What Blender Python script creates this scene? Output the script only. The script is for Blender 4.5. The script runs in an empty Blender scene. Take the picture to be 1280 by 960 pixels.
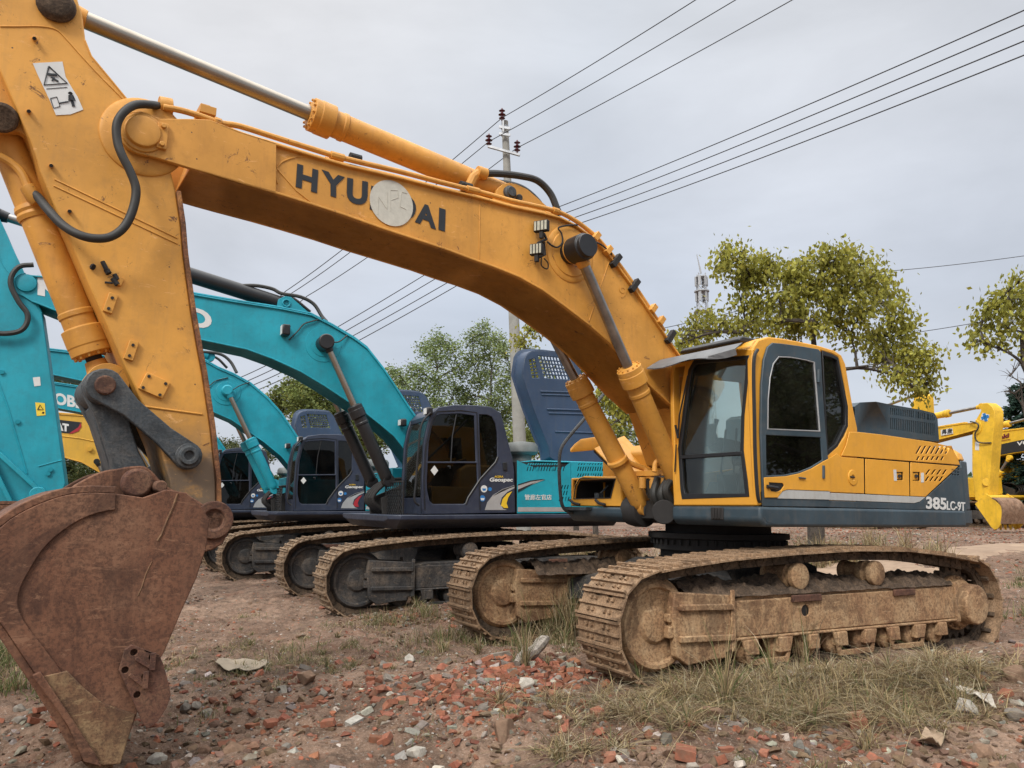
import bpy, bmesh, math, random
import numpy as np
from mathutils import Vector, Matrix, noise
PI = math.pi
R = math.radians
scene = bpy.context.scene
col = scene.collection
random.seed(7)
rng = np.random.default_rng(5)
EYE = 1.56
FOC = 960.0
HOR = 630.0
TILT = math.atan((HOR-480)/FOC)

# ------------------------------------------------------------------ camera
cam = bpy.data.objects.new("camera", bpy.data.cameras.new("camera"))
col.objects.link(cam)
cam.location = (0, 0, EYE)
cam.rotation_euler = (PI/2+TILT, 0, 0)
cam.data.sensor_width = 36
cam.data.lens = 36*FOC/1280
cam.data.clip_start = 0.05
cam.data.clip_end = 3000
scene.camera = cam

def ray(px, py):
    u = (px-640)/FOC; v = (480-py)/FOC
    return np.array([u, math.cos(TILT)-v*math.sin(TILT), math.sin(TILT)+v*math.cos(TILT)])
CAM = np.array([0, 0, EYE])

class Frame:
    """a machine's own axes: x forward, y to its left, z up"""
    def __init__(s, o, yaw, pitch=0.0, swing=0.0):
        s.o = np.array(o, float)
        cy, sy, cp, sp = math.cos(yaw), math.sin(yaw), math.cos(pitch), math.sin(pitch)
        Rz = np.array([[cy, -sy, 0], [sy, cy, 0], [0, 0, 1]])
        Ry = np.array([[cp, 0, -sp], [0, 1, 0], [sp, 0, cp]])
        c, d = math.cos(swing), math.sin(swing)
        s.base = Rz@Ry
        s.swing = swing
        s.R = s.base@np.array([[c, -d, 0], [d, c, 0], [0, 0, 1]])
    def on(s, px, py, y=0.0):
        d = s.R.T@ray(px, py); c = s.R.T@(CAM-s.o); k = (y-c[1])/d[1]
        p = c+k*d
        return (float(p[0]), float(p[2]))
    def p3(s, px, py, y=0.0):
        x, z = s.on(px, py, y)
        return (x, y, z)
    def onx(s, px, py, x):
        d = s.R.T@ray(px, py); c = s.R.T@(CAM-s.o); k = (x-c[0])/d[0]
        p = c+k*d
        return (float(p[1]), float(p[2]))
    def poly(s, pts, y): return [s.on(a, b, y) for a, b in pts]
    def matrix(s):
        M = Matrix.Identity(4)
        for i in range(3):
            for j in range(3): M[i][j] = s.base[i, j]
            M[i][3] = s.o[i]
        return M

# ------------------------------------------------------------------ mesh helper
class MB:
    def __init__(s): s.v = []; s.f = []
    def add(s, vs, fs):
        b = len(s.v); s.v += [tuple(p) for p in vs]; s.f += [tuple(b+i for i in f) for f in fs]; return s
    def box(s, x0, x1, y0, y1, z0, z1):
        return s.add([(x0,y0,z0),(x1,y0,z0),(x1,y1,z0),(x0,y1,z0),(x0,y0,z1),(x1,y0,z1),(x1,y1,z1),(x0,y1,z1)],
                     [(0,3,2,1),(4,5,6,7),(0,1,5,4),(1,2,6,5),(2,3,7,6),(3,0,4,7)])
    def obox(s, c, ax, ay, az, hx, hy, hz):
        c = Vector(c); ax = Vector(ax); ay = Vector(ay); az = Vector(az)
        vs = [c+ax*hx*i+ay*hy*j+az*hz*k for k in (-1,1) for i, j in ((-1,-1),(1,-1),(1,1),(-1,1))]
        return s.add(vs, [(0,3,2,1),(4,5,6,7),(0,1,5,4),(1,2,6,5),(2,3,7,6),(3,0,4,7)])
    def bar(s, a, b, w, h, up=(0,0,1)):
        a = Vector(a); b = Vector(b); t = (b-a).normalized(); L = (b-a).length/2
        n = t.cross(Vector(up)); n = n.normalized() if n.length > 1e-6 else Vector((1,0,0))
        return s.obox((a+b)/2, t, n, n.cross(t), L, w/2, h/2)
    def prism(s, poly, y0, y1):
        n = len(poly)
        ar = sum(poly[i][0]*poly[(i+1)%n][1]-poly[(i+1)%n][0]*poly[i][1] for i in range(n))
        if ar < 0: poly = poly[::-1]
        vs = [(x, y0, z) for x, z in poly]+[(x, y1, z) for x, z in poly]
        fs = [tuple(range(n)), tuple(range(2*n-1, n-1, -1))]
        fs += [(i, i+n, (i+1)%n+n, (i+1)%n) for i in range(n)]
        return s.add(vs, fs)
    def loft(s, polys):
        """polys: rings of equal length as 3D points"""
        n = len(polys[0]); vs = [p for r in polys for p in r]; fs = []
        for k in range(len(polys)-1):
            for i in range(n):
                j = (i+1) % n
                fs.append((k*n+i, (k+1)*n+i, (k+1)*n+j, k*n+j))
        fs.append(tuple(range(n))); fs.append(tuple(range(len(vs)-1, len(vs)-n-1, -1)))
        return s.add(vs, fs)
    def plate(s, outer, holes, y0, y1, plane='xz'):
        bm = bmesh.new(); loops = []
        for L in [outer]+list(holes):
            vs = [bm.verts.new((a, 0, b)) for a, b in L]
            for i in range(len(vs)): bm.edges.new((vs[i], vs[(i+1) % len(vs)]))
            loops.append(len(vs))
        bmesh.ops.triangle_fill(bm, use_beauty=True, use_dissolve=False, edges=bm.edges[:])
        bm.verts.index_update(); bm.verts.ensure_lookup_table()
        co = [(v.co.x, v.co.z) for v in bm.verts]; n = len(co)
        fs = []
        for f in bm.faces:
            idx = [v.index for v in f.verts]
            a, b, c = (co[i] for i in idx[:3])
            if (b[0]-a[0])*(c[1]-a[1])-(c[0]-a[0])*(b[1]-a[1]) < 0: idx = idx[::-1]
            fs.append(tuple(idx)); fs.append(tuple(i+n for i in idx[::-1]))
        bm.free(); k = 0
        for li, m in enumerate(loops):
            L = co[k:k+m]
            ar = sum(L[i][0]*L[(i+1)%m][1]-L[(i+1)%m][0]*L[i][1] for i in range(m))
            fl = (ar > 0) != (li > 0)
            for i in range(m):
                a, b = k+i, k+(i+1) % m
                fs.append((a, a+n, b+n, b) if fl else (a, b, b+n, a+n))
            k += m
        vs = [(x, y0, z) for x, z in co]+[(x, y1, z) for x, z in co]
        if plane == 'yz': vs = [(y, x, z) for x, y, z in vs]; fs = [f[::-1] for f in fs]
        return s.add(vs, fs)
    def tube(s, pts, r, n=10, caps=True):
        pts = [Vector(p) for p in pts]; m = len(pts)
        rs = r if isinstance(r, (list, tuple)) else [r]*m
        t0 = (pts[1]-pts[0]).normalized()
        u = t0.orthogonal().normalized(); vs = []
        for i, p in enumerate(pts):
            t = (pts[min(i+1, m-1)]-pts[max(i-1, 0)])
            t = t.normalized() if t.length > 1e-9 else t0
            u = u-t*u.dot(t); u = u.normalized() if u.length > 1e-6 else t.orthogonal().normalized()
            w = t.cross(u)
            vs += [p+(u*math.cos(2*PI*k/n)+w*math.sin(2*PI*k/n))*rs[i] for k in range(n)]
        fs = [(i*n+k, i*n+(k+1) % n, (i+1)*n+(k+1) % n, (i+1)*n+k) for i in range(m-1) for k in range(n)]
        if caps: fs += [tuple(range(n-1, -1, -1)), tuple(range((m-1)*n, m*n))]
        return s.add(vs, fs)
    def cyl(s, a, b, r, r2=None, n=24):
        return s.tube([a, b], [r, r if r2 is None else r2], n)
    def lathe(s, a, axis, prof, n=28):
        """prof: (distance along axis, radius)"""
        a = Vector(a); ax = Vector(axis).normalized()
        pts = [a+ax*d for d, _ in prof]; u = ax.orthogonal().normalized(); w = ax.cross(u); vs = []
        for p, (_, r) in zip(pts, prof):
            vs += [p+(u*math.cos(2*PI*k/n)+w*math.sin(2*PI*k/n))*max(r, 1e-4) for k in range(n)]
        m = len(prof)
        fs = [(i*n+k, i*n+(k+1) % n, (i+1)*n+(k+1) % n, (i+1)*n+k) for i in range(m-1) for k in range(n)]
        fs += [tuple(range(n-1, -1, -1)), tuple(range((m-1)*n, m*n))]
        return s.add(vs, fs)
    def build(s, name, mat, parent=None, bevel=0.0, seg=2, smooth=True, rot=None, fix=False):
        me = bpy.data.meshes.new(name)
        me.from_pydata([tuple(v) for v in s.v], [], s.f); me.validate(); me.update()
        if fix:
            bm = bmesh.new(); bm.from_mesh(me); bmesh.ops.recalc_face_normals(bm, faces=bm.faces[:]); bm.to_mesh(me); bm.free()
        if smooth:
            me.polygons.foreach_set("use_smooth", [True]*len(me.polygons))
            me.set_sharp_from_angle(angle=R(35))
        me.materials.append(mat)
        o = bpy.data.objects.new(name, me); col.objects.link(o)
        if parent is not None: o.parent = parent
        if rot: o.rotation_euler = (0, 0, rot)
        if bevel:
            b = o.modifiers.new("bevel", 'BEVEL'); b.width = bevel; b.segments = seg; b.limit_method = 'ANGLE'
            b.angle_limit = R(40); b.harden_normals = False
        return o

def curve(pts, n=8):
    """Catmull-Rom through the points"""
    P = [Vector(p) for p in pts]; P = [P[0]*2-P[1]]+P+[P[-1]*2-P[-2]]; out = []
    for i in range(1, len(P)-2):
        for k in range(n):
            t = k/n; a, b, c, d = P[i-1:i+3]
            out.append(0.5*((2*b)+(c-a)*t+(2*a-5*b+4*c-d)*t*t+(3*b-a-3*c+d)*t**3))
    out.append(P[-2]); return out

def curve2(pts, n=6): return [(v.x, v.y) for v in curve([(a, b, 0) for a, b in pts], n)]

def empty(name, M=None, loc=None, rz=0):
    o = bpy.data.objects.new(name, None); o.empty_display_size = 0.3; col.objects.link(o)
    if M is not None: o.matrix_world = M
    if loc is not None: o.location = loc; o.rotation_euler = (0, 0, rz)
    return o
def tag(o, label, cat, group=None, kind=None):
    if label: o['label'] = label
    if cat: o['category'] = cat
    if group: o['group'] = group
    if kind: o['kind'] = kind
    return o

# ------------------------------------------------------------------ text
def text_verts(string, bold=0.0, shear=0.0, space=1.0):
    c = bpy.data.curves.new("lettering", 'FONT'); c.body = string; c.size = 1; c.extrude = 0.0
    c.offset = bold; c.shear = shear; c.space_character = space; c.resolution_u = 4
    o = bpy.data.objects.new("lettering", c); col.objects.link(o)
    bpy.context.view_layer.update()
    me = o.to_mesh()
    vs = [v.co.copy() for v in me.vertices]; fs = [tuple(p.vertices) for p in me.polygons]
    o.to_mesh_clear(); bpy.data.objects.remove(o); bpy.data.curves.remove(c)
    if not vs: return [], [], 1, 1
    x0 = min(v.x for v in vs); x1 = max(v.x for v in vs); y0 = min(v.y for v in vs); y1 = max(v.y for v in vs)
    return [((v.x-x0)/(x1-x0), (v.y-y0)/(y1-y0)) for v in vs], fs, x1-x0, y1-y0
def lettering(string, quad, name, mat, parent, rot=None, thick=0.003, **kw):
    """quad: lower left, lower right, upper left corner in 3D; the text fills that box"""
    vs, fs, _, _ = text_verts(string, **kw)
    a, b, c = (Vector(q) for q in quad); n = (b-a).cross(c-a).normalized()*thick
    mb = MB(); V = [a+(b-a)*u+(c-a)*v for u, v in vs]
    mb.add([p+n for p in V], fs)
    mb.add(V, [f[::-1] for f in fs])
    from collections import Counter
    cnt = Counter()
    for f in fs:
        for i in range(len(f)): cnt[(f[i], f[(i+1) % len(f)])] += 1
    k = len(V); side = [(i, j) for (i, j) in cnt if (j, i) not in cnt]
    mb.f += [(i, i+k, j+k, j)[::-1] for i, j in side]
    return mb.build(name, mat, parent, smooth=False, rot=rot)

# ------------------------------------------------------------------ materials
def newmat(name):
    m = bpy.data.materials.new(name); m.use_nodes = True; nt = m.node_tree
    for n in list(nt.nodes): nt.nodes.remove(n)
    out = nt.nodes.new('ShaderNodeOutputMaterial'); return m, nt, out
def nd(nt, typ, **kw):
    n = nt.nodes.new(typ)
    for k, v in kw.items():
        if k.startswith('i_'): n.inputs[int(k[2:]) if k[2:].isdigit() else k[2:]].default_value = v
        else: setattr(n, k, v)
    return n
def noisen(nt, co, scale, detail=6, rough=0.6, dist=0.0):
    n = nd(nt, 'ShaderNodeTexNoise'); n.inputs['Scale'].default_value = scale; n.inputs['Detail'].default_value = detail
    n.inputs['Roughness'].default_value = rough; n.inputs['Distortion'].default_value = dist
    nt.links.new(co, n.inputs['Vector']); return n.outputs['Fac']
def ramp(nt, fac, stops, interp='LINEAR'):
    r = nd(nt, 'ShaderNodeValToRGB'); r.color_ramp.interpolation = interp
    el = r.color_ramp.elements
    while len(el) < len(stops): el.new(0.5)
    for e, (p, c) in zip(el, stops):
        e.position = p; e.color = (c, c, c, 1) if isinstance(c, (int, float)) else (*c, 1)
    nt.links.new(fac, r.inputs['Fac']); return r.outputs['Color']
def mixc(nt, fac, a, b, mode='MIX'):
    m = nd(nt, 'ShaderNodeMix', data_type='RGBA', blend_type=mode)
    for sock, val in ((m.inputs[0], fac), (m.inputs[6], a), (m.inputs[7], b)):
        if isinstance(val, (int, float)): sock.default_value = val
        elif isinstance(val, tuple): sock.default_value = (*val, 1)
        else: nt.links.new(val, sock)
    return m.outputs[2]
def coords(nt, stretch=(1, 1, 1)):
    t = nd(nt, 'ShaderNodeTexCoord'); mp = nd(nt, 'ShaderNodeMapping'); mp.inputs['Scale'].default_value = stretch
    nt.links.new(t.outputs['Object'], mp.inputs['Vector']); return mp.outputs['Vector']
def mathn(nt, op, a, b):
    m = nd(nt, 'ShaderNodeMath', operation=op)
    for i, v in enumerate((a, b)):
        if isinstance(v, (int, float)): m.inputs[i].default_value = v
        else: nt.links.new(v, m.inputs[i])
    return m.outputs[0]

def paint(name, base, rough=0.4, fade=0.12, dirt=(0.22, 0.15, 0.09), dirt_amt=0.35, rust=0.0, rustc=(0.10, 0.035, 0.015),
          streak=0.3, bump=0.05, metal=0.0, scale=1.0, spots=0.0, low=0.0, lowz=1.0):
    """old machine paint: faded patches, run-down streaks, mud film, chips"""
    m, nt, out = newmat(name); co = coords(nt)
    b = nd(nt, 'ShaderNodeBsdfPrincipled'); nt.links.new(b.outputs[0], out.inputs[0])
    big = noisen(nt, co, 1.3*scale, 5, 0.6)
    c = mixc(nt, ramp(nt, big, [(0.40, 0), (0.60, 1)]), tuple(x*(1-fade) for x in base), tuple(min(1, x*(1+fade)+fade*0.04) for x in base))
    st = noisen(nt, coords(nt, (7*scale, 7*scale, 0.5*scale)), 2.0, 6, 0.65)
    sf = ramp(nt, st, [(0.52, 0), (0.78, streak)])
    c = mixc(nt, sf, c, dirt)
    fine = noisen(nt, co, 9*scale, 10, 0.72, 0.4)
    df = ramp(nt, fine, [(0.5, 0), (0.72, dirt_amt)])
    c = mixc(nt, df, c, dirt)
    if low:
        sx = nd(nt, 'ShaderNodeSeparateXYZ'); nt.links.new(co, sx.inputs[0])
        f = mathn(nt, 'MULTIPLY_ADD', sx.outputs[2], -1.0/lowz); nt.nodes[-1].inputs[2].default_value = 1.0
        f = mathn(nt, 'MULTIPLY', f, ramp(nt, noisen(nt, co, 4, 8, 0.7), [(0.3, 0.2), (0.6, 1)]))
        f = mathn(nt, 'MULTIPLY', f, low); nt.nodes[-1].use_clamp = True
        c = mixc(nt, f, c, dirt)
    if rust:
        rn = noisen(nt, co, 6.5*scale, 14, 0.82, 0.8)
        c = mixc(nt, ramp(nt, rn, [(0.645-rust*0.2, 0), (0.66-rust*0.2, 0.9)]), c, rustc)
    if rust:
        sn = noisen(nt, coords(nt, (2.2*scale, 2.2*scale, 9*scale)), 2.0, 12, 0.8, 1.5)
        c = mixc(nt, ramp(nt, sn, [(0.60, 0), (0.63, 0.55)]), c, tuple(min(1, x*1.1+0.13) for x in base))
    if spots:
        v = nd(nt, 'ShaderNodeTexVoronoi'); v.inputs['Scale'].default_value = 7*scale; nt.links.new(co, v.inputs['Vector'])
        s1 = ramp(nt, v.outputs['Distance'], [(0.035*spots, 1), (0.06*spots, 0)])
        c = mixc(nt, s1, c, (0.05, 0.03, 0.02))
    nt.links.new(c, b.inputs['Base Color'])
    rr = ramp(nt, fine, [(0.3, rough), (0.75, min(1, rough+0.3))]); nt.links.new(rr, b.inputs['Roughness'])
    b.inputs['Metallic'].default_value = metal
    if bump:
        bp = nd(nt, 'ShaderNodeBump'); bp.inputs['Strength'].default_value = bump; bp.inputs['Distance'].default_value = 0.02
        nt.links.new(noisen(nt, co, 5*scale, 8, 0.65), bp.inputs['Height']); nt.links.new(bp.outputs[0], b.inputs['Normal'])
    return m
def rough_metal(name, cols, scale=3.0, rough=0.85, bump=0.35, metal=0.0, fine=60, var=0.55):
    m, nt, out = newmat(name); co = coords(nt)
    b = nd(nt, 'ShaderNodeBsdfPrincipled'); nt.links.new(b.outputs[0], out.inputs[0])
    n1 = noisen(nt, co, scale, 10, 0.68, 0.3)
    c = ramp(nt, n1, [(0.3+0.4*i/(len(cols)-1), k) for i, k in enumerate(cols)])
    n2 = noisen(nt, co, fine, 4, 0.7)
    c = mixc(nt, ramp(nt, n2, [(0.38, 0.65), (0.56, 0)]), c, tuple(x*0.45 for x in cols[0]))
    st = noisen(nt, coords(nt, (9, 9, 0.6)), 1.5, 5, 0.6)
    c = mixc(nt, ramp(nt, st, [(0.5, 0), (0.75, 0.4)]), c, cols[-1])
    n4 = noisen(nt, co, scale*0.7, 8, 0.75, 1.2)
    c = mixc(nt, ramp(nt, n4, [(0.50, 0), (0.58, var)]), c, tuple(x*0.36 for x in cols[0]))
    n5 = noisen(nt, coords(nt, (3, 3, 11)), 1.1*scale, 9, 0.8, 0.8)
    c = mixc(nt, ramp(nt, n5, [(0.56, 0), (0.62, var)]), c, tuple(min(1, x*1.25) for x in cols[-1]))
    nt.links.new(c, b.inputs['Base Color']); b.inputs['Roughness'].default_value = rough; b.inputs['Metallic'].default_value = metal
    bp = nd(nt, 'ShaderNodeBump'); bp.inputs['Strength'].default_value = bump; bp.inputs['Distance'].default_value = 0.01
    h = mixc(nt, 0.5, n2, noisen(nt, co, scale*6, 8, 0.7)); nt.links.new(h, bp.inputs['Height']); nt.links.new(bp.outputs[0], b.inputs['Normal'])
    return m
def plain(name, base, rough=0.5, metal=0.0, var=0.25, scale=6, bump=0.0, spec=0.5):
    m, nt, out = newmat(name); co = coords(nt)
    b = nd(nt, 'ShaderNodeBsdfPrincipled'); nt.links.new(b.outputs[0], out.inputs[0])
    n1 = noisen(nt, co, scale, 8, 0.65)
    c = ramp(nt, n1, [(0.3, tuple(x*(1-var) for x in base)), (0.7, tuple(min(1, x*(1+var)) for x in base))])
    nt.links.new(c, b.inputs['Base Color']); b.inputs['Roughness'].default_value = rough; b.inputs['Metallic'].default_value = metal
    b.inputs['Specular IOR Level'].default_value = spec
    if bump:
        bp = nd(nt, 'ShaderNodeBump'); bp.inputs['Strength'].default_value = bump; bp.inputs['Distance'].default_value = 0.01
        nt.links.new(noisen(nt, co, scale*5, 6, 0.7), bp.inputs['Height']); nt.links.new(bp.outputs[0], b.inputs['Normal'])
    return m
def glass(name, tint, refl=0.12, rough=0.03, dirt=1.0):
    m, nt, out = newmat(name)
    t = nd(nt, 'ShaderNodeBsdfTransparent'); t.inputs[0].default_value = (*tint, 1)
    g = nd(nt, 'ShaderNodeBsdfGlossy'); g.inputs['Roughness'].default_value = rough; g.inputs[0].default_value = (0.9, 0.95, 0.97, 1)
    f = nd(nt, 'ShaderNodeFresnel'); f.inputs[0].default_value = 1.5
    d = nd(nt, 'ShaderNodeBsdfDiffuse'); d.inputs[0].default_value = (0.30, 0.27, 0.22, 1)
    fac = mathn(nt, 'MULTIPLY', f.outputs[0], 1.0+refl)
    mx = nd(nt, 'ShaderNodeMixShader'); nt.links.new(fac, mx.inputs[0]); nt.links.new(t.outputs[0], mx.inputs[1]); nt.links.new(g.outputs[0], mx.inputs[2])
    m2 = nd(nt, 'ShaderNodeMixShader'); co = coords(nt)
    nt.links.new(ramp(nt, noisen(nt, co, 2.5, 8, 0.7), [(0.35, 0.01*dirt), (0.8, 0.11*dirt)]), m2.inputs[0])
    nt.links.new(mx.outputs[0], m2.inputs[1]); nt.links.new(d.outputs[0], m2.inputs[2]); nt.links.new(m2.outputs[0], out.inputs[0])
    return m

DUST = (0.27, 0.18, 0.11)
M = {}
M['boom'] = paint('faded orange paint', (0.59, 0.275, 0.042), 0.45, 0.12, dirt=(0.28, 0.12, 0.035), dirt_amt=0.30, streak=0.34, spots=0.8, rust=0.22, bump=0.09)
M['arm'] = paint('faded orange arm paint', (0.61, 0.29, 0.046), 0.45, 0.12, dirt=(0.17, 0.115, 0.07), dirt_amt=0.22, streak=0.20, spots=0.8, rust=0.22, bump=0.09, low=5.0, lowz=2.2)
M['body'] = paint('orange yellow paint', (0.69, 0.325, 0.030), 0.36, 0.07, dirt=(0.36, 0.18, 0.06), dirt_amt=0.22, streak=0.22)
M['blue'] = paint('dark blue grey paint', (0.030, 0.052, 0.068), 0.36, 0.15, dirt=(0.13, 0.11, 0.09), dirt_amt=0.35, streak=0.25)
M['stripe'] = paint('silver stripe paint', (0.42, 0.42, 0.40), 0.4, 0.06, dirt_amt=0.2)
M['teal'] = paint('teal paint', (0.004, 0.27, 0.35), 0.38, 0.12, dirt=(0.02, 0.14, 0.17), dirt_amt=0.32, streak=0.3, spots=0.6)
M['navy'] = paint('navy charcoal paint', (0.022, 0.029, 0.052), 0.30, 0.15, dirt=(0.10, 0.10, 0.10), dirt_amt=0.2, streak=0.15)
M['hoodblue'] = paint('slate blue hood paint', (0.035, 0.060, 0.11), 0.28, 0.1, dirt=(0.10, 0.10, 0.10), dirt_amt=0.15)
M['black'] = plain('black steel', (0.012, 0.012, 0.013), 0.42)
M['matt'] = plain('black rubber and grime', (0.018, 0.016, 0.015), 0.8, bump=0.2)
M['hose'] = plain('black rubber hose', (0.024, 0.023, 0.020), 0.6, bump=0.1)
M['chrome'] = plain('polished piston steel', (0.33, 0.29, 0.24), 0.36, 1.0, 0.1)
M['greyrod'] = plain('dull piston steel', (0.30, 0.28, 0.26), 0.28, 0.9, 0.3)
M['rust'] = rough_metal('rusted bucket steel', [(0.105, 0.042, 0.023), (0.17, 0.073, 0.038), (0.215, 0.11, 0.062)], 1.6, fine=48, var=0.6)
M['rustd'] = rough_metal('dark rust', [(0.07, 0.03, 0.02), (0.12, 0.05, 0.03), (0.19, 0.10, 0.055)], 4)
M['rustedge'] = rough_metal('rusty plate edge', [(0.09, 0.035, 0.02), (0.22, 0.09, 0.04), (0.45, 0.21, 0.06)], 5)
M['rusty'] = rough_metal('yellowed worn steel', [(0.125, 0.055, 0.029), (0.185, 0.095, 0.047), (0.29, 0.20, 0.10)], 3.0)
M['link'] = rough_metal('scuffed grey paint on steel', [(0.032, 0.040, 0.046), (0.052, 0.062, 0.069), (0.11, 0.10, 0.088)], 4, 0.6, 0.15)
M['shoe'] = rough_metal('muddy track steel', [(0.20, 0.12, 0.065), (0.31, 0.195, 0.11), (0.40, 0.27, 0.165)], 5, 0.9, 0.3)
M['shoe2'] = rough_metal('dry clay on track steel', [(0.14, 0.09, 0.055), (0.26, 0.17, 0.10), (0.36, 0.26, 0.17)], 5, 0.9, 0.3)
M['chain'] = rough_metal('greasy track chain', [(0.045, 0.032, 0.022), (0.11, 0.075, 0.048), (0.20, 0.14, 0.09)], 6, 0.85, 0.3)
M['frame'] = rough_metal('clay covered frame', [(0.19, 0.088, 0.043), (0.37, 0.222, 0.112), (0.46, 0.325, 0.185)], 2.8, 0.85, 0.2, fine=40)
M['frame2'] = rough_metal('dirty dark frame', [(0.022, 0.023, 0.025), (0.055, 0.052, 0.050), (0.16, 0.12, 0.085)], 2.5, 0.8, 0.2, fine=40)
M['mud'] = rough_metal('packed mud', [(0.055, 0.036, 0.023), (0.10, 0.066, 0.042), (0.17, 0.115, 0.075)], 6, 1.0, 0.8)
M['yellow'] = paint('bright yellow paint', (0.70, 0.42, 0.02), 0.42, 0.12, dirt=(0.30, 0.17, 0.04), dirt_amt=0.4, streak=0.35)
M['catyellow'] = paint('deep yellow paint', (0.62, 0.35, 0.04), 0.4, 0.06, dirt=(0.35, 0.2, 0.05), dirt_amt=0.2)
M['white'] = plain('white sticker', (0.62, 0.62, 0.60), 0.5, 0, 0.08)
M['offwhite'] = plain('grey white overpaint', (0.50, 0.48, 0.41), 0.6, 0, 0.10, 25)
M['ink'] = plain('black print', (0.015, 0.017, 0.02), 0.45, 0, 0.2)
M['yel_st'] = plain('yellow sticker', (0.75, 0.55, 0.05), 0.5, 0, 0.08)
M['bluest'] = plain('blue print', (0.02, 0.16, 0.42), 0.5, 0, 0.08)
M['redst'] = plain('red print', (0.35, 0.02, 0.03), 0.5, 0, 0.08)
M['maroon'] = plain('maroon print', (0.12, 0.01, 0.02), 0.5, 0, 0.08)
M['silver'] = plain('silver decal', (0.42, 0.42, 0.42), 0.35, 0.3, 0.12)
M['goldst'] = plain('gold decal', (0.70, 0.45, 0.03), 0.4, 0, 0.08)
M['lens'] = plain('lamp lens', (0.45, 0.43, 0.33), 0.2, 0.2, 0.2, 30)
M['glass'] = glass('cab glass', (0.72, 0.80, 0.76), 0.0, 0.02, 0.8)
M['doorglass'] = glass('tinted door glass', (0.40, 0.45, 0.43), 0.1, 0.02, 0.5)
M['darkglass'] = glass('smoked cab glass', (0.035, 0.038, 0.042), -0.25, 0.02, 0.3)
M['interior'] = plain('cab interior plastic', (0.05, 0.052, 0.055), 0.6)
M['seat'] = plain('seat cloth', (0.07, 0.08, 0.09), 0.85)
M['concrete'] = plain('weathered concrete', (0.27, 0.262, 0.235), 0.9, 0, 0.18, 3, 0.3)
M['insul'] = plain('brown porcelain', (0.10, 0.015, 0.02), 0.2)
M['galv'] = plain('galvanised steel', (0.42, 0.43, 0.44), 0.45, 0.6)
M['wire'] = plain('dark cable', (0.03, 0.03, 0.035), 0.6)
M['tower'] = plain('pale painted lattice', (0.34, 0.35, 0.36), 0.6)
# ================================================================== tracks and undercarriage
def circ0(c, r, n=18): return [(c[0]+r*math.cos(2*PI*k/n), c[1]+r*math.sin(2*PI*k/n)) for k in range(n)]
def track_path():
    pts = []
    cx, cz, r = 2.17, 0.50, 0.50
    for a in np.linspace(-90, 62, 16): pts.append((cx+r*math.cos(R(a)), cz+r*math.sin(R(a))))
    pts += [(1.95, 1.0), (1.4, 1.05), (0.6, 1.09), (-0.3, 1.115), (-1.1, 1.10), (-1.7, 1.05)]
    cx = -2.2
    for a in np.linspace(112, 262, 14): pts.append((cx+r*math.cos(R(a)), cz+r*math.sin(R(a))))
    pts += [(-1.6, 0.0), (1.6, 0.0)]
    return pts

def resample(pts, pitch):
    P = [Vector((a, 0, b)) for a, b in pts]; P.append(P[0]); L = [0]
    for i in range(1, len(P)): L.append(L[-1]+(P[i]-P[i-1]).length)
    N = round(L[-1]/pitch); out = []
    for k in range(N):
        s = (k+0.5)*L[-1]/N; i = max(j for j in range(len(L)-1) if L[j] <= s)
        t = (s-L[i])/(L[i+1]-L[i]); p = P[i].lerp(P[i+1], t)
        out.append(p)
    res = []
    for k in range(N):
        t = (out[(k+1) % N]-out[k-1]).normalized(); res.append((out[k], t))
    return res, L[-1]/N

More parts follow.
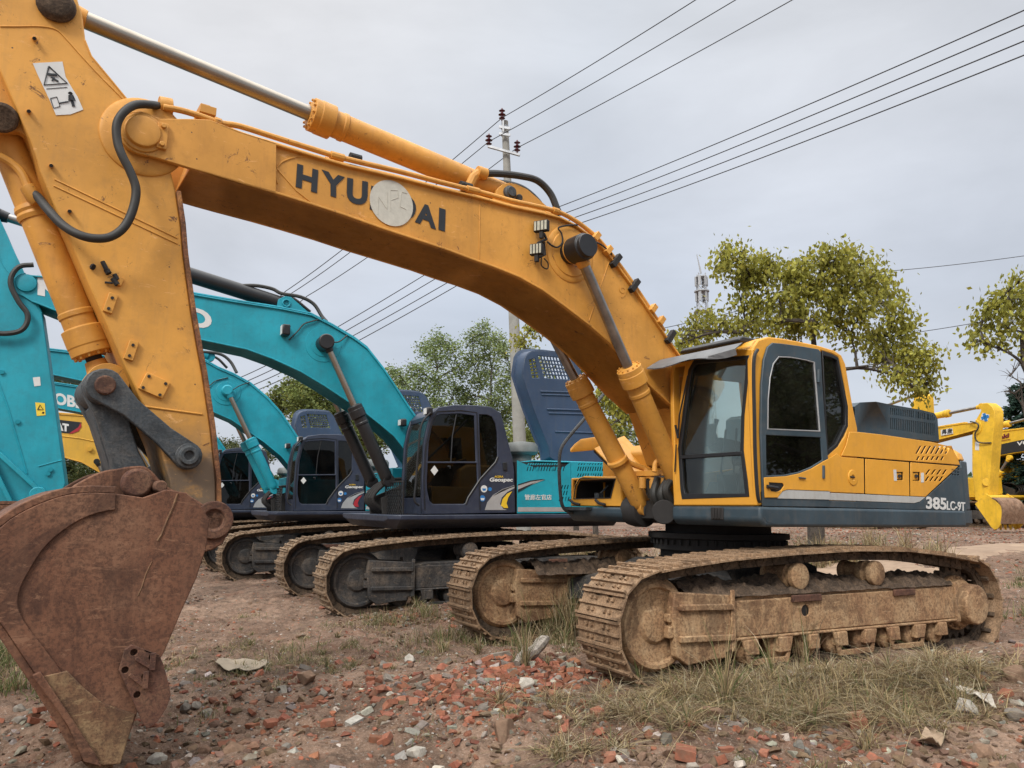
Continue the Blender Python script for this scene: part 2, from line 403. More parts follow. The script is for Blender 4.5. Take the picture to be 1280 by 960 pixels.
def undercarriage(root, mats, full=True, cover=True):
    shoe_m, chain_m, frame_m = mats
    side_c = 1.37; hw = 0.30
    pts, pitch = resample(track_path(), 0.216)
    for sd in (1, -1):
        yc = side_c*sd
        sh = MB(); ch = MB(); rr = random.Random(3+sd)
        for i, (p, t) in enumerate(pts):
            n = Vector((t.z, 0, -t.x)); n = n if n.dot(p-Vector((0, 0, 0.5))) > 0 else -n
            Y = Vector((0, 1, 0)); c = p+Vector((0, yc, 0))
            h = pitch*0.5
            # plate in three strips so that the notches stay open
            for ya, yb, ta, tb in ((-hw, -0.12, -h*1.06, h*1.02), (0.12, hw, -h*1.06, h*1.02), (-0.12, -0.055, -h, h*0.62), (0.055, 0.12, -h, h*0.62), (-0.055, 0.055, -h*0.8, h)):
                sh.obox(c+Y*((ya+yb)/2)+t*((ta+tb)/2)-n*0.008, t, Y, n, (tb-ta)/2, (yb-ya)/2, 0.008)
            for tt, gh in ((-h*0.96, 0.030), (-h*0.05, 0.024), (h*0.86, 0.026)):
                w = hw-0.004*rr.random()
                sh.obox(c+t*tt+n*(gh/2), t, Y, n, 0.011, w, gh/2)
            if full:
                for yy in (-0.155, 0.155, -0.085, 0.085):
                    for tt in (-h*0.5, h*0.42):
                        sh.obox(c+t*tt+Y*yy+n*0.012, t, Y, n, 0.014, 0.014, 0.012)
            for yy in (-0.10, 0.10):
                ch.obox(c+Y*yy-n*0.065-t*0.01, t, Y, n, h*0.92, 0.022, 0.048)
                if full:
                    ch.obox(c+Y*(yy+0.028*(1 if yy > 0 else -1))-n*0.045+t*h*0.1, t, Y, n, h*0.45, 0.008, 0.022)
                    ch.obox(c+Y*(yy+0.07*(1 if yy > 0 else -1))-n*0.03+t*h*0.55, t, Y, n, 0.02, 0.05, 0.016)
            ch.cyl(c-n*0.075+t*h-Y*0.13, c-n*0.075+t*h+Y*0.13, 0.03, n=8)
        sh.build('track_shoes', shoe_m, root, smooth=False)
        ch.build('track_chain', chain_m, root, smooth=False)
        # idler and sprocket
        o = MB().lathe((2.17, yc-0.16, 0.50), (0, 1, 0), [(0, 0.05), (0, 0.33), (0.03, 0.38), (0.06, 0.39), (0.10, 0.37), (0.10, 0.42), (0.22, 0.42), (0.22, 0.37), (0.26, 0.39), (0.29, 0.38), (0.325, 0.35), (0.325, 0.32), (0.295, 0.30), (0.28, 0.16), (0.31, 0.13), (0.32, 0.05)], 40)
        o.build('idler', frame_m, root)
        sp = MB(); n = 19
        prof = []
        for k in range(n*4):
            a = 2*PI*k/(n*4); rad = 0.40 if k % 4 < 2 else 0.345
            prof.append((-2.2+rad*math.cos(a), 0.5+rad*math.sin(a)))
        sp.prism(prof, yc-0.035, yc+0.035)
        sp.build('sprocket', chain_m, root)
        fd = MB().lathe((-2.2, yc-0.2*sd, 0.50), (0, sd, 0), [(0, 0.30), (0.28, 0.30), (0.29, 0.26), (0.34, 0.255), (0.36, 0.22), (0.50, 0.215), (0.515, 0.20), (0.52, 0.05)], 36)
        for k in range(20):
            a = 2*PI*k/20; fd.cyl((-2.2+0.275*math.cos(a), yc+0.085*sd, 0.5+0.275*math.sin(a)), (-2.2+0.275*math.cos(a), yc+0.105*sd, 0.5+0.275*math.sin(a)), 0.013, n=6)
        fd.build('final_drive', frame_m, root, 0.006)
        # side frame: box with flanges and the guard at the idler, both faces
        fr = MB()
        poly = [(-1.92, 0.36), (1.35, 0.36), (1.35, 0.68), (1.15, 0.72), (-1.80, 0.72), (-1.92, 0.70)]
        fr.prism(poly, yc-0.20, yc+0.20)
        fr.box(-1.95, 1.35, yc-0.235, yc+0.235, 0.330, 0.357)
        fr.box(-2.0, -1.925, yc-0.24, yc+0.24, 0.32, 0.74)
        if full:
            ys = sorted((yc+0.20*sd, yc+0.222*sd))
            fr.plate([(-1.92, 0.36), (1.35, 0.36), (1.35, 0.675), (-1.92, 0.70)], [circ0((0.42, 0.55), 0.052)], *ys)
            MB().cyl((0.42, yc+0.201*sd, 0.55), (0.42, yc+0.205*sd, 0.55), 0.06, n=20).build('hole_dark_disc', M['black'], root)  # black disc stands in for the dark depth of the hole
            bk = MB()
            for xa, w in ((0.42, 0.20), (-1.05, 0.17)): bk.box(xa-w, xa+w, *sorted((yc+0.222*sd, yc+0.25*sd)), 0.635, 0.70)
            bk.build('lifting_lug', M['rustd'], root, 0.008)
        fr.build('side_frame', frame_m, root, 0.012)
        gd = MB()
        pg = [(1.36, 0.28), (1.38, 0.73), (2.05, 0.78), (2.08, 0.62), (2.04, 0.25), (1.92, 0.17), (1.62, 0.20)]
        for f in (1, -1):
            ya = yc+f*0.17; yb = yc+f*0.25
            gd.prism(pg, min(ya, yb), max(ya, yb))
            for zz in (0.605, 0.345):
                ya = yc+f*0.25; yb = yc+f*0.285
                gd.prism([(1.40, zz), (2.02, zz+0.02), (2.02, zz+0.075), (1.40, zz+0.055)], min(ya, yb), max(ya, yb))
            ya = yc+f*0.25; yb = yc+f*0.27
            gd.box(1.37, 1.42, min(ya, yb), max(ya, yb), 0.25, 0.78)
            ya = yc+f*0.16; yb = yc+f*0.235
            gd.box(2.04, 2.11, min(ya, yb), max(ya, yb), 0.40, 0.50); gd.box(2.04, 2.10, min(ya, yb), max(ya, yb), 0.53, 0.60)
        gd.build('idler_guard', frame_m, root, 0.014)
        # rollers
        for k in range(9):
            x = 1.55-k*0.40; rl = MB()
            rl.lathe((x, yc-0.21, 0.235), (0, 1, 0), [(0, 0.04), (0, 0.06), (0.03, 0.075), (0.05, 0.125), (0.13, 0.125), (0.14, 0.10), (0.28, 0.10), (0.29, 0.125), (0.37, 0.125), (0.39, 0.075), (0.42, 0.06), (0.42, 0.04)], 20)
            for f in (1, -1): rl.prism([(x-0.075, 0.20), (x+0.075, 0.20), (x+0.065, 0.335), (x-0.065, 0.335)], *sorted((yc+f*0.19, yc+f*0.255)))
            rl.build('track_roller', frame_m if full else chain_m, root, 0.01)
        if full:
            gu = MB()
            for x in (0.95, -0.25, -1.05):
                for f in (1,):
                    gu.prism([(x-0.32, 0.33), (x-0.27, 0.33), (x-0.22, 0.16), (x+0.22, 0.16), (x+0.27, 0.33), (x+0.32, 0.33), (x+0.25, 0.11), (x-0.25, 0.11)], *sorted((yc+sd*0.22, yc+sd*0.245)))
            gu.build('chain_guard', frame_m, root, 0.005)
        for x in (0.47, -0.66):
            cr = MB().lathe((x, yc-0.19*sd, 0.87), (0, sd, 0), [(0, 0.05), (0, 0.11), (0.05, 0.11), (0.06, 0.095), (0.20, 0.095), (0.22, 0.115), (0.27, 0.12), (0.30, 0.125), (0.31, 0.10), (0.34, 0.10), (0.36, 0.125), (0.41, 0.122), (0.42, 0.10), (0.42, 0.02)], 28)
            cr.box(x-0.05, x+0.05, *sorted((yc-0.20*sd, yc-0.10*sd)), 0.70, 0.90)
            cr.build('carrier_roller', frame_m, root, 0.004)
        if cover:
            md = MB(); nx, ny = 220, 30; V = []
            for i in range(nx+1):
                x = -1.9+3.75*i/nx
                for j in range(ny+1):
                    y = yc+sd*(0.235-0.62*j/ny)
                    z = 0.725+0.16*(1-abs(2*j/ny-1)**1.6)*(0.75+0.5*noise.noise((x*1.7, y*2, 5*sd)))+0.05*noise.noise((x*9, y*9, 1))+0.035*noise.noise((x*23, y*23, 1))
                    if j in (0, ny): z = 0.715+0.01*noise.noise((x*8, y, 3))
                    V.append((x, y, z))
            md.add(V, [(i*(ny+1)+j, (i+1)*(ny+1)+j, (i+1)*(ny+1)+j+1, i*(ny+1)+j+1) for i in range(nx) for j in range(ny)])
            md.build('packed_mud', M['mud'], root, fix=True)
    # car body between the tracks
    cb = MB()
    for sx in (1, -1):
        for sd in (1, -1):
            cb.loft([[(sx*0.35, sd*0.45, 0.50), (sx*0.95, sd*0.45, 0.50), (sx*0.85, sd*0.45, 0.86), (sx*0.35, sd*0.45, 0.90)],
                     [(sx*0.85, sd*1.2, 0.40), (sx*1.35, sd*1.2, 0.40), (sx*1.30, sd*1.2, 0.64), (sx*0.85, sd*1.2, 0.66)]])
    cb.prism([(-0.95, 0.48), (0.95, 0.48), (0.95, 0.86), (0.75, 0.93), (-0.75, 0.93), (-0.95, 0.86)], -0.6, 0.6)
    cb.build('car_body', M['frame2'], root, 0.01, fix=True)
    sl = MB().lathe((0, 0, 0.90), (0, 0, 1), [(0, 0.66), (0.14, 0.66), (0.14, 0.74), (0.26, 0.74), (0.27, 0.80), (0.33, 0.80), (0.33, 0.6), (0.44, 0.6)], 56)
    for k in range(48):
        a = 2*PI*k/48; sl.box(*sorted((0.76*math.cos(a)-0.012, 0.76*math.cos(a)+0.012)), 0.76*math.sin(a)-0.012, 0.76*math.sin(a)+0.012, 1.10, 1.155)
    sl.build('swing_bearing', M['matt'], root, 0.004)

def cylinder(parent_name, a, b, split, r, rod_m, barrel_m, root, rot, gland=1.22, eye=None, eye_w=0.16, label=None, rr=0.5, bolts=True):
    """a: barrel end, b: rod end; split: fraction where the gland stands"""
    a = Vector(a); b = Vector(b); t = (b-a).normalized(); L = (b-a).length; g = L*split
    mb = MB().lathe(a, t, [(0, r*0.7), (0.04, r*0.98), (0.10, r), (g-0.34, r), (g-0.335, r*1.08), (g-0.30, r*1.08), (g-0.295, r*1.02), (g-0.22, r*1.02), (g-0.21, r*gland), (g-0.085, r*gland), (g-0.08, r*gland*0.97), (g-0.02, r*gland*0.97), (g-0.01, r*0.9), (g, r*0.86), (g+0.001, r*0.5)], 32)
    mb.cyl(a-Vector((0, eye_w/2, 0)), a+Vector((0, eye_w/2, 0)), r*0.95, n=24)
    if bolts:
        u = t.orthogonal().normalized(); w = t.cross(u)
        for k in range(12):
            q = a+t*(g-0.02)+(u*math.cos(k*PI/6)+w*math.sin(k*PI/6))*r*gland*0.82
            mb.cyl(q, q+t*0.025, r*0.11, n=6)
    o = mb.build('hydraulic_cylinder', barrel_m, root, 0.004, rot=rot)
    if label: o['label'] = label
    rd = MB().cyl(a+t*(g-0.05), b-t*r*0.6, r*rr, n=24)
    rd.build('piston_rod', rod_m, o)
    ey = MB().cyl(b-Vector((0, eye_w/2, 0)), b+Vector((0, eye_w/2, 0)), (eye or r*0.95), n=28)
    ey.cyl(b-t*r*1.7, b-t*r*0.5, r*0.62, r*0.8, n=20)
    ey.build('rod_eye', barrel_m, o, 0.004)
    return o
# ================================================================== the big orange machine
SW = R(5.5)
F0 = Frame((2.39, 9.15, 0), 3.645, 0.017)
U = Frame((2.39, 9.15, 0), 3.645, 0.017, SW)
G_EXC = "crawler excavators parked on the rubble yard"
main = empty('crawler_excavator', F0.matrix())
tag(main, "large orange excavator with rusty bucket and dark blue skirt, nearest of all", "excavator", G_EXC)
undercarriage(main, (M['shoe'], M['chain'], M['frame']))

def strip(line, th, side=1):
    n = len(line); off = []
    for i, (x, z) in enumerate(line):
        a = line[max(i-1, 0)]; b = line[min(i+1, n-1)]
        dx, dz = b[0]-a[0], b[1]-a[1]; l = math.hypot(dx, dz) or 1
        off.append((x-dz/l*th*side, z+dx/l*th*side))
    return list(line)+off[::-1]
def circ(c, r, n=24, a0=0, a1=360):
    return [(c[0]+r*math.cos(R(a0+(a1-a0)*k/n)), c[1]+r*math.sin(R(a0+(a1-a0)*k/n))) for k in range(n)]

# ---- boom
BY = 0.36
top_px = [(262,150),(300,165),(345,179),(387,192),(431,205),(500,221),(554,235),(600,246),(640,257),(677,265),(700,271),(720,281),(738,294),(752,307),(772,331),(794,361),(814,391),(833,420),(852,447),(872,478),(890,508)]
bot_px = [(238,211),(270,221),(300,230),(345,243),(387,256),(430,270),(475,286),(533,305),(560,314),(589,325),(618,335),(648,347),(677,363),(706,384),(736,407),(764,431),(790,459),(813,484),(841,510)]
top = U.poly(top_px, BY); bot = U.poly(bot_px, BY)
tip = U.on(178, 167, BY)
foot = U.on(872, 560, BY)
tipr = 0.165
tip_arc = [(tip[0]+tipr*math.cos(R(a)), tip[1]+tipr*math.sin(R(a))) for a in range(100, -81, -20)]
foot_arc = [(foot[0]+0.2*math.cos(R(a)), foot[1]+0.2*math.sin(R(a))) for a in range(-60, -220, -20)]
poly = tip_arc[::-1]+[]  # from below the pin round to above
outline = U.poly([(200,149),(235,149)], BY)[::1]
boom_poly = outline+top+foot_arc[::-1]+bot[::-1]+U.poly([(200,199)], BY)+tip_arc[::-1]
mb = MB()
core_top = [p for p in top]; core = top+foot_arc[::-1]+bot[::-1]
mb.prism(core, -0.335, 0.335)
# the fork plates at the tip
fork = U.poly([(200,149),(235,149)], BY)+U.poly([(262,150),(300,165),(345,179)], BY)+U.poly([(345,243),(300,230),(270,221),(238,211),(215,204),(196,198)], BY)+tip_arc[::-1]
for s in (1, -1): mb.prism(fork, *sorted((0.335*s, 0.372*s)))
mb.prism(strip(top, 0.022, 1 if True else -1), -0.372, 0.372)
mb.prism(strip(bot, 0.022, -1), -0.372, 0.372)
boom = mb.build('boom', M['boom'], main, 0.006, rot=SW)
UNDER = (0,)
# weld seams and reinforcing plates on the near side
mb = MB()
pl = curve2([(347,230),(345,215),(352,203),(372,196),(391,196)], 5)
mb.tube([U.p3(a, b, 0.336) for a, b in pl], 0.008, 5)
mb.tube([U.p3(a, b, 0.336) for a, b in [(347,212),(370,238),(400,262)]], 0.007, 5)
for a, b in (((300,165),(299,230)), ((600,246),(599,328)), ((763,322),(735,405))):
    mb.tube([U.p3(*a, 0.336), U.p3(*b, 0.336)], 0.006, 5)
mb.lathe(U.p3(712, 318, 0.330), (0,1,0), [(0,0.30),(0.012,0.295),(0.02,0.28),(0.02,0.24),(0.03,0.235),(0.03,0.1)], 40)
mb.tube([U.p3(822, 490, 0.34), U.p3(860, 520, 0.34)], 0.012, 5)
mb.build('reinforcing_plate', M['boom'], boom, 0.003)
mb = MB()
mb.lathe((tip[0], 0.365, tip[1]), (0,1,0), [(0,0.15),(0.02,0.145),(0.025,0.12),(0.05,0.115),(0.055,0.10),(0.055,0.02)], 36)
q = U.on(202, 172, BY)
mb.box(q[0]-0.035, q[0]+0.035, 0.37, 0.40, q[1]-0.10, q[1]+0.10)
for dz in (-0.07, 0.07): mb.cyl((q[0], 0.40, q[1]+dz), (q[0], 0.425, q[1]+dz), 0.02, n=6)
mb.build('pivot_pin', M['boom'], boom, 0.004)
# arm-cylinder bracket on top of the boom
br = U.poly([(618,250),(622,236),(630,229),(645,229),(660,236),(690,262),(700,272),(660,262)], 0.16)
mb = MB()
for s in (1, -1): mb.prism(br, *sorted((0.10*s, 0.15*s)))
mb.build('cylinder_bracket', M['boom'], boom, 0.006)
pc = U.p3(637, 241, 0.16)
mb = MB().lathe(pc, (0,1,0), [(-0.02,0.07),(0.02,0.07),(0.03,0.055),(0.05,0.05),(0.05,0.01)], 24); mb.cyl(U.p3(649,247,0.14), U.p3(649,247,0.19), 0.035, n=16)
mb.build('bracket_pin', M['link'], boom, 0.003)
# arm cylinder
cylinder('arm', U.p3(634, 245, 0), U.p3(70, 10, 0), 0.52, 0.118, M['chrome'], M['boom'], main, SW, gland=1.28, rr=0.55)
# boom cylinders, near and far
def offs(px, py, y, n): return U.p3(px, py, y)
nb = U.p3(858, 628, 0.27); nr = U.p3(722, 312, 0.50)
d = (nr[0]-nb[0], nr[2]-nb[2])
cylinder('boom', nb, nr, 0.56, 0.108, M['greyrod'], M['boom'], main, SW, gland=1.28, eye=0.13)
fb = U.p3(803, 634, -0.30); fr_ = U.p3(684, 372, -0.52)
cylinder('boom', fb, (nr[0], -0.50, nr[2]), 0.56, 0.108, M['greyrod'], M['boom'], main, SW, gland=1.28, eye=0.13)
mb = MB().lathe((nr[0], 0.33, nr[2]), (0,1,0), [(0,0.115),(0.10,0.115),(0.11,0.135),(0.29,0.135),(0.30,0.12),(0.34,0.115),(0.34,0.05)], 30)
mb.lathe((nr[0], -0.33, nr[2]), (0,-1,0), [(0,0.115),(0.10,0.115),(0.29,0.135),(0.34,0.115)], 20)
mb.build('cylinder_pin', M['black'], boom, 0.004)

# hard lines and hoses on the boom
mb = MB()
for dy in (0.33, 0.20):
    pts = curve([U.p3(*p, dy) for p in ((204,134),(226,138),(250,145),(276,154))]+[(x, dy, z+0.062) for x, z in top[1:18]], 3)
    mb.tube(pts, 0.024, 9)
    for k in (8, 20, 29, 38):
        mb.cyl(pts[k], pts[k+1], 0.035, n=10)
c = Vector(U.p3(256, 143, 0.2)); mb.box(c.x-0.06, c.x+0.06, 0.1, 0.32, c.z-0.045, c.z+0.02); mb.box(c.x-0.02, c.x+0.05, 0.14, 0.28, c.z+0.02, c.z+0.045)
mb.lathe(U.p3(204, 134, 0.26), (-1,0,0.1), [(-0.03,0.035),(-0.03,0.075),(0.06,0.075),(0.06,0.04)], 16)
mb.build('hydraulic_pipe', M['boom'], boom, 0.003)
mb = MB()
for a in ((437,196), (575,231)):
    c = Vector(U.p3(*a, 0.26)); e = Vector(U.p3(a[0]+14, a[1]+4, 0.26)); mb.cyl(c, e, 0.042, n=10)
for a in ((770,326), (793,357), (838,421)):
    c = Vector(U.p3(*a, 0.375)); mb.obox(c, (0.62,0,-0.78), (0,1,0), (0.78,0,0.62), 0.085, 0.03, 0.03)
mb.build('pipe_clamp', M['matt'], boom, 0.004)
mb = MB()
for a in ((760,313), (745,296), (816,386), (826,401)):
    c = Vector(U.p3(*a, 0.375)); mb.obox(c, (0.62,0,-0.78), (0,1,0), (0.78,0,0.62), 0.05, 0.035, 0.03)
mb.build('pipe_bracket', M['boom'], boom, 0.004)
h = MB()
h.tube(curve([U.p3(*p) for p in [(601,217,0.16),(622,217,0.16),(650,220,0.16),(672,226,0.17),(688,242,0.18),(697,263,0.2),(700,268,0.2)]], 6), 0.036, 10)
h.build('hydraulic_hose', M['hose'], boom)
h = MB(); h.tube(curve([U.p3(*p) for p in [(612,228,-0.1),(635,230,-0.1),(655,237,-0.1),(672,252,-0.1),(680,266,-0.1)]], 6), 0.036, 10)
h.build('hydraulic_hose', M['hose'], boom)
mb = MB(); mb.tube([U.p3(584,238,0.12), U.p3(592,222,0.13), U.p3(604,213,0.16)], 0.05, 10); mb.tube([U.p3(590,236,0.02), U.p3(612,238,0.0), U.p3(620,236,0)], 0.04, 10)
mb.lathe(U.p3(601,216,0.16), (-1,0,0.0), [(-0.04,0.06),(0.06,0.06)], 12)
mb.build('cylinder_port', M['boom'], boom, 0.003)
# the long hose looping over the arm joint
h = MB(); h.tube(curve([U.p3(*p) for p in [(200,133,0.26),(190,131,0.36),(170,131,0.42),(155,140,0.45),(146,156,0.45),(147,178,0.45),(153,195,0.46),(163,215,0.46),(170,237,0.46),(166,262,0.46),(155,284,0.46),(138,296,0.46),(118,298,0.46),(98,293,0.44),(78,281,0.38),(60,262,0.3),(48,247,0.2),(38,239,0.15)]], 6), 0.030, 12)
h.build('hydraulic_hose', M['hose'], boom)
# work lamps with their cable
def lamp(px, py, w, h_, y=0.42, tilt=0.0):
    c = Vector(U.p3(px, py, y)); ax = Vector((math.cos(0.55), math.sin(0.55), 0)); ay = Vector((-math.sin(0.55), math.cos(0.55), 0)); az = Vector((0,0,1))
    o = MB().obox(c, ax, ay, az, 0.028, w, h_).obox(c-Vector((0,0,h_+0.03)), ax, ay, az, 0.02, 0.02, 0.04).build('work_lamp', M['matt'], boom, 0.006)
    l = MB().obox(c+ax*0.030, ax, ay, az, 0.004, w*0.86, h_*0.84).build('lamp_lens', M['lens'], o)
    g = MB()
    for k in (-0.5, 0, 0.5): g.obox(c+ax*0.036+ay*w*k, ax, ay, az, 0.003, 0.004, h_*0.84)
    g.build('lamp_grille', M['matt'], o)
lamp(677, 283, 0.075, 0.055); lamp(671, 312, 0.065, 0.055, 0.43)
mb = MB(); mb.tube([U.p3(*p) for p in [(680,292,0.36),(683,299,0.38),(672,304,0.38),(680,303,0.36),(681,318,0.37),(673,322,0.38)]], 0.014, 6)
mb.tube(curve([U.p3(*p) for p in [(684,302,0.37),(690,307,0.38),(697,309,0.38),(703,303,0.38),(702,292,0.38),(698,285,0.38),(708,282,0.38),(722,281,0.38)]], 5), 0.009, 6)
mb.tube(curve([U.p3(*p) for p in [(677,322,0.38),(677,332,0.38),(684,336,0.38),(685,329,0.38),(680,323,0.38)]], 5), 0.007, 6)
mb.tube(curve([U.p3(*p) for p in [(735,302,0.5),(748,304,0.4),(758,311,0.39),(765,318,0.39)]], 5), 0.009, 6)
mb.box(*[v for k, v in enumerate(())]) if False else None
mb.build('lamp_cable', M['matt'], boom)

# lettering on the boom: H Y U . . D A I with the paint blot over the middle
def quad(fr, bl, br_, tl, y): return [fr.p3(*bl, y), fr.p3(*br_, y), fr.p3(*tl, y)]
Lq = 0.337
for ch, a, b, c in (("H",(369.5,233.5),(396,241.5),(371.5,204.5)), ("Y",(409,247),(431,248.5),(402,212)), ("U",(433,253),(459,258),(434,222)),
                    ("N",(462,261.5),(487,269.5),(464,232)), ("D",(496,271.5),(519,276.5),(498,242)), ("A",(518.5,277.5),(545,287),(520,251)), ("I",(548,287),(556,289.5),(549,259.5))):
    if ch == "Y": a, b, c = (402,241.5), (431,250.5), (402,212)
    lettering(ch, [U.p3(*a, Lq), U.p3(*b, Lq), U.p3(*c, Lq)], 'painted_letter', M['ink'], boom, bold=0.045)
c = Vector(U.p3(489.5, 254, 0.3395)); e = Vector(U.p3(514, 257, 0.3395)); rad = (e-c).length*1.08
MB().lathe(c, (0,1,0), [(0,rad),(0.004,rad),(0.004,0.01)], 48).build('paint_blot', M['offwhite'], boom)
mb = MB()
for pts in ([(472,268),(473,246),(484,262),(484,240)], [(488,264),(488,238),(497,238),(498,247),(489,250)], [(509,242),(502,240),(500,258),(508,262)]):
    mb.tube([U.p3(*p, 0.3445) for p in pts], 0.0028, 4)
mb.build('blot_ridge', M['offwhite'], boom)
lettering("9", [U.p3(774,372,0.337), U.p3(783,374,0.337), U.p3(774,357,0.337)], 'painted_letter', M['boom'], boom)

# ---- arm
AY = 0.29
arm_r = [(60,-28),(85,-16),(97,-1),(103,18),(107,50),(115,70),(140,100),(163,128),(182,146),(196,165),(206,190),(212,208),(220,240),(226,280),(229,317),(233,347),(239,390),(246,430),(253,467),(258,500),(263,533),(267,570),(270,600),(271,640)]
arm_l = [(217,640),(212,600),(199,556),(180,510),(170,487),(155,455),(143,427),(128,393),(113,360),(97,322),(84,292),(70,263),(58,232),(50,213),(44,192),(37,173),(17,127),(0,88),(-30,20),(-20,-20),(20,-34)]
ar = U.poly(arm_r, AY); al = U.poly(arm_l, AY)
mb = MB(); mb.prism(ar+al, -AY, AY)
arm = mb.build('arm', M['arm'], main, 0.012, rot=SW)
MB().prism(strip(ar[12:], 0.03, -1), -AY-0.03, AY+0.03).build('bottom_plate', M['rustedge'], arm, 0.004)
mb = MB(); mb.prism(strip(ar[4:10], 0.012, 1), -AY-0.006, AY+0.006)
mb.tube(curve([U.p3(*p, AY+0.001) for p in [(0,33),(25,33),(50,33),(70,37),(84,50),(100,68),(125,95),(150,120),(172,143)]], 4), 0.007, 5)
mb.lathe(U.p3(180, 172, AY-0.005), (0,1,0), [(0,0.30),(0.015,0.295),(0.03,0.27),(0.03,0.1)], 44)
for a, b in (((68,224),(222,298)), ((67,232),(222,305))): mb.tube([U.p3(*a, AY+0.001), U.p3(*b, AY+0.001)], 0.007, 5)
mb.tube([U.p3(180,508,AY+0.001), U.p3(253,518,AY+0.001)], 0.009, 5)
for a in ((43,48),(36,139),(64,207),(87,264)): mb.cyl(U.p3(*a, AY), U.p3(*a, AY+0.03), 0.017, n=6)
# bolt blocks
for a, w, h_, ang in (((138,379),0.03,0.07,0.2),((164,438),0.03,0.07,0.2),((193,482),0.085,0.065,0.35),((150,352),0.018,0.03,0.3)):
    c = Vector(U.p3(*a, AY+0.012)); ax = Vector((math.cos(ang),0,math.sin(ang))); az = Vector((-math.sin(ang),0,math.cos(ang)))
    mb.obox(c, ax, (0,1,0), az, w, 0.014, h_)
mb.build('welded_fittings', M['boom'], arm, 0.003)
mb = MB()
for a, w, h_, ang in (((138,379),0.0,0.04,0.2),((164,438),0.0,0.04,0.2),((193,482),0.06,0.045,0.35)):
    c = Vector(U.p3(*a, AY+0.026)); ax = Vector((math.cos(ang),0,math.sin(ang))); az = Vector((-math.sin(ang),0,math.cos(ang)))
    for i in ((-1,1) if w else (0,)):
        for k in (-1, 1):
            q = c+ax*w*i+az*h_*k; mb.cyl(q, q+Vector((0,0.008,0)), 0.011, n=8)
for a in ((43,48),(36,139),(64,207),(87,264)): mb.cyl(U.p3(*a, AY+0.03), U.p3(*a, AY+0.05), 0.013, n=6)
# torn-off bracket stub
for p, q, r_ in (((128,327),(133,337),0.016),((133,337),(136,342),0.02),((115,333),(117,334),0.022),((141,348),(147,356),0.02),((143,343),(147,350),0.016),((131,353),(141,354),0.008)):
    mb.cyl(U.p3(*p, AY+0.012), U.p3(*q, AY+0.02), r_, n=7)
mb.build('bolt_hole', M['matt'], arm)
# gooseneck bracket carrying the bucket cylinder, dirt-caked pin at the top
mb = MB()
ear = U.poly([(40,-60),(0,40),(17,127),(36,172),(24,164),(4,163),(-40,175),(-90,60),(-60,-60)], 0.2)
for s in (1, -1): mb.prism(ear, *sorted((0.12*s, 0.20*s)))
mb.build('cylinder_ear', M['boom'], arm, 0.01)
mb = MB().lathe(U.p3(70, 8, AY), (0,1,0), [(0,0.13),(0.05,0.12),(0.07,0.09),(0.07,0.02)], 22); mb.bar(U.p3(55,10,AY+0.03), U.p3(86,14,AY+0.03), 0.05, 0.12)
mb.cyl(U.p3(2,147,0.2), U.p3(2,147,0.27), 0.10, n=20)
mb.build('greased_pin', M['mud'], arm, 0.02)
# warning sticker
s = [U.p3(*p, AY+0.003) for p in ((41,79),(78,77),(82,96),(90,110),(97,121),(104,137),(88,143),(70,144),(62,125),(53,106),(47,93))]
mb = MB(); mb.prism([(p[0], p[2]) for p in s], AY+0.001, AY+0.004); st = mb.build('warning_sticker', M['white'], arm)
mb = MB()
tri = [(61,83),(84,104),(55,106),(61,83)]
mb.tube([U.p3(*p, AY+0.006) for p in tri], 0.0055, 4)
mb.tube([U.p3(60,93,AY+0.006), U.p3(71,94,AY+0.006)], 0.010, 4)
mb.tube([U.p3(64,96,AY+0.006), U.p3(68,99,AY+0.006), U.p3(73,102,AY+0.006)], 0.007, 4)
mb.tube([U.p3(65,101,AY+0.006), U.p3(68,97,AY+0.006)], 0.006, 4)
mb.tube([U.p3(58,111,AY+0.006), U.p3(84,109,AY+0.006)], 0.002, 4)
mb.tube([U.p3(*p, AY+0.006) for p in ((63,123),(71,121),(75,133),(67,135),(63,123))], 0.003, 4)
mb.tube([U.p3(74,129,AY+0.006), U.p3(85,127,AY+0.006)], 0.005, 4)
mb.cyl(U.p3(88,117,AY+0.004), U.p3(88,117,AY+0.007), 0.014, n=10)
mb.tube([U.p3(88,119,AY+0.006), U.p3(90,126,AY+0.006)], 0.014, 5)
for p in ((89,126),(91,126)): mb.tube([U.p3(*p, AY+0.006), U.p3(p[0]+2, 133, AY+0.006)], 0.006, 4)
for p, q in (((86,120),(86,127)),((91,119),(94,126))): mb.tube([U.p3(*p, AY+0.006), U.p3(*q, AY+0.006)], 0.004, 4)
mb.build('pictogram', M['ink'], st)

# bucket cylinder
cylinder('bucket', U.p3(-28, 84, 0), U.p3(131, 482, 0), 0.905, 0.112, M['matt'], M['boom'], main, SW, gland=1.26, eye=0.14, eye_w=0.34)
mb = MB(); mb.tube(curve([U.p3(*p) for p in [(-12,190,0.12),(4,198,0.12),(18,207,0.12),(28,218,0.13),(35,234,0.14)]], 5), 0.03, 10)
mb.lathe(U.p3(38, 240, 0.15), (-0.5,0.1,-0.8), [(-0.04,0.05),(0.05,0.05),(0.09,0.032)], 12)
mb.build('cylinder_pipe', M['boom'], main, 0.003, rot=SW)
mb = MB(); mb.lathe(U.p3(24+20, 266, 0), Vector(U.p3(131,482,0))-Vector(U.p3(-28,84,0)), [(-0.05,0.118),(-0.02,0.126),(0.0,0.118),(0.02,0.126),(0.05,0.118)], 28)
mb.build('cylinder_band', M['boom'], main, rot=SW)

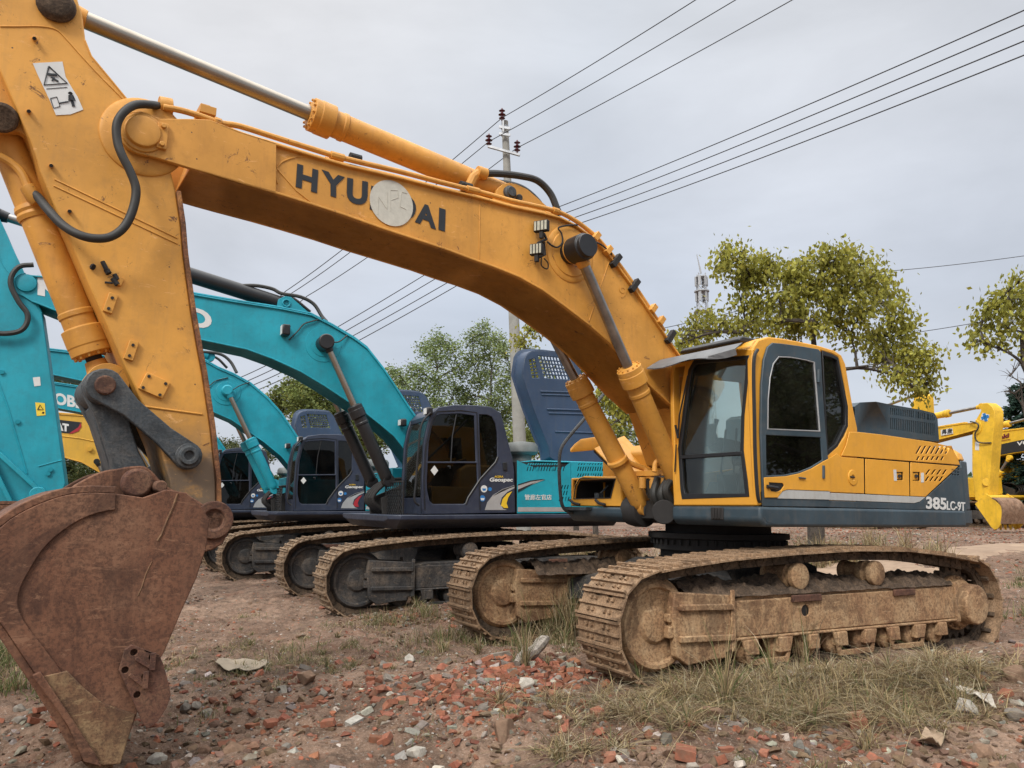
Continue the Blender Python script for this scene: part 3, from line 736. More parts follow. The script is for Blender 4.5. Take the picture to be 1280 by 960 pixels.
# ---- linkage
A = U.on(131, 482, 0.36); B = U.on(235, 570, 0.36); C_ = U.on(168, 604, 0.3)
def linkplate(a, b, w1, w2, y0, y1, mb):
    dx, dz = b[0]-a[0], b[1]-a[1]; an = math.degrees(math.atan2(dz, dx))
    poly = [(a[0]+w1*math.cos(R(an+90+t)), a[1]+w1*math.sin(R(an+90+t))) for t in range(0, 181, 20)]
    wm = min(w1, w2)*0.72
    poly += [(a[0]+dx*0.3-wm*math.cos(R(an+90)), a[1]+dz*0.3-wm*math.sin(R(an+90))), (a[0]+dx*0.7-wm*math.cos(R(an+90)), a[1]+dz*0.7-wm*math.sin(R(an+90)))]
    poly += [(b[0]+w2*math.cos(R(an-90+t)), b[1]+w2*math.sin(R(an-90+t))) for t in range(0, 181, 20)]
    poly += [(a[0]+dx*0.7+wm*math.cos(R(an+90)), a[1]+dz*0.7+wm*math.sin(R(an+90))), (a[0]+dx*0.3+wm*math.cos(R(an+90)), a[1]+dz*0.3+wm*math.sin(R(an+90)))]
    mb.prism(poly, y0, y1)
mb = MB(); linkplate(A, B, 0.118, 0.098, 0.32, 0.37, mb); linkplate(A, B, 0.118, 0.098, -0.37, -0.32, mb)
lk = mb.build('guide_link', M['link'], main, 0.008, rot=SW)
mb = MB().cyl((A[0],-0.40,A[1]), (A[0],0.405,A[1]), 0.066, n=28); mb.build('link_pin', M['rustd'], lk, 0.01)
mb = MB().cyl((A[0],-0.31,A[1]), (A[0],0.31,A[1]), 0.125, n=32); mb.build('link_bush', M['link'], lk, 0.012)
mb = MB().lathe((B[0],0.37,B[1]), (0,1,0), [(0,0.09),(0.015,0.09),(0.02,0.068),(0.045,0.063),(0.045,0.035),(0.02,0.03)], 28); mb.cyl((B[0],-0.40,B[1]), (B[0],0.37,B[1]), 0.075)
mb.build('link_pin', M['link'], lk, 0.004)
mb = MB()
w = 0.125
for s in (1, -1): linkplate((A[0], A[1]), (C_[0], C_[1]), 0.13, 0.13, *sorted((s*0.17, s*0.26)), mb)
an = Vector((C_[0]-A[0], 0, C_[1]-A[1])); 
mb.obox(Vector((A[0],0,A[1]))+an*0.5, an.normalized(), (0,1,0), an.normalized().cross(Vector((0,1,0))), an.length*0.36, 0.16, 0.10)
mb.build('bucket_link', M['link'], main, 0.012, rot=SW)

# ---- bucket
KY = 0.76
back_px = [(144,617),(112,616),(83,619),(60,626),(36,636),(12,650),(-8,668),(-24,690),(-32,715),(-32,742),(-20,766),(0,778),(21,808),(46,845),(67,878),(84,905),(100,938),(104,950)]
back = curve2(U.poly(back_px, KY), 3)
front_px = [(118,957),(150,955),(156,936),(171,893),(186,850),(206,814),(227,764),(246,722),(258,684),(262,650),(250,630),(233,616),(208,612),(179,622)]
front = U.poly(front_px, KY)
mb = MB()
side = back+front
for s in (1, -1): mb.prism(side, *sorted((s*(KY-0.035), s*KY)))
bucket = mb.build('bucket', M['rust'], main, 0.006, rot=SW)
MB().prism(strip(back, 0.045, 1), -KY-0.005, KY+0.005).build('bucket_shell', M['rust'], bucket, 0.006)
# raised band following the back, wear plates
inner_px = [(144,637),(122,641),(97,651),(72,668),(52,688),(37,712),(27,735),(22,757),(27,772),(45,796),(64,820),(80,842),(103,867),(125,880),(150,888),(171,893)]
outer_b = U.poly([(144,617),(112,616),(83,619),(60,626),(36,636),(12,650),(-8,668),(-24,690),(-32,715),(-32,742),(-20,766),(0,778),(21,808),(46,845)], KY)
band = curve2(outer_b, 3)+U.poly([(60,862),(84,862)], KY)+curve2(U.poly(inner_px[:11], KY), 3)[::-1]
inn = curve2(U.poly([(144,637),(122,641),(97,651),(72,668),(52,688),(37,712),(25,735),(22,757),(32,780),(52,806),(70,830),(84,852)], KY), 3)
band = curve2(outer_b, 3)+inn[::-1]
MB().prism(band, KY-0.002, KY+0.016).build('reinforcing_band', M['rust'], bucket, 0.004)
wear = U.poly([(46,846),(84,838),(103,858),(128,878),(150,886),(169,892),(156,935),(150,954),(128,956),(104,949),(84,905),(67,878)], KY)
MB().prism(wear, KY-0.002, KY+0.022).build('wear_plate', M['rusty'], bucket, 0.006)
mb = MB(); mb.prism(U.poly([(40,843),(50,838),(82,886),(118,940),(126,956),(104,950),(84,905),(64,876)], KY), KY-0.003, KY+0.045)
mb.tube([U.p3(*p, KY+0.012) for p in ((103,862),(96,876),(84,895))], 0.01, 6)
mb.build('corner_shroud', M['rust'], bucket, 0.006)
mb = MB(); mb.tube([U.p3(*p, KY+0.001) for p in ((222,617),(217,632),(209,650),(202,668),(197,676))], 0.008, 5); mb.tube([U.p3(*p, KY-0.002) for p in ((190,702),(183,716),(177,735),(172,745))], 0.006, 5)
mb.build('weld_seam', M['rusty'], bucket)
# ears
ear = curve2(U.poly([(82,614),(100,602),(125,590),(146,586),(165,583),(184,585),(204,606)], 0.36), 4)+U.poly([(215,612),(240,622),(262,636),(274,640),(283,652),(284,666),(277,680),(265,687),(254,690),(246,700),(230,690),(200,660),(150,650),(100,640)], 0.36)
mb = MB()
for s in (1, -1): mb.prism(ear, *sorted((s*0.33, s*0.39)))
ears = mb.build('bucket_ear', M['rust'], bucket, 0.01)
mb = MB()
c = U.on(170, 604, 0.39); mb.lathe((c[0],0.36,c[1]), (0,1,0), [(0,0.10),(0.08,0.10),(0.10,0.085),(0.10,0.02)], 28)
c = U.on(267, 650, 0.39); mb.lathe((c[0],0.36,c[1]), (0,1,0), [(0,0.135),(0.05,0.135),(0.05,0.075),(0.03,0.07),(0.03,0.02)], 28)
c = U.on(200, 608, 0.5); mb.cyl((c[0],0.36,c[1]), (c[0],0.55,c[1]), 0.04, n=14)
mb.build('ear_boss', M['rustd'], bucket, 0.008)
# lip and teeth
lip = U.on(128, 956, KY); l0 = U.on(92, 905, KY)
mb = MB(); t = Vector((lip[0]-l0[0], 0, lip[1]-l0[1])).normalized()
mb.obox(Vector((l0[0],0,l0[1]))+t*0.1, t, (0,1,0), t.cross(Vector((0,1,0))), 0.25, KY, 0.03)
mb.build('bucket_lip', M['rusty'], bucket, 0.008)
nrm = t.cross(Vector((0,1,0)))
for k in range(5):
    y = -0.68+k*0.34; mb = MB()
    if k == 4: y = 0.66
    base = Vector((lip[0], y, lip[1]))-t*0.12
    ring = lambda c, a, b: [c+Vector((0,-a,0))-nrm*b, c+Vector((0,a,0))-nrm*b, c+Vector((0,a,0))+nrm*b, c+Vector((0,-a,0))+nrm*b]
    mb.loft([ring(base-t*0.16, 0.05, 0.05), ring(base+t*0.02, 0.075, 0.075), ring(base+t*0.10, 0.07, 0.065), ring(base+t*0.19, 0.05, 0.035), ring(base+t*0.26, 0.045, 0.012)])
    mb.build('bucket_tooth', M['rusty'], bucket, 0.006, fix=True)
# side cutters
sc = U.poly([(156,812),(165,806),(199,819),(203,828),(211,856),(213,868),(208,884),(196,902),(184,910),(178,903),(170,884),(160,862),(149,838)], KY+0.03)
hl = [U.on(167,815,KY+0.03), U.on(190,821,KY+0.03), U.on(156,837,KY+0.03), U.on(181,845,KY+0.03), U.on(171,868,KY+0.03)]
for s in (1, -1):
    mb = MB(); mb.plate(sc, [circ(c, 0.022, 10) for c in hl], *((KY+0.005, KY+0.045) if s > 0 else (-KY-0.045, -KY-0.005)))
    for p in (((170,823),(190,835)), ((162,843),(181,858))):
        a = Vector(U.p3(*p[0], KY+0.05)); b = Vector(U.p3(*p[1], KY+0.05))
        a.y *= s; b.y *= s; mb.bar(a, b, 0.035, 0.02); mb.obox(b+Vector((0,0,0.04)), (1,0,0), (0,1,0), (0,0,1), 0.015, 0.018, 0.05)
    mb.build('side_cutter', M['rustd'], bucket, 0.006)

# ---- upper structure
YN = 1.48
XF = U.on(948, 631, YN)[0]
ZB = U.on(948, 631, YN)[1]
# inner edge of the cab: where the plane x = XF meets px 842
YF = U.onx(842, 631, XF)[0]
print('cab front x', XF, 'z', ZB, 'inner y', YF, 'width', YN-YF)
def up(x, y=0): return U.p3(*x, y)
cab = None
side_out = [(948,631),(946,600),(944,560),(941,500),(940,450),(942,434),(948,425),(960,421),(978,423),(1000,427),(1024,432),(1043,438),(1052,444),(1057,455),(1062,485),(1067,512),(1072,536),(1072,600),(1070,634)]
door_out = [(951.5,633),(950,596),(948,540),(949,480),(952,450),(957,434),(963,429),(975,430),(1000,433.5),(1020,437),(1023,440),(1025,480),(1029,540),(1032,572),(1033.5,634)]
rwin = [(1026,438),(1040,442),(1048,446),(1052,458),(1057,482),(1060,508),(1060,532),(1056,545),(1047,558),(1033,570),(1030,540),(1027,480)]
SO = U.poly(side_out, YN); DO = U.poly(door_out, YN); RW = U.poly(rwin, YN)
mb = MB()
din = U.poly([(955,628),(953,596),(951,540),(952,480),(955,452),(960,438),(966,433),(975,434),(1000,437),(1018,440),(1022,480),(1026,540),(1029,572),(1030,628)], YN)
mb.plate(SO, [din, RW], YN-0.06, YN)
fs_out = [(x, z) for x, z in SO]
mid = [(XF-0.10, ZB+0.3), (XF-0.08, ZB+1.38), (XF-1.1, ZB+1.42), (XF-1.2, ZB+0.45)]
mb.plate(SO, [mid], YF, YF+0.05)
# roof, rear wall, floor as sections between the two sides
roof_line = U.poly([(942,434),(948,425),(960,421),(978,423),(1000,427),(1024,432),(1043,438),(1052,444)], YN)
mb.prism(strip(roof_line, 0.05, 1) if False else roof_line+[(x, z-0.06) for x, z in roof_line[::-1]], YF+0.01, YN-0.01)
rx = U.on(1062, 485, YN)[0]
mb.box(rx-0.04, rx+0.02, YF+0.05, YN-0.06, ZB, ZB+0.75)
mb.box(rx-0.03, XF-0.02, YF+0.05, YN-0.06, ZB-0.02, ZB+0.04)
# front frame
zt = U.on(943, 432, YN)[1]
def fq(px, py): return U.onx(px, py, XF)
fo = [fq(*p) for p in ((948,632),(944,560),(941,500),(940,455),(941,436),(925,436),(870,444),(857,452),(852,480),(846,540),(842,632))]
fh = [fq(*p) for p in ((936,620),(934,600),(929,563),(930,520),(935,470),(936,446),(868,452),(862,462),(857,500),(849,560),(852,610),(854,622))]
mb.plate(fo, [fh], XF-0.05, XF+0.004, plane='yz')
cab = mb.build('cab', M['body'], main, 0.012, rot=SW, fix=True)
fg = [fq(*p) for p in ((937,621),(935,600),(930,563),(931,520),(936,470),(937,444),(868,450),(861,462),(856,500),(848,560),(851,612),(853,624))]
MB().plate(fg, [], XF-0.030, XF-0.022, plane='yz').build('windscreen', M['glass'], cab)
mb = MB(); fr2 = [fq(*p) for p in ((932,617),(930,600),(926,565),(927,520),(932,470),(933,449),(870,455),(865,464),(860,500),(852,560),(855,608),(857,617))]
mb.plate(fg, [fr2], XF-0.02, XF+0.010, plane='yz')
a = fq(850, 574); b = fq(928, 564)
mb.box(XF-0.02, XF+0.012, min(a[0],b[0]), max(a[0],b[0]), (a[1]+b[1])/2-0.018, (a[1]+b[1])/2+0.018)
mb.build('windscreen_seal', M['black'], cab, 0.004)
wp = MB(); wp.tube([(XF+0.04, *fq(851,545)), (XF+0.045, *fq(853,520)), (XF+0.05, *fq(864,470))], 0.010, 6); wp.tube([(XF+0.04, *fq(851,548)), (XF+0.045, *fq(848,532))], 0.014, 6)
wp.tube([(XF+0.03, *fq(846,590)), (XF+0.045, *fq(849,556))], 0.008, 6)
wp.build('wiper', M['black'], cab)
MB().plate(RW, [], YN-0.035, YN-0.028).build('rear_side_window', M['doorglass'], cab)
MB().plate(U.poly([(1028,438),(1041,443),(1048,447),(1060,508),(1060,533),(1047,558),(1033,571)], YN), [U.poly([(1029,444),(1040,447),(1046,450),(1057,508),(1057,531),(1045,555),(1035,563)], YN)], YN-0.027, YN+0.002).build('window_seal', M['black'], cab, 0.003)
# pillar rail beside the door
mb = MB(); mb.tube(curve([up(p, YN+0.035) for p in ((947,437),(943,446),(942,470),(943,520),(944,570),(947,618),(950,628))], 4), 0.017, 8)
mb.build('grab_rail', M['black'], cab)
mb = MB(); zr = U.on(962, 421, YN)[1]
mb.prism([(XF-0.02, zr-0.06), (XF+0.0, zr-0.03), (XF-0.06, zr+0.012), (XF-0.45, zr+0.01), (XF-0.5, zr-0.04), (XF-0.4, zr-0.06)], YF+0.12, YN-0.16)
mb.build('roof_hatch', M['black'], cab, 0.02)
# sun visor: bent sheet hung from the roof edge
mb = MB(); rows = []
n1 = 10
for i in range(n1+1):
    y = YF-0.04+(YN-0.02-YF+0.04)*i/n1; s = i/n1
    rows.append([(XF+0.0, y, zt+0.045), (XF+0.12, y, zt+0.015-0.0*s), (XF+0.25-0.02*s, y, zt-0.055-0.03*math.sin(s*3)), (XF+0.33-0.12*s, y, zt-0.105-0.02*math.sin(s*9))])
V = [p for r in rows for p in r]+[(p[0], p[1], p[2]-0.008) for r in rows for p in r]; n = len(V)//2; Fc = []
for i in range(n1):
    for j in range(3):
        a = i*4+j; Fc.append((a, a+1, a+5, a+4)); Fc.append((a+n, a+4+n, a+5+n, a+1+n))
mb.add(V, Fc); mb.build('sun_visor', plain('grey visor sheet', (0.13, 0.135, 0.14), 0.5), cab)
# door
mb = MB(); gl_up = U.poly([(956,537),(956.5,500),(959,472),(963,455),(970,446),(985,446.5),(1004,450),(1015,453),(1018,490),(1022,540)], YN)
gl_lo = U.poly([(954.5,544),(1023,547),(1025,575),(1010,584),(995,590),(978,593.5),(955,594.5)], YN)
mb.plate(DO, [gl_up, gl_lo], YN+0.004, YN+0.030)
door = mb.build('cab_door', M['blue'], cab, 0.006)
MB().plate(U.poly([(956,537),(956.5,500),(959,472),(963,455),(970,446),(985,446.5),(1004,450),(1015,453),(1018,490),(1022,540)], YN), [], YN+0.012, YN+0.018).build('door_window', M['doorglass'], door)
MB().plate(gl_lo, [], YN+0.012, YN+0.018).build('lower_door_window', M['darkglass'], door)
mb = MB(); mb.plate(gl_up, [U.poly([(957,536),(957.4,500),(959.8,473),(963.8,456),(970.3,447.3),(985,447.6),(1004,451),(1014.2,453.8),(1017.2,490),(1021.2,538.5)], YN)], YN+0.019, YN+0.034)
mb.build('window_trim', M['silver'], door, 0.002)
dp = U.poly([(951,597),(978,595.5),(995,592),(1010,586),(1025,577),(1032,573.5),(1033.5,614),(980,612),(974,614),(968,622),(952,622)], YN)
hh = U.poly([(957,603),(974,604),(976,607),(972,613),(966,615),(960,614),(957,609)], YN)
MB().plate(dp, [hh], YN+0.031, YN+0.040).build('door_panel', M['body'], door, 0.003)
mb = MB(); mb.prism(hh, YN+0.031, YN+0.033); mb.tube([up((959,608), YN+0.05), up((972,610), YN+0.05)], 0.018, 8); mb.build('door_handle', M['black'], door, 0.003)
MB().prism(U.poly([(968,622),(975,614),(981,612.5),(1033.5,614.5),(1033.5,624.5),(968,623)], YN), YN+0.031, YN+0.037).build('door_stripe', M['stripe'], door)
mb = MB()
for p in ((1023,470),(1029,590)): mb.cyl(up((p[0], p[1]-8), YN+0.04), up((p[0], p[1]+8), YN+0.04), 0.018, n=10)
mb.tube([up((999,597), YN+0.05), up((1007,598), YN+0.05)], 0.008, 6)
mb.build('hinge', M['blue'], door)
# seat, console and levers seen through the glass
yc = (YN+YF)/2
mb = MB(); mb.box(XF-1.05, XF-0.55, yc-0.24, yc+0.24, ZB+0.42, ZB+0.54)
mb.prism([(XF-1.02, ZB+0.5), (XF-0.90, ZB+0.5), (XF-1.04, ZB+1.12), (XF-1.14, ZB+1.12)], yc-0.23, yc+0.23)
mb.prism([(XF-1.05, ZB+1.12), (XF-1.13, ZB+1.12), (XF-1.16, ZB+1.30), (XF-1.08, ZB+1.30)], yc-0.12, yc+0.12)
mb.box(XF-0.98, XF-0.62, yc-0.2, yc+0.2, ZB+0.06, ZB+0.42)
mb.build('operator_seat', M['seat'], cab, 0.04, 3)
mb = MB()
for s in (1, -1):
    mb.prism([(XF-1.0, ZB+0.55), (XF-0.45, ZB+0.58), (XF-0.38, ZB+0.66), (XF-0.45, ZB+0.72), (XF-1.0, ZB+0.68)], *sorted((yc+s*0.27, yc+s*0.42)))
    mb.tube([(XF-0.45, yc+s*0.34, ZB+0.70), (XF-0.42, yc+s*0.33, ZB+0.80), (XF-0.44, yc+s*0.31, ZB+0.92)], [0.03, 0.014, 0.03], 8)
    mb.tube([(XF-0.30, yc+s*0.08, ZB+0.05), (XF-0.22, yc+s*0.08, ZB+0.35), (XF-0.30, yc+s*0.07, ZB+0.78)], 0.012, 6)
    mb.box(XF-0.32, XF-0.16, yc+s*0.10-0.05, yc+s*0.10+0.05, ZB+0.08, ZB+0.11)
mb.prism([(XF-0.32, ZB+0.62), (XF-0.28, ZB+0.62), (XF-0.33, ZB+0.86), (XF-0.37, ZB+0.86)], YF+0.07, YF+0.30)
mb.build('control_console', M['interior'], cab, 0.01)
mb = MB(); mb.box(rx+0.02, rx+0.05, YF+0.1, YN-0.1, ZB+0.75, ZB+1.35)
for i in range(8): mb.box(rx+0.0, rx+0.03, yc-0.32, yc+0.32, ZB+0.80+i*0.065, ZB+0.815+i*0.065)
mb.build('rear_window_guard', M['interior'], cab) if False else None

# body panels behind the cab
YB = 1.50
core = U.poly([(1000,630),(1000,590),(1050,570),(1066,541),(1128,549),(1180,558),(1196,566),(1203,600),(1208,655),(1000,655)], YB)
MB().prism(core, -1.40, 1.42).build('dark_bay_block', M['matt'], main, rot=SW)  # solid black block stands in for the darkness behind the vent slots
z8 = lambda x, y: (1000+x*0.2708, 440+y*0.2708)
def slots(rows):
    out = []
    for (x0, x1, n, yb, yt, sl, w) in rows:
        for i in range(n):
            x = x0+(x1-x0)*i/(n-1)
            out.append(U.poly([z8(x, yb), z8(x+w, yb), z8(x+w+sl, yt), z8(x+sl, yt)], YB))
    return out
top_seam = lambda x: 571+(x-1057)*0.0785
panels = []
# upper cover (above the seam), lower doors below
upper = [(1062,540),(1073,540),(1100,543),(1128,547),(1165,552.5),(1184,557),(1192,563),(1198,574),(1200,top_seam(1200)-1),(1137,top_seam(1137)-1),(1080,top_seam(1080)-1),(1052,top_seam(1052)-1),(1058,556)]
s_up = slots([(533,668,7,470,434,20,9),(536,648,6,499,482,9,9)])
mb = MB(); mb.plate(U.poly(upper, YB), s_up, YB-0.009, YB)
mb.build('engine_cover', M['body'], main, 0.006, rot=SW)
low1 = [(1035,574),(1046,567),(1052,top_seam(1052)+0.6),(1080,top_seam(1080)+0.6),(1080.5,617),(1035,615)]
low2 = [(1082,top_seam(1082)+0.6),(1136.5,top_seam(1136)+0.6),(1137,620),(1082,617)]
low3 = [(1138.5,top_seam(1138)+0.6),(1198,top_seam(1198)+0.6),(1157,621),(1138.5,620)]
mb = MB(); mb.plate(U.poly(low1, YB), [], YB-0.009, YB); mb.lathe(up((1065.5,597), YB-0.001), (0,1,0), [(0,0.085),(0.01,0.08),(0.012,0.03),(0.0,0.025)], 24)
mb.build('side_door', M['body'], main, 0.006, rot=SW)
mb = MB(); mb.plate(U.poly(low2, YB), [U.poly([(1120,590),(1129,590),(1129,600),(1120,600)], YB)], YB-0.009, YB); mb.prism(U.poly([(1121,591),(1128,591),(1128,599),(1121,599)], YB), YB-0.02, YB-0.012)
d2 = mb.build('side_door', M['body'], main, 0.006, rot=SW)
s_lo = slots([(578,655,4,566,543,16,9),(576,640,4,596,575,14,9)])
mb = MB(); mb.plate(U.poly(low3, YB), s_lo+[U.poly([(1141,590),(1150,590),(1150,601),(1141,601)], YB)], YB-0.009, YB); mb.prism(U.poly([(1142,591),(1149,591),(1149,600),(1142,600)], YB), YB-0.02, YB-0.012)
d3 = mb.build('side_door', M['body'], main, 0.006, rot=SW)
mb = MB()
mb.prism(U.poly([(1116.5,587),(1120,587),(1121,601),(1117.5,601)], YB), YB+0.001, YB+0.003); mb.build('latch_sticker', M['white'], d2)
mb = MB(); mb.prism(U.poly([(1151,591),(1154.5,591),(1154.5,603),(1151,603)], YB), YB+0.001, YB+0.003); mb.build('latch_sticker', M['white'], d3)
mb = MB(); mb.cyl(up((1124.5,595), YB-0.02), up((1124.5,595), YB+0.01), 0.02, n=12); mb.cyl(up((1145.5,595), YB-0.02), up((1145.5,595), YB+0.01), 0.02, n=12); mb.tube([up((1063,596), YB+0.013), up((1068,596.5), YB+0.013)], 0.01, 6)
mb.build('latch', M['matt'], main, rot=SW)
MB().prism(U.poly([(1035,616),(1082,618),(1157,621.5),(1150,627),(1143,629),(1130,628.5),(1035,625)], YB), YB-0.009, YB).build('side_stripe', M['stripe'], main, 0.003, rot=SW)
dk = [(1035,625.8),(1130,629.2),(1143,629.6),(1151,627.6),(1158,621.5),(1199,top_seam(1199)+2),(1202.5,top_seam(1199)+2),(1208.5,638.5),(1035,634)]
vh = [U.poly([z8(x, y), z8(x+9, y), z8(x+9, y+6), z8(x, y+6)], YB) for x in (700,713,726) for y in (540,552,564)]
mb = MB(); mb.plate(U.poly(dk, YB), vh, YB-0.009, YB); lowp = mb.build('lower_panel', M['blue'], main, 0.004, rot=SW)
lettering("385", [up((1157.5,636), YB+0.002), up((1183,637.5), YB+0.002), up((1157.5,620.5), YB+0.002)], 'painted_letter', M['white'], lowp, bold=0.03)
lettering("LC-9T", [up((1183.5,637.5), YB+0.002), up((1206.5,639), YB+0.002), up((1183.5,626), YB+0.002)], 'painted_letter', M['white'], lowp, bold=0.02)
# counterweight, rounded in plan
xa = U.on(1203, 600, YB)[0]; xb = U.on(1218, 640, YB)[0]
zc0 = U.on(1210, 638, YB)[1]; zc1 = U.on(1208, 576, YB)[1]; zc2 = U.on(1203, 558, YB)[1]; zbot = U.on(1200, 659, YB)[1]
print('body rear x', xa, xb, 'z', zc0, zc1, zc2, zbot)
def plan(x0, x1, e, inset=0.0):
    P = [(x0, YB-inset)]
    for k in range(0, 13):
        a = R(90-180*k/12); P.append((x0-0.02-(x0-x1-0.02)*max(0, math.cos(a))**0.55-e*math.cos(a), (YB-inset)*math.copysign(abs(math.sin(a))**0.6, math.sin(a))))
    P.append((x0, -YB+inset)); return P
def slab(x0, x1, e, levels):
    mb = MB(); mb.loft([[(p[0], p[1], z) for p in plan(x0, x1, e, ins)] for z, ins in levels]); return mb
slab(xa, xb-0.02, 0.28, [(zc0, 0.0), (zc1-0.004, 0.0)]).build('counterweight', M['blue'], main, 0.03, 3, rot=SW, fix=True)
slab(xa+0.04, xb+0.04, 0.28, [(zc1, 0.0), ((zc1+zc2)/2, 0.03), (zc2, 0.16)]).build('counterweight_cap', M['body'], main, 0.03, 3, rot=SW, fix=True)
slab(xa+0.03, xb-0.06, 0.30, [(zbot, 0.05), (zbot+0.05, -0.01), (zc0-0.004, -0.01)]).build('rear_bumper', M['blue'], main, 0.03, 3, rot=SW, fix=True)
# base frame skirt
xs = U.on(951, 633, YB)[0]
mb = MB(); sk = [(xa+0.02, zc0-0.004), (xs+0.02, ZB-0.015), (xs+0.02, zbot+0.08), (xs-0.05, zbot+0.02), (xs-0.2, zbot), (xa+0.02, zbot)]
mb.prism(sk, 1.18, YB+0.02)
y1 = U.onx(842, 632, xs)[0]
mb.prism([(xs-0.5, ZB-0.015), (xs+0.03, ZB-0.015), (xs+0.035, zbot+0.06), (xs-0.03, zbot), (xs-0.5, zbot)], y1, YB+0.018)
mb.build('side_skirt', M['blue'], main, 0.03, 3, rot=SW)
mb = MB(); a = U.onx(897, 642, xs+0.03)
mb.box(xs+0.025, xs+0.045, a[0]-0.08, a[0]+0.08, a[1]-0.06, a[1]+0.06)
for k in (-1, 0, 1): mb.box(xs+0.04, xs+0.06, a[0]+k*0.035-0.01, a[0]+k*0.035+0.01, a[1]-0.05, a[1]+0.05)
mb.build('horn_grille', M['matt'], main, 0.008, rot=SW)
mb = MB(); mb.box(xa, xs-0.3, -1.42, 1.2, zbot+0.02, zbot+0.07); mb.box(-0.9, xs-0.35, -0.5, 0.38, zbot+0.0, zbot+0.12)
for s in (1, -1): mb.prism([(-1.2, zbot), (0.80, zbot), (0.84, zbot+0.14), (0.62, zbot+0.46), (0.3, zbot+0.46), (-1.2, zbot+0.3)], *sorted((s*0.40, s*0.46)))
mb.build('swing_frame', M['matt'], main, 0.01, rot=SW)
# far side body and tank cover
zt2 = U.on(800, 553, -0.6)[1]; xt = U.on(800, 553, -0.6)[0]
mb = MB(); mb.prism([(xa, zbot+0.1), (xt-0.15, zbot+0.1), (xt-0.15, zt2-0.10), (xt-0.3, zt2), (-0.9, zt2), (xa, zt2-0.1)], -1.48, -0.58)
mb.build('tank_cover', M['body'], main, 0.04, 3, rot=SW)
# tool box on the right front, its lid open
x_t = U.on(745, 640, -1.0)[0]
tq = lambda a, b: U.onx(a, b, x_t)
tb_o = [tq(*p) for p in ((713,632),(717,610),(722,598),(730,595),(772,596),(776,600),(777,633))]
tb_h = [tq(*p) for p in ((718,623),(720,608),(725,599),(769,599),(763,622))]
print('tool box', x_t, tb_o)
mb = MB(); mb.plate(tb_o, [tb_h], x_t-0.03, x_t, plane='yz')
ya, yb = max(p[0] for p in tb_o), min(p[0] for p in tb_o); za, zb_ = min(p[1] for p in tb_o), max(p[1] for p in tb_o)
mb.box(x_t-0.75, x_t-0.01, ya-0.03, ya, za, zb_-0.02); mb.box(x_t-0.75, x_t-0.01, yb, yb+0.03, za, zb_-0.02); mb.box(x_t-0.75, x_t-0.01, yb, ya, za, za+0.03)
mb.box(x_t-0.75, x_t-0.01, yb+0.04, ya, zb_-0.05, zb_-0.02); mb.box(x_t-0.78, x_t-0.74, yb, ya, za, zb_)
tbx = mb.build('tool_box', M['body'], main, 0.012, rot=SW, fix=True)
mb = MB(); mb.box(x_t-0.70, x_t-0.69, yb+0.03, ya-0.03, za+0.03, zb_-0.05); mb.box(x_t-0.7, x_t-0.04, ya-0.036, ya-0.031, za+0.03, zb_-0.05); mb.box(x_t-0.7, x_t-0.04, yb+0.03, ya-0.03, za+0.031, za+0.036); mb.box(x_t-0.7, x_t-0.04, yb+0.031, yb+0.036, za+0.03, zb_-0.05); mb.box(x_t-0.7, x_t-0.04, yb+0.06, ya-0.03, zb_-0.06, zb_-0.052)  # black sheets paint the shade inside the box; rim and hooks are real
mb.plate([tq(*p) for p in ((717,624),(719,608),(724.5,598),(770,598),(764,623))], [tb_h], x_t+0.001, x_t+0.01, plane='yz')
for p, q in (((714,625),(727,631)), ((746,625),(759,631))):
    a = Vector((x_t+0.02, *tq(*p))); b = Vector((x_t+0.03, *tq(*q))); mb.tube([a, (a+b)/2+Vector((0.02,0,-0.01)), b], 0.018, 7)
mb.build('tool_box_dark_and_rim', M['matt'], tbx, 0.004)
mb = MB(); a = tq(745, 606); b = tq(740, 618); mb.tube([(x_t-0.2, a[0], a[1]), (x_t-0.12, b[0], b[1])], 0.012, 6); mb.box(x_t-0.16, x_t-0.08, b[0]-0.05, b[0]+0.03, b[1]-0.05, b[1]+0.02)
mb.build('box_latch', M['link'], tbx)
mb = MB(); P = [up((742,565), -1.25), up((774,597), -0.66), up((822,594), -0.66), up((780,549), -1.25)]
P[0] = Vector(P[0]); P[1] = Vector(P[1]); P[2] = Vector(P[2]); P[3] = Vector(P[3])
nn = (P[1]-P[0]).cross(P[3]-P[0]).normalized()*0.03
mb.loft([[p for p in P], [p+nn for p in P]])
mb.build('cover_underside', M['matt'], tbx, fix=True)
lid = MB(); Q = [Vector(up(p, -1.27)) for p in ((712,566),(718,559),(726,553),(753,549),(762,549),(758,562))]
lid.loft([Q, [q+Vector((-0.02,-0.02,0.05)) for q in Q]])
lid.loft([[p+nn*1.05 for p in P], [p+nn*1.9 for p in P]])
lid.build('open_lid', M['body'], tbx, 0.01, fix=True)
mb = MB(); mb.prism([(x_t-0.9, za-0.01), (x_t+0.03, za-0.01), (x_t+0.03, zbot+0.08), (x_t-0.05, zbot), (x_t-0.9, zbot)], yb-0.02, ya+0.05)
mb.build('front_step_frame', M['blue'], main, 0.03, 3, rot=SW)
mb = MB(); mb.tube(curve([up(p, -1.42) for p in ((765,479),(752,496),(736,517),(712,545),(701,562),(699,585),(700,610),(703,632),(712,640),(730,642))], 5), 0.022, 8)
mb.box(x_t-0.1, x_t+0.12, yb, yb+0.45, za-0.05, za-0.01)
mb.build('handrail', M['link'], main, rot=SW)
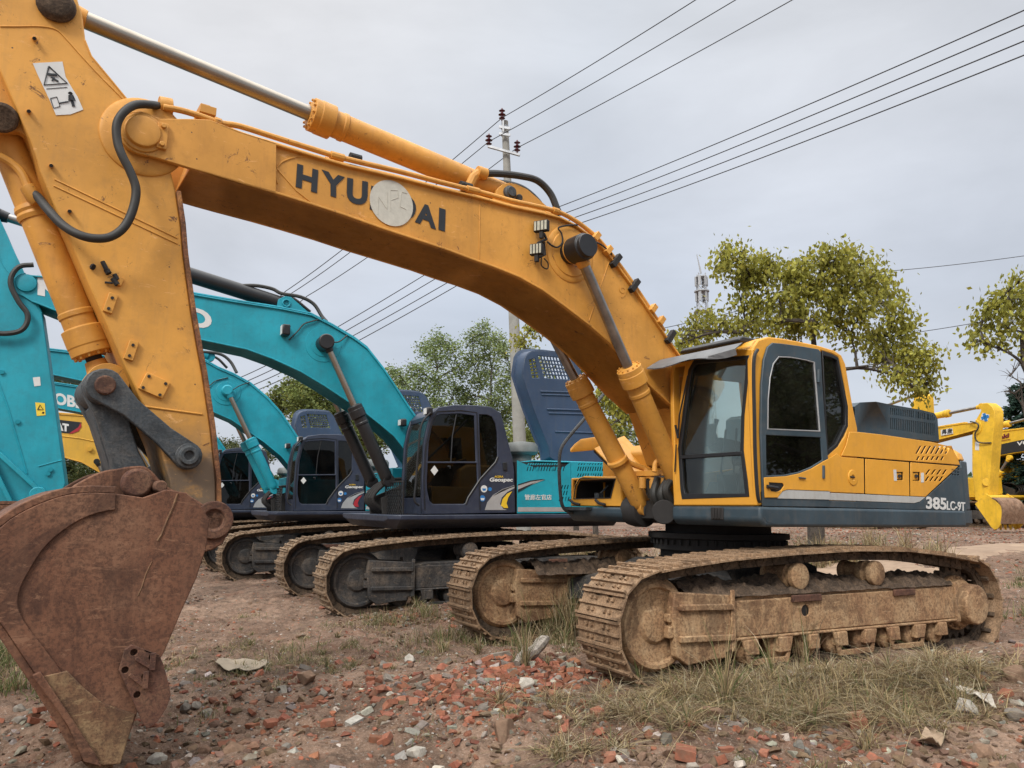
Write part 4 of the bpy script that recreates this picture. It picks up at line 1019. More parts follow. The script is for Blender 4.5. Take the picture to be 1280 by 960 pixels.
# engine hood
hd = [(1069,541),(1069,508),(1075,503),(1095,502),(1110,505),(1150,512),(1166,516),(1172,524),(1174,552)]
HY = 1.0
H = U.poly(hd, HY); mb = MB()
gr = []
for i in range(24):
    x = 1113+i*2.35
    for (t0, t1) in ((509.5+i*0.30, 518+i*0.33), (522+i*0.32, 536+i*0.35)):
        gr.append(U.poly([(x,t0),(x+1.2,t0+0.15),(x+1.2,t1+0.15),(x,t1)], HY))
mb.plate(H, gr, HY-0.006, HY)
H2 = [H[0]]+H[1:]
mb.prism(H, -0.95, HY-0.30)
mb.prism(strip(H[1:], 0.03, 1), -0.95, HY-0.001)
mb.build('engine_hood', M['blue'], main, 0.015, rot=SW, fix=True)
mb = MB(); mb.prism([(a*1.0, b-0.03) for a, b in H], HY-0.29, HY-0.10); mb.build('grille_dark_backing', M['black'], main, rot=SW)  # black backing paints the darkness behind the hood slots
# far boom-foot clutter: pipes, hoses, brackets
mb = MB()
mb.tube(curve([U.p3(*p) for p in [(725,478,-0.36),(745,512,-0.36),(765,548,-0.36),(783,575,-0.34),(795,582,-0.3),(806,586,-0.25),(810,592,-0.2)]], 5), 0.032, 10)
mb.tube(curve([U.p3(*p) for p in [(842,560,0.3),(832,570,0.25),(820,578,0.2),(818,590,0.2)]], 5), 0.028, 10)
c = Vector(U.p3(806, 592, -0.2)); mb.box(c.x-0.05, c.x+0.05, -0.62, 0.05, c.z-0.03, c.z+0.03)
c = Vector(U.p3(832, 591, 0.2)); mb.box(c.x-0.04, c.x+0.04, -0.08, 0.42, c.z-0.03, c.z+0.03)
fdv = Vector((d[0], 0, d[1])).normalized()
q = Vector((fb[0], -0.32, fb[2]))+fdv*0.62
mb.lathe(q, fdv, [(-0.03,0.112),(-0.02,0.122),(0.02,0.122),(0.03,0.112)], 24)
for k in range(4): q2 = U.p3(803+k*13, 597, -0.1+0.12*k); mb.cyl(q2, Vector(q2)-Vector((0,0,0.12)), 0.04, n=10)
mb.build('valve_pipes', M['boom'], main, 0.003, rot=SW)
mb = MB()
for k, (p0, p1, p2, p3_) in enumerate([((806,600,-0.12),(816,622,-0.08),(826,642,0.0),(842,646,0.15)),((814,598,0),(822,612,0.05),(830,636,0.1),(842,640,0.2)),((822,598,0.1),(817,618,0.12),(826,636,0.12),(840,632,0.25)),((836,598,0.2),(826,618,0.2),(838,640,0.22),(846,650,0.3)),((843,596,0.3),(832,612,0.3),(842,632,0.3),(850,640,0.3))]):
    pts = curve([U.p3(*p) for p in (p0, p1, p2, p3_)], 8)
    rs = [0.042+(0.008 if i % 2 and k == 0 else 0) for i in range(len(pts))]
    mb.tube(pts, rs, 9)
mb.build('hydraulic_hose', M['hose'], main, rot=SW)
mb = MB(); c = U.p3(807, 638, -0.3)
mb.lathe(c, (0,1,0), [(-0.25,0.05),(-0.25,0.17),(-0.15,0.19),(0.0,0.19),(0.02,0.12),(0.1,0.11),(0.1,0.05)], 28)
mb.cyl(U.p3(830,640,0.1), U.p3(830,640,0.3), 0.13, n=20)
mb.box(0.4, 0.95, -0.42, 0.40, zbot+0.05, zbot+0.25)
mb.build('boom_foot_pin', M['matt'], main, 0.01, rot=SW)
# ================================================================== the teal machines and the others behind
FA = Frame((-0.95, 13.4, 0), R(206), 0.0, 0.0)
KY_ = 1.45
kp = lambda pts, y=KY_: FA.poly(pts, y)
K_cab = kp([(527.6,643),(527,620),(527.6,597),(530,552),(534,532),(538,519),(548,509),(569,506),(595,506.5),(614,508.5),(626,516),(630,530),(634,547),(640,570),(643,588),(644.5,641)])
K_dg = kp([(550.5,518),(575,517),(593,519.5),(595,577),(534,577),(533,570),(535,550),(541,528),(545,520)])
K_dl = kp([(533,579),(596,579),(597,606),(583,628),(580,630),(541,630),(537,626),(534,612)])
K_rw = kp([(599,518),(609,518.5),(615,521),(619,528),(621.5,540),(622,570),(620,577),(601,598)])
K_body = kp([(643,577),(770,577),(770,641),(645,641)])
KZ0 = FA.on(560,643,KY_)[1]; KZT = FA.on(700,577,KY_)[1]
KXF = K_cab[0][0]; KXR = -2.85
K_hood = FA.poly([(650,450),(655,443),(668,440),(700,443),(712,449),(722,470),(748,530),(768,575),(690,578),(680,560),(660,510),(647,470)], 0.1)
print('kobelco', KXF, KZ0, KZT, K_cab[7], K_hood[0])

def add_house(root, rot, P, opts):
    """upper structure of a crawler excavator; P maps roles to materials"""
    YI = 0.45
    mb = MB()
    mb.plate(K_cab, [[(x, z) for x, z in K_dg], K_rw, K_dl], KY_-0.05, KY_)
    mb.plate(K_cab, [], YI, YI+0.04)
    front = K_cab[:7]
    roof = K_cab[5:13]
    mb.prism(roof+[(x, z-0.07) for x, z in roof[::-1]], YI+0.01, KY_-0.01)
    rear = K_cab[12:]
    mb.prism([(x, z) for x, z in rear]+[(x+0.04, z) for x, z in rear[::-1]], YI+0.02, KY_-0.02)
    mb.prism([(KXF-0.04, KZ0), (KXF, KZ0), (KXF, KZ0+0.25), (KXF-0.04, KZ0+0.25)], YI+0.02, KY_-0.02)
    for ya, yb in ((YI, YI+0.07), (KY_-0.07, KY_)):
        fr = front+[(x-0.08, z) for x, z in front[::-1]]
        mb.prism(fr, ya+0.003, yb-0.003)
    cab = mb.build('cab', P['cab'], root, 0.02, 2, rot=rot, fix=True)
    MB().plate(K_dg, [], KY_-0.03, KY_-0.022).build('door_window', P['glass'], cab)
    MB().plate(K_dl, [], KY_-0.03, KY_-0.022).build('lower_door_window', P['glass'], cab)
    MB().plate(K_rw, [], KY_-0.03, KY_-0.022).build('rear_side_window', P['glass'], cab)
    mb = MB(); ws = [(x-0.03, z) for x, z in K_cab[1:6]]
    mb.prism(ws+[(x-0.008, z) for x, z in ws[::-1]], YI+0.07, KY_-0.07)
    mb.build('windscreen', M['glass'], cab)
    mb = MB(); mb.box(KXF-1.15, KXF-0.6, 0.72, 1.18, KZ0+0.35, KZ0+0.52); mb.box(KXF-1.2, KXF-1.05, 0.74, 1.16, KZ0+0.45, KZ0+1.15)
    mb.build('operator_seat', M['interior'], cab, 0.04)
    if opts.get('door'):
        dr = FA.poly([(531,637),(530,600),(532,560),(539,528),(546,514.5),(575,513),(596,515.5),(598.5,580),(600,637)], KY_)
        mb = MB(); mb.tube([(x, KY_+0.003, z) for x, z in dr], 0.008, 5)
        mb.tube([(x, KY_+0.006, z) for x, z in kp([(622,571),(619,578),(600,599),(585,622),(582,630)])], 0.014, 5)
        mb.tube([(x, KY_-0.015, z) for x, z in kp([(571,518),(566,545),(564,577)])], 0.010, 5)
        mb.tube(curve([(x, KY_+0.04, z) for x, z in kp([(537,516),(526,530),(522,560),(519,600),(517,625),(523,632)])], 4), 0.016, 6)
        mb.build('door_trim', M['black'], cab)
        mb = MB(); mb.prism(kp([(628,578),(633,578),(633.5,588),(629,588)]), KY_, KY_+0.02); mb.tube([(x, KY_+0.02, z) for x, z in kp([(559,583),(562,583),(562,586)])], 0.014, 6)
        mb.build('door_latch', M['ink'], cab, 0.004)
        mb = MB(); c = kp([(543.5,588)])[0]; mb.prism([(c[0]+0.06, c[1]), (c[0], c[1]+0.075), (c[0]-0.06, c[1]), (c[0], c[1]-0.075)], KY_-0.022, KY_-0.015)
        mb.build('diamond_sticker', M['white'], cab)
        for (a, b, r_, m_, n_) in ((605,611,0.055,'white','round_sticker'), (612.5,611.5,0.030,'bluest','round_sticker'), (603,623,0.048,'bluest','round_sticker')):
            c = kp([(a, b)])[0]
            o = MB().lathe((c[0], KY_, c[1]), (0,1,0), [(0, r_), (0.004, r_), (0.004, 0.01)], 20).build(n_, M[m_], cab)
            if r_ > 0.04: MB().prism([(c[0]+0.035, c[1]+0.005), (c[0]-0.035, c[1]+0.005), (c[0]-0.02, c[1]-0.03), (c[0]+0.02, c[1]-0.03)], KY_+0.004, KY_+0.006).build('sticker_print', M['bluest'] if m_ == 'white' else M['white'], o)
        sw = kp([(606,637.5),(609,628),(616,619),(628,611.5),(643,606.5),(643,610),(634,615),(627,622),(625,630),(629,636),(634,637.5)])
        swo = MB().prism(sw, KY_+0.001, KY_+0.004).build('swoosh_decal', M['silver'], cab)
        MB().prism(kp([(626,632),(628,624),(634,617),(640,614),(635,622),(633,629),(635,635),(630,635)]), KY_+0.0045, KY_+0.007).build('swoosh_accent', M[opts['accent']], swo)
        MB().prism(kp([(616,620),(624,614.5),(643,608),(643,607),(628,612),(618,619)]), KY_+0.0045, KY_+0.006).build('swoosh_accent', M['ink'], swo)
        q = lambda *p: [(x, KY_+0.003, z) for x, z in kp(p)]
        lettering(opts['word'][0], q((612,603.5),(641,603.5),(612,597)), 'decal_lettering', M['white'], cab, bold=0.03, shear=0.15)
        lettering(opts['word'][1], q((618,597),(629,597),(618,594.5)), 'decal_lettering', M['goldst'], cab, bold=0.02)
        # lamps on the roof edge, lattice guard before the windscreen
        for (y, dx, dz) in ((1.42, 0.02, 0.06), (0.40, 0.10, -0.02)):
            c = K_cab[5]
            lo = MB().obox((c[0]+dx, y, c[1]+dz), (1,0,0), (0,1,0), (0,0,1), 0.05, 0.075, 0.06).build('roof_lamp', M['black'], cab, 0.02)
            MB().box(c[0]+dx+0.052, c[0]+dx+0.06, y-0.06, y+0.06, c[1]+dz-0.045, c[1]+dz+0.045).build('lamp_lens', M['white'], lo)
        mb = MB(); gx = KXF+0.22; y0, y1, z0, z1 = 0.30, 1.22, KZ0-0.02, KZ0+0.50
        for a, b in (((y0,z0),(y1,z0)), ((y1,z0),(y1,z1)), ((y1,z1),(y0,z1)), ((y0,z1),(y0,z0)), ((y1-0.2,z0),(y1-0.2,z1))):
            mb.bar((gx, *a), (gx, *b), 0.02, 0.02, up=(1,0,0))
        n = 9
        for k in range(-6, n+1):
            for sgn in (1, -1):
                ya = y0+k*0.10; pts = []
                for t in np.linspace(0, 1, 11):
                    y = ya+t*0.55 if sgn > 0 else y0+y1-(ya+t*0.55)
                    if y0 <= y <= y1: pts.append((gx, y, z0+(z1-z0)*t))
                if len(pts) > 1: mb.tube([pts[0], pts[-1]], 0.006, 4, False)
        for y in (y0, y1): mb.bar((KXF-0.02, y, z0+0.02), (gx, y, z0+0.02), 0.02, 0.02)
        mb.build('window_guard', M['black'], cab)
    # side body with slanted vent slots
    slots_ = []
    if opts.get('door'):
        for (x0, x1, n, yb, yt) in ((657,702,14,589,583.5),(720,757,13,589,583.5),(720,767,16,596,592),(658,697,14,581.5,579),(721,766,14,581.5,579)):
            for i in range(n):
                x = x0+(x1-x0)*i/(n-1); slots_.append(kp([(x,yb),(x+1.5,yb),(x+2.9,yt),(x+1.4,yt)]))
        for (x0, x1, n, yb, yt) in ((700,707,3,611.5,606.5),(699,709,4,619,613.5),(697,708,4,626.5,621)):
            for i in range(n):
                x = x0+(x1-x0)*i/(n-1); slots_.append(kp([(x,yb),(x+1.5,yb),(x+2.9,yt),(x+1.4,yt)]))
    xb0 = K_cab[-1][0]-0.012
    mb = MB(); mid = kp([(712.5,600)])[0][0]
    def inside(s, a, b): return min(p[0] for p in s) > a and max(p[0] for p in s) < b
    mb.plate([(xb0, KZ0+0.01), (mid+0.005, KZ0+0.01), (mid+0.005, KZT), (xb0, KZT)], [s for s in slots_ if inside(s, mid+0.02, xb0)], KY_+0.026, KY_+0.035)
    mb.build('side_door', P['paint'], root, 0.006, rot=rot)
    mb = MB(); mb.plate([(mid-0.005, KZ0+0.01), (KXR+0.4, KZ0+0.01), (KXR+0.4, KZT), (mid-0.005, KZT)], [s for s in slots_ if inside(s, KXR+0.42, mid-0.02)], KY_+0.026, KY_+0.035)
    mb.build('side_door', P['paint'], root, 0.006, rot=rot)
    MB().box(KXR+0.35, xb0-0.01, -1.40, KY_-0.02, KZ0+0.01, KZT-0.02).build('dark_bay_block', M['matt'], root, rot=rot)  # black filler, the dark seen through the slots put into its colour
    mb = MB(); mb.box(KXR+0.35, 1.0, -KY_-0.03, -0.55, KZ0+0.01, KZT-0.06); mb.box(KXR+0.4, xb0-0.3, -1.4, KY_, KZT-0.018, KZT+0.012)
    mb.build('body_cover', P['paint'], root, 0.03, rot=rot)
    if opts.get('door'):
        lp = MB().prism(kp([(646,634),(722,634),(722,639.5),(646,639.5)]), KY_+0.036, KY_+0.04).build('grey_band', M['silver'], root, rot=rot)
        a = MB().prism(kp([(646,606),(662,601.5),(680,599.5),(668,604),(655,609),(646,613.5)]), KY_+0.0365, KY_+0.0405).build('swoosh_decal', M['silver'], root, rot=rot)
        MB().prism(kp([(646,605.5),(662,600.5),(675,599),(680,599.5),(662,602),(646,607)]), KY_+0.041, KY_+0.043).build('swoosh_accent', M['ink'], a)
        MB().prism(kp([(646,612),(656,607.5),(668,603),(656,609.5),(646,615.5)]), KY_+0.041, KY_+0.043).build('swoosh_accent', M['ink'], a)
        q = lambda *p: [(x, KY_+0.038, z) for x, z in kp(p)]
        if opts.get('sign'): lettering(opts['sign'], q((654.5,625),(688,625),(654.5,618)), 'decal_lettering', M['white'], root, rot=rot, bold=0.012)
    # counterweight
    mb = MB(); P_ = [(KXR+0.42, KY_+0.03)]
    for k in range(13):
        a = R(90-15*k); P_.append((KXR+0.40-0.75*max(0, math.cos(a))**0.6, (KY_+0.03)*math.copysign(abs(math.sin(a))**0.6, math.sin(a))))
    P_.append((KXR+0.42, -KY_-0.03))
    mb.loft([[(x, y, z) for x, y in P_] for z in (KZ0-0.12, KZT-0.1)]+[[(x+0.1*(1 if x < KXR+0.3 else 0), y*0.96, KZT+0.05) for x, y in P_]])
    mb.build('counterweight', P['cw'], root, 0.03, rot=rot, fix=True)
    # deck with its sloping lip
    mb = MB(); zb = FA.on(600, 660, KY_)[1]
    sec = lambda x, e: [(x, -KY_-0.05+e*2, zb), (x, KY_+0.05-e*2, zb), (x, KY_+0.06, KZ0-0.07), (x, KY_+0.06, KZ0-0.005), (x, -KY_-0.06, KZ0-0.005), (x, -KY_-0.06, KZ0-0.07)]
    mb.loft([sec(KXR+0.5, 0.1), sec(KXF+0.35, 0.1), [(KXF+0.50, y*0.9, max(z, KZ0-0.10)) for _, y, z in sec(0, 0.12)]])
    mb.build('deck', P['deck'], root, 0.012, rot=rot, fix=True)
    # exhaust cap, boom foot brackets, toolbox
    mb = MB(); c = FA.on(652, 577, 0.75)
    mb.lathe((c[0], 0.75, KZT-0.02), (0,0,1), [(0,0.17),(0.16,0.17),(0.16,0.24),(0.20,0.28),(0.30,0.28),(0.36,0.24),(0.38,0.1)], 28)
    mb.build('air_cleaner', plain('grey plastic', (0.14, 0.15, 0.145), 0.6), root, 0.004, rot=rot)
    mb = MB()
    for s in (1, -1): mb.prism([(-0.6, zb), (1.4, zb), (1.45, KZ0+0.25), (0.7, KZ0+0.55), (0.0, KZ0+0.55), (-0.6, KZ0+0.1)], *sorted((s*0.33, s*0.39)))
    for k in range(4): mb.tube(curve([(1.3, -0.25+0.15*k, KZ0+0.0), (1.55, -0.22+0.15*k, KZ0+0.25), (1.2, -0.2+0.14*k, KZ0+0.55), (0.6, -0.2+0.14*k, KZ0+0.5)], 5), 0.03, 7)
    mb.build('swing_frame', M['matt'], root, rot=rot)
    # open engine hood, standing up
    H = curve2(K_hood, 2)
    holes = []
    if opts.get('hood'):
        win = [FA.poly([(667,447),(701,450),(709,476),(675,474)], 0.1), FA.poly([(656,452),(663,450),(668,474),(660,474)], 0.1)]
        holes = win; bars = MB()
        for wq, nu, nv in ((win[0], 9, 6), (win[1], 2, 6)):
            c4 = [Vector((x, 0.265, z)) for x, z in wq]
            for i in range(1, nu):
                t = i/nu; bars.bar(c4[0].lerp(c4[1], t), c4[3].lerp(c4[2], t), 0.02, 0.022, up=(0,1,0))
            for j in range(1, nv):
                t = j/nv; bars.bar(c4[0].lerp(c4[3], t), c4[1].lerp(c4[2], t), 0.02, 0.028, up=(0,1,0))
        hm = MB(); hm.plate(H, holes, 0.25, 0.28)
        n = len(H); cx = sum(p[0] for p in H)/n; cz = sum(p[1] for p in H)/n
        V = [(x, 0.28, z) for x, z in H]+[(cx+(x-cx)*1.04, 0.0, cz+(z-cz)*1.04) for x, z in H]
        hm.add(V, [(i, i+n, (i+1) % n+n, (i+1) % n) for i in range(n)])
        hm.add([(x, y-0.0, z) for x, y, z in V[n:]]+[(cx+(x-cx)*1.10, -0.02, cz+(z-cz)*1.10) for x, z in H], [(i, i+n, (i+1) % n+n, (i+1) % n) for i in range(n)])
        ho = hm.build('open_hood', P['hood'], root, 0.02, 2, rot=rot, fix=True)
        bars.build('hood_grille', P['hood'], ho, 0)
        rb = MB()
        for t, w in ((490, 0.03), (494, 0.03), (512, 0.035), (517, 0.03), (540, 0.03)):
            x0 = 650+(t-450)*0.37; rb.tube([(*[FA.on(x0+8, t, 0.2)[0]], 0.283, FA.on(x0+8, t, 0.2)[1]), (FA.on(x0+58, t+1.5, 0.2)[0], 0.283, FA.on(x0+58, t+1.5, 0.2)[1])], w*0.6, 6)
        rb.tube([(FA.on(712, 449, 0)[0], -0.1, FA.on(712, 449, 0)[1]), (FA.on(740, 577, 0)[0], -0.6, KZT)], 0.02, 6)
        rb.build('hood_rib', P['hood'], ho, 0.004)

def add_boom(root, rot, F, P, top_px, bot_px, y=0.33, tipc=None, tipr=0.16, footloc=(0.30, 1.75)):
    top = F.poly(top_px, y); bot = F.poly(bot_px, y); mb = MB()
    s = 1 if y > 0 else -1; ya = abs(y)
    foot = [(footloc[0]+0.2*math.cos(R(a)), footloc[1]+0.2*math.sin(R(a))) for a in range(100, 300, 25)]
    tip = []
    if tipc:
        c = F.on(*tipc, y); tip = [(c[0]+tipr*math.cos(R(a)), c[1]+tipr*math.sin(R(a))) for a in range(-80, 100, 20)]
    mb.prism(top+foot+bot[::-1]+tip, -ya+0.03, ya-0.03)
    mb.prism(strip(top+foot[:1], 0.022, 1), -ya, ya); mb.prism(strip(bot+foot[-1:], 0.022, -1), -ya, ya)
    o = mb.build('boom', P['paint'], root, 0.006, rot=rot)
    # pipes along the top, pin boss
    pb = MB()
    for dy in (0.24, 0.12): pb.tube([(x, dy*s, z+0.035) for x, z in top[1:]], 0.02, 6)
    pb.build('hydraulic_pipe', P['paint'], o)
    return o

def kobelco(F, label, tracks_swing, acc, hood=True, paint_=None, detail=True, word=("Geospec", "ACERA"), sign=None, P=None):
    root = empty('crawler_excavator', F.matrix())
    tag(root, label, "excavator", G_EXC)
    P = P or dict(paint=M['teal'], cab=M['navy'], glass=M['darkglass'], cw=M['navy'], deck=M['navy'], hood=M['hoodblue'])
    e = empty('undercarriage'); e.parent = root; e.rotation_euler = (0, 0, tracks_swing)
    undercarriage(e, (M['shoe2'], M['chain'], M['frame2']), full=detail, cover=False)
    add_house(root, 0, P, dict(door=detail, accent=acc, hood=hood, word=word, sign=sign))
    return root, P

# --- nearest teal machine
ra, PT = kobelco(FA, "teal excavator with black boom cylinders and Chinese lettering, closest to the orange one", R(2), 'goldst', sign="管廊左官店")
b = add_boom(ra, 0, FA, PT, [(33,343),(110,350),(180,358),(240,367),(298,377),(351,385),(390,393),(417,407),(444,423),(460,435),(481,462),(497,486),(512,509),(530,535)],
             [(40,377),(75,391),(110,402),(180,413),(251,425),(308,437),(341,449),(376,465),(406,483),(436,503),(457,517),(475,531),(493,546)], tipc=(33,355), tipr=0.17)
q = lambda F, y, *p: [F.p3(*k, y) for k in p]
lettering("KOBELCO", q(FA, 0.302, (47,369),(265,413),(47,343)), 'painted_letter', M['white'], b, bold=0.04)
yy = 0.47
pa = FA.p3(485, 601, yy); pr = FA.p3(407, 428, yy)
for s in (1, -1): cylinder('boom', (pa[0], s*yy, pa[2]), (pr[0], s*yy, pr[2]), 0.55, 0.10, M['chrome'], M['black'], ra, 0, gland=1.25, bolts=False)
MB().lathe((pr[0], 0.297, pr[2]), (0,1,0), [(0,0.29),(0.010,0.285),(0.010,0.2),(0.018,0.2),(0.018,0.1)], 36).build('reinforcing_ring', M['teal'], b)
mb = MB().lathe((pr[0], 0.30, pr[2]), (0,1,0), [(0.01,0.125),(0.25,0.125),(0.27,0.11),(0.27,0.03)], 28)
mb.build('cylinder_pin', M['black'], b, 0.004)
cylinder('arm', FA.p3(352, 380, 0), FA.p3(-10, 266, 0), 0.56, 0.12, M['greyrod'], M['black'], ra, 0, gland=1.2, bolts=False)
mb = MB(); br = FA.poly([(346,386),(348,374),(356,370),(364,371),(388,392)], 0.15)
for s in (1, -1): mb.prism(br, *sorted((s*0.09, s*0.14)))
mb.lathe(FA.p3(358, 379, 0.14), (0,1,0), [(0,0.07),(0.02,0.065),(0.02,0.05),(0.0,0.045)], 20)
mb.build('cylinder_bracket', M['teal'], b, 0.004)
mb = MB(); mb.tube(curve([FA.p3(*p) for p in [(290,358,0.05),(318,357,0.05),(340,361,0.05),(352,367,0.08),(375,371,0.1),(392,380,0.1),(402,395,0.15),(408,402,0.2)]], 5), 0.03, 7)
mb.tube(curve([FA.p3(*p) for p in [(350,366,-0.05),(368,374,-0.05),(388,390,-0.05)]], 5), 0.025, 7)
mb.tube(curve([FA.p3(*p) for p in [(361,425,0.33),(372,414,0.33),(380,405,0.33),(392,401,0.33),(404,398,0.3)]], 5), 0.012, 5)
mb.tube(curve([FA.p3(*p) for p in [(415,428,0.4),(424,427,0.36),(434,419,0.33)]], 5), 0.012, 5)
mb.build('hydraulic_hose', M['hose'], b)
c = Vector(FA.p3(357, 413, 0.38)); lo = MB().obox(c, (1,0,0), (0,1,0), (0,0,1), 0.06, 0.09, 0.085).build('work_lamp', M['black'], b, 0.02)
MB().box(c.x+0.062, c.x+0.07, c.y-0.07, c.y+0.07, c.z-0.07, c.z+0.07).build('lamp_lens', M['white'], lo)
arm_a = FA.poly([(3,280),(14,306),(27,333),(40,365),(52,388),(58,430),(63,467),(72,530),(82,604),(76,620),(40,650),(-20,680),(-40,640),(-90,520),(-110,420),(-100,300),(-60,220),(-30,215)], 0.27)
mb = MB(); mb.prism(arm_a, -0.27, 0.27); aa = mb.build('arm', M['teal'], ra, 0.012)
mb = MB(); mb.tube([FA.p3(*p, 0.272) for p in [(-10,300),(5,333),(20,352),(40,372),(52,392)]], 0.008, 5); mb.tube([FA.p3(*p, 0.272) for p in [(48,583),(78,575)]], 0.008, 5); mb.tube([FA.p3(*p, 0.272) for p in [(-10,455),(10,510),(34,592)]], 0.012, 5)
for p in ((22,527),(63,587),(60,592),(2,465)): mb.cyl(FA.p3(*p, 0.27), FA.p3(*p, 0.30), 0.03, n=8)
mb.build('weld_seam', M['teal'], aa)
mb = MB(); mb.prism(FA.poly([(44,503),(56,504),(57,519),(46,520)], 0.27), 0.271, 0.275); ys = mb.build('warning_sticker', M['yel_st'], aa)
mb = MB(); mb.tube([FA.p3(*p, 0.277) for p in [(47,512),(50,506),(54,512),(47,512)]], 0.007, 4); mb.cyl(FA.p3(54,516,0.275), FA.p3(54,516,0.278), 0.015, n=8); mb.build('pictogram', M['ink'], ys)
MB().prism(FA.poly([(41,472),(50,471),(51,482),(43,483)], 0.27), 0.271, 0.275).build('white_sticker', M['white'], aa)
mb = MB(); mb.tube(curve([FA.p3(*p) for p in [(42,331,0.36),(25,333,0.36),(15,344,0.36),(14,358,0.36),(24,378,0.36),(34,392,0.36),(33,405,0.36),(24,414,0.36),(5,417,0.36),(-15,415,0.36)]], 5), 0.035, 8)
mb.build('hydraulic_hose', M['hose'], aa)
mb = MB(); c = FA.p3(33, 354, 0.30); mb.lathe(c, (0,1,0), [(0,0.13),(0.03,0.12),(0.04,0.08),(0.04,0.02)], 22); mb.build('pivot_pin', M['teal'], b)
# its bucket linkage and bucket, behind the rusty one
mb = MB()
for y in (0.30, -0.30):
    for a, b_ in (((-30,540),(62,625)), ((-20,560),(20,640)), ((-20,655),(64,628))):
        mb.bar(FA.p3(*a, y), FA.p3(*b_, y), 0.06, 0.16, up=(0,1,0))
for p in ((62,626),(20,640),(48,618)): c = FA.p3(*p, 0.3); mb.cyl((c[0],-0.38,c[2]), (c[0],0.40,c[2]), 0.10)
mb.build('bucket_link', M['teal'], aa, 0.01)
kb = [(0.0,0.0),(0.55,0.10),(0.95,0.45),(1.05,0.95),(0.8,1.35),(0.35,1.45),(0.0,1.45),(-0.25,1.30),(-0.25,0.9)]
def plain_bucket(root, F, px, y, mat, flip=1, sc=1.0, parent_rot=0, teeth=True):
    ox, oz = F.on(*px, y)
    P = [(ox+flip*a*sc, oz+(b-1.35)*sc) for a, b in kb]
    mb = MB()
    for s in (1, -1): mb.prism(P, *sorted((s*0.66*sc, s*0.70*sc)))
    o = mb.build('bucket', mat, root, 0.006)
    ln = curve2(P[:7], 4)
    MB().prism(strip(ln, 0.04, -1 if flip > 0 else 1), -0.705*sc, 0.705*sc).build('bucket_shell', mat, o)
    for k in range(5):
        y_ = (-0.6+0.3*k)*sc; a = Vector((P[0][0], y_, P[0][1])); t = Vector((-flip*0.55, 0, -0.8)).normalized()
        m2 = MB(); m2.loft([[a+Vector((0,-0.05,0))-t*0.05+Vector((0.04,0,0)), a+Vector((0,0.05,0))-t*0.05+Vector((0.04,0,0)), a+Vector((0,0.05,0))-t*0.05-Vector((0.04,0,0)), a+Vector((0,-0.05,0))-t*0.05-Vector((0.04,0,0))],
                 [a+t*0.2+Vector((0.01,-0.03,0)), a+t*0.2+Vector((0.01,0.03,0)), a+t*0.2+Vector((-0.01,0.03,0)), a+t*0.2+Vector((-0.01,-0.03,0))]]); m2.build('bucket_tooth', mat, o, fix=True)
    return o
plain_bucket(ra, FA, (40, 640), 0.0, M['rust'], 1, 1.0)

# --- second teal machine
FB = Frame((-4.3, 18.5, 0), R(206), 0.0)
rb_, _ = kobelco(FB, "middle teal excavator, the one with teal boom cylinders beside its navy cab", R(3), 'redst', word=("Geospec", "ACERA"))
b = add_boom(rb_, 0, FB, PT, [(20,432),(60,437),(120,444),(180,446),(225,446),(255,450),(273,460),(292,468),(314,480),(335,498),(352,517),(373,548)],
             [(20,461),(63,468),(120,480),(180,490),(225,500),(250,507),(264,514),(289,525),(308,538),(330,553),(352,571)], tipc=(14,446), tipr=0.16)
lettering("KOBELCO", q(FB, 0.302, (119,475),(217,492),(119,457)), 'painted_letter', M['white'], b, bold=0.04)
pa = FB.p3(343, 612, yy); pr = FB.p3(284, 488, yy)
for s in (1, -1): cylinder('boom', (pa[0], s*yy, pa[2]), (pr[0], s*yy, pr[2]), 0.52, 0.105, M['chrome'], M['teal'], rb_, 0, gland=1.25, bolts=False)
mb = MB().lathe((pr[0], 0.30, pr[2]), (0,1,0), [(0,0.32),(0.012,0.31),(0.012,0.22),(0.02,0.22),(0.02,0.12),(0.22,0.12),(0.24,0.10),(0.24,0.03)], 28); mb.build('cylinder_pin', M['teal'], b, 0.004)
mb = MB(); mb.tube(curve([FB.p3(*p) for p in [(240,441,0.1),(256,440,0.1),(276,443,0.1),(288,452,0.12),(296,466,0.2)]], 5), 0.035, 7); mb.tube(curve([FB.p3(*p) for p in [(250,443,-0.1),(270,447,-0.1),(284,460,-0.1)]], 5), 0.03, 7)
mb.tube(curve([FB.p3(*p) for p in [(255,484,0.33),(262,482,0.33),(270,476,0.33),(285,472,0.33)]], 5), 0.012, 5); mb.tube(curve([FB.p3(*p) for p in [(290,488,0.4),(300,482,0.36),(312,478,0.33)]], 5), 0.012, 5)
mb.build('hydraulic_hose', M['hose'], b)
cylinder('arm', FB.p3(262, 446, 0), FB.p3(20, 380, 0), 0.56, 0.12, M['greyrod'], M['teal'], rb_, 0, gland=1.2, bolts=False)
mb = MB(); mb.prism(FB.poly([(-40,395),(5,390),(25,430),(34,460),(42,540),(52,640),(20,650),(-30,560),(-70,440)], 0.26), -0.26, 0.26); mb.build('arm', M['teal'], rb_, 0.01)
plain_bucket(rb_, FB, (30, 655), 0.0, M['rust'], 1, 0.95)

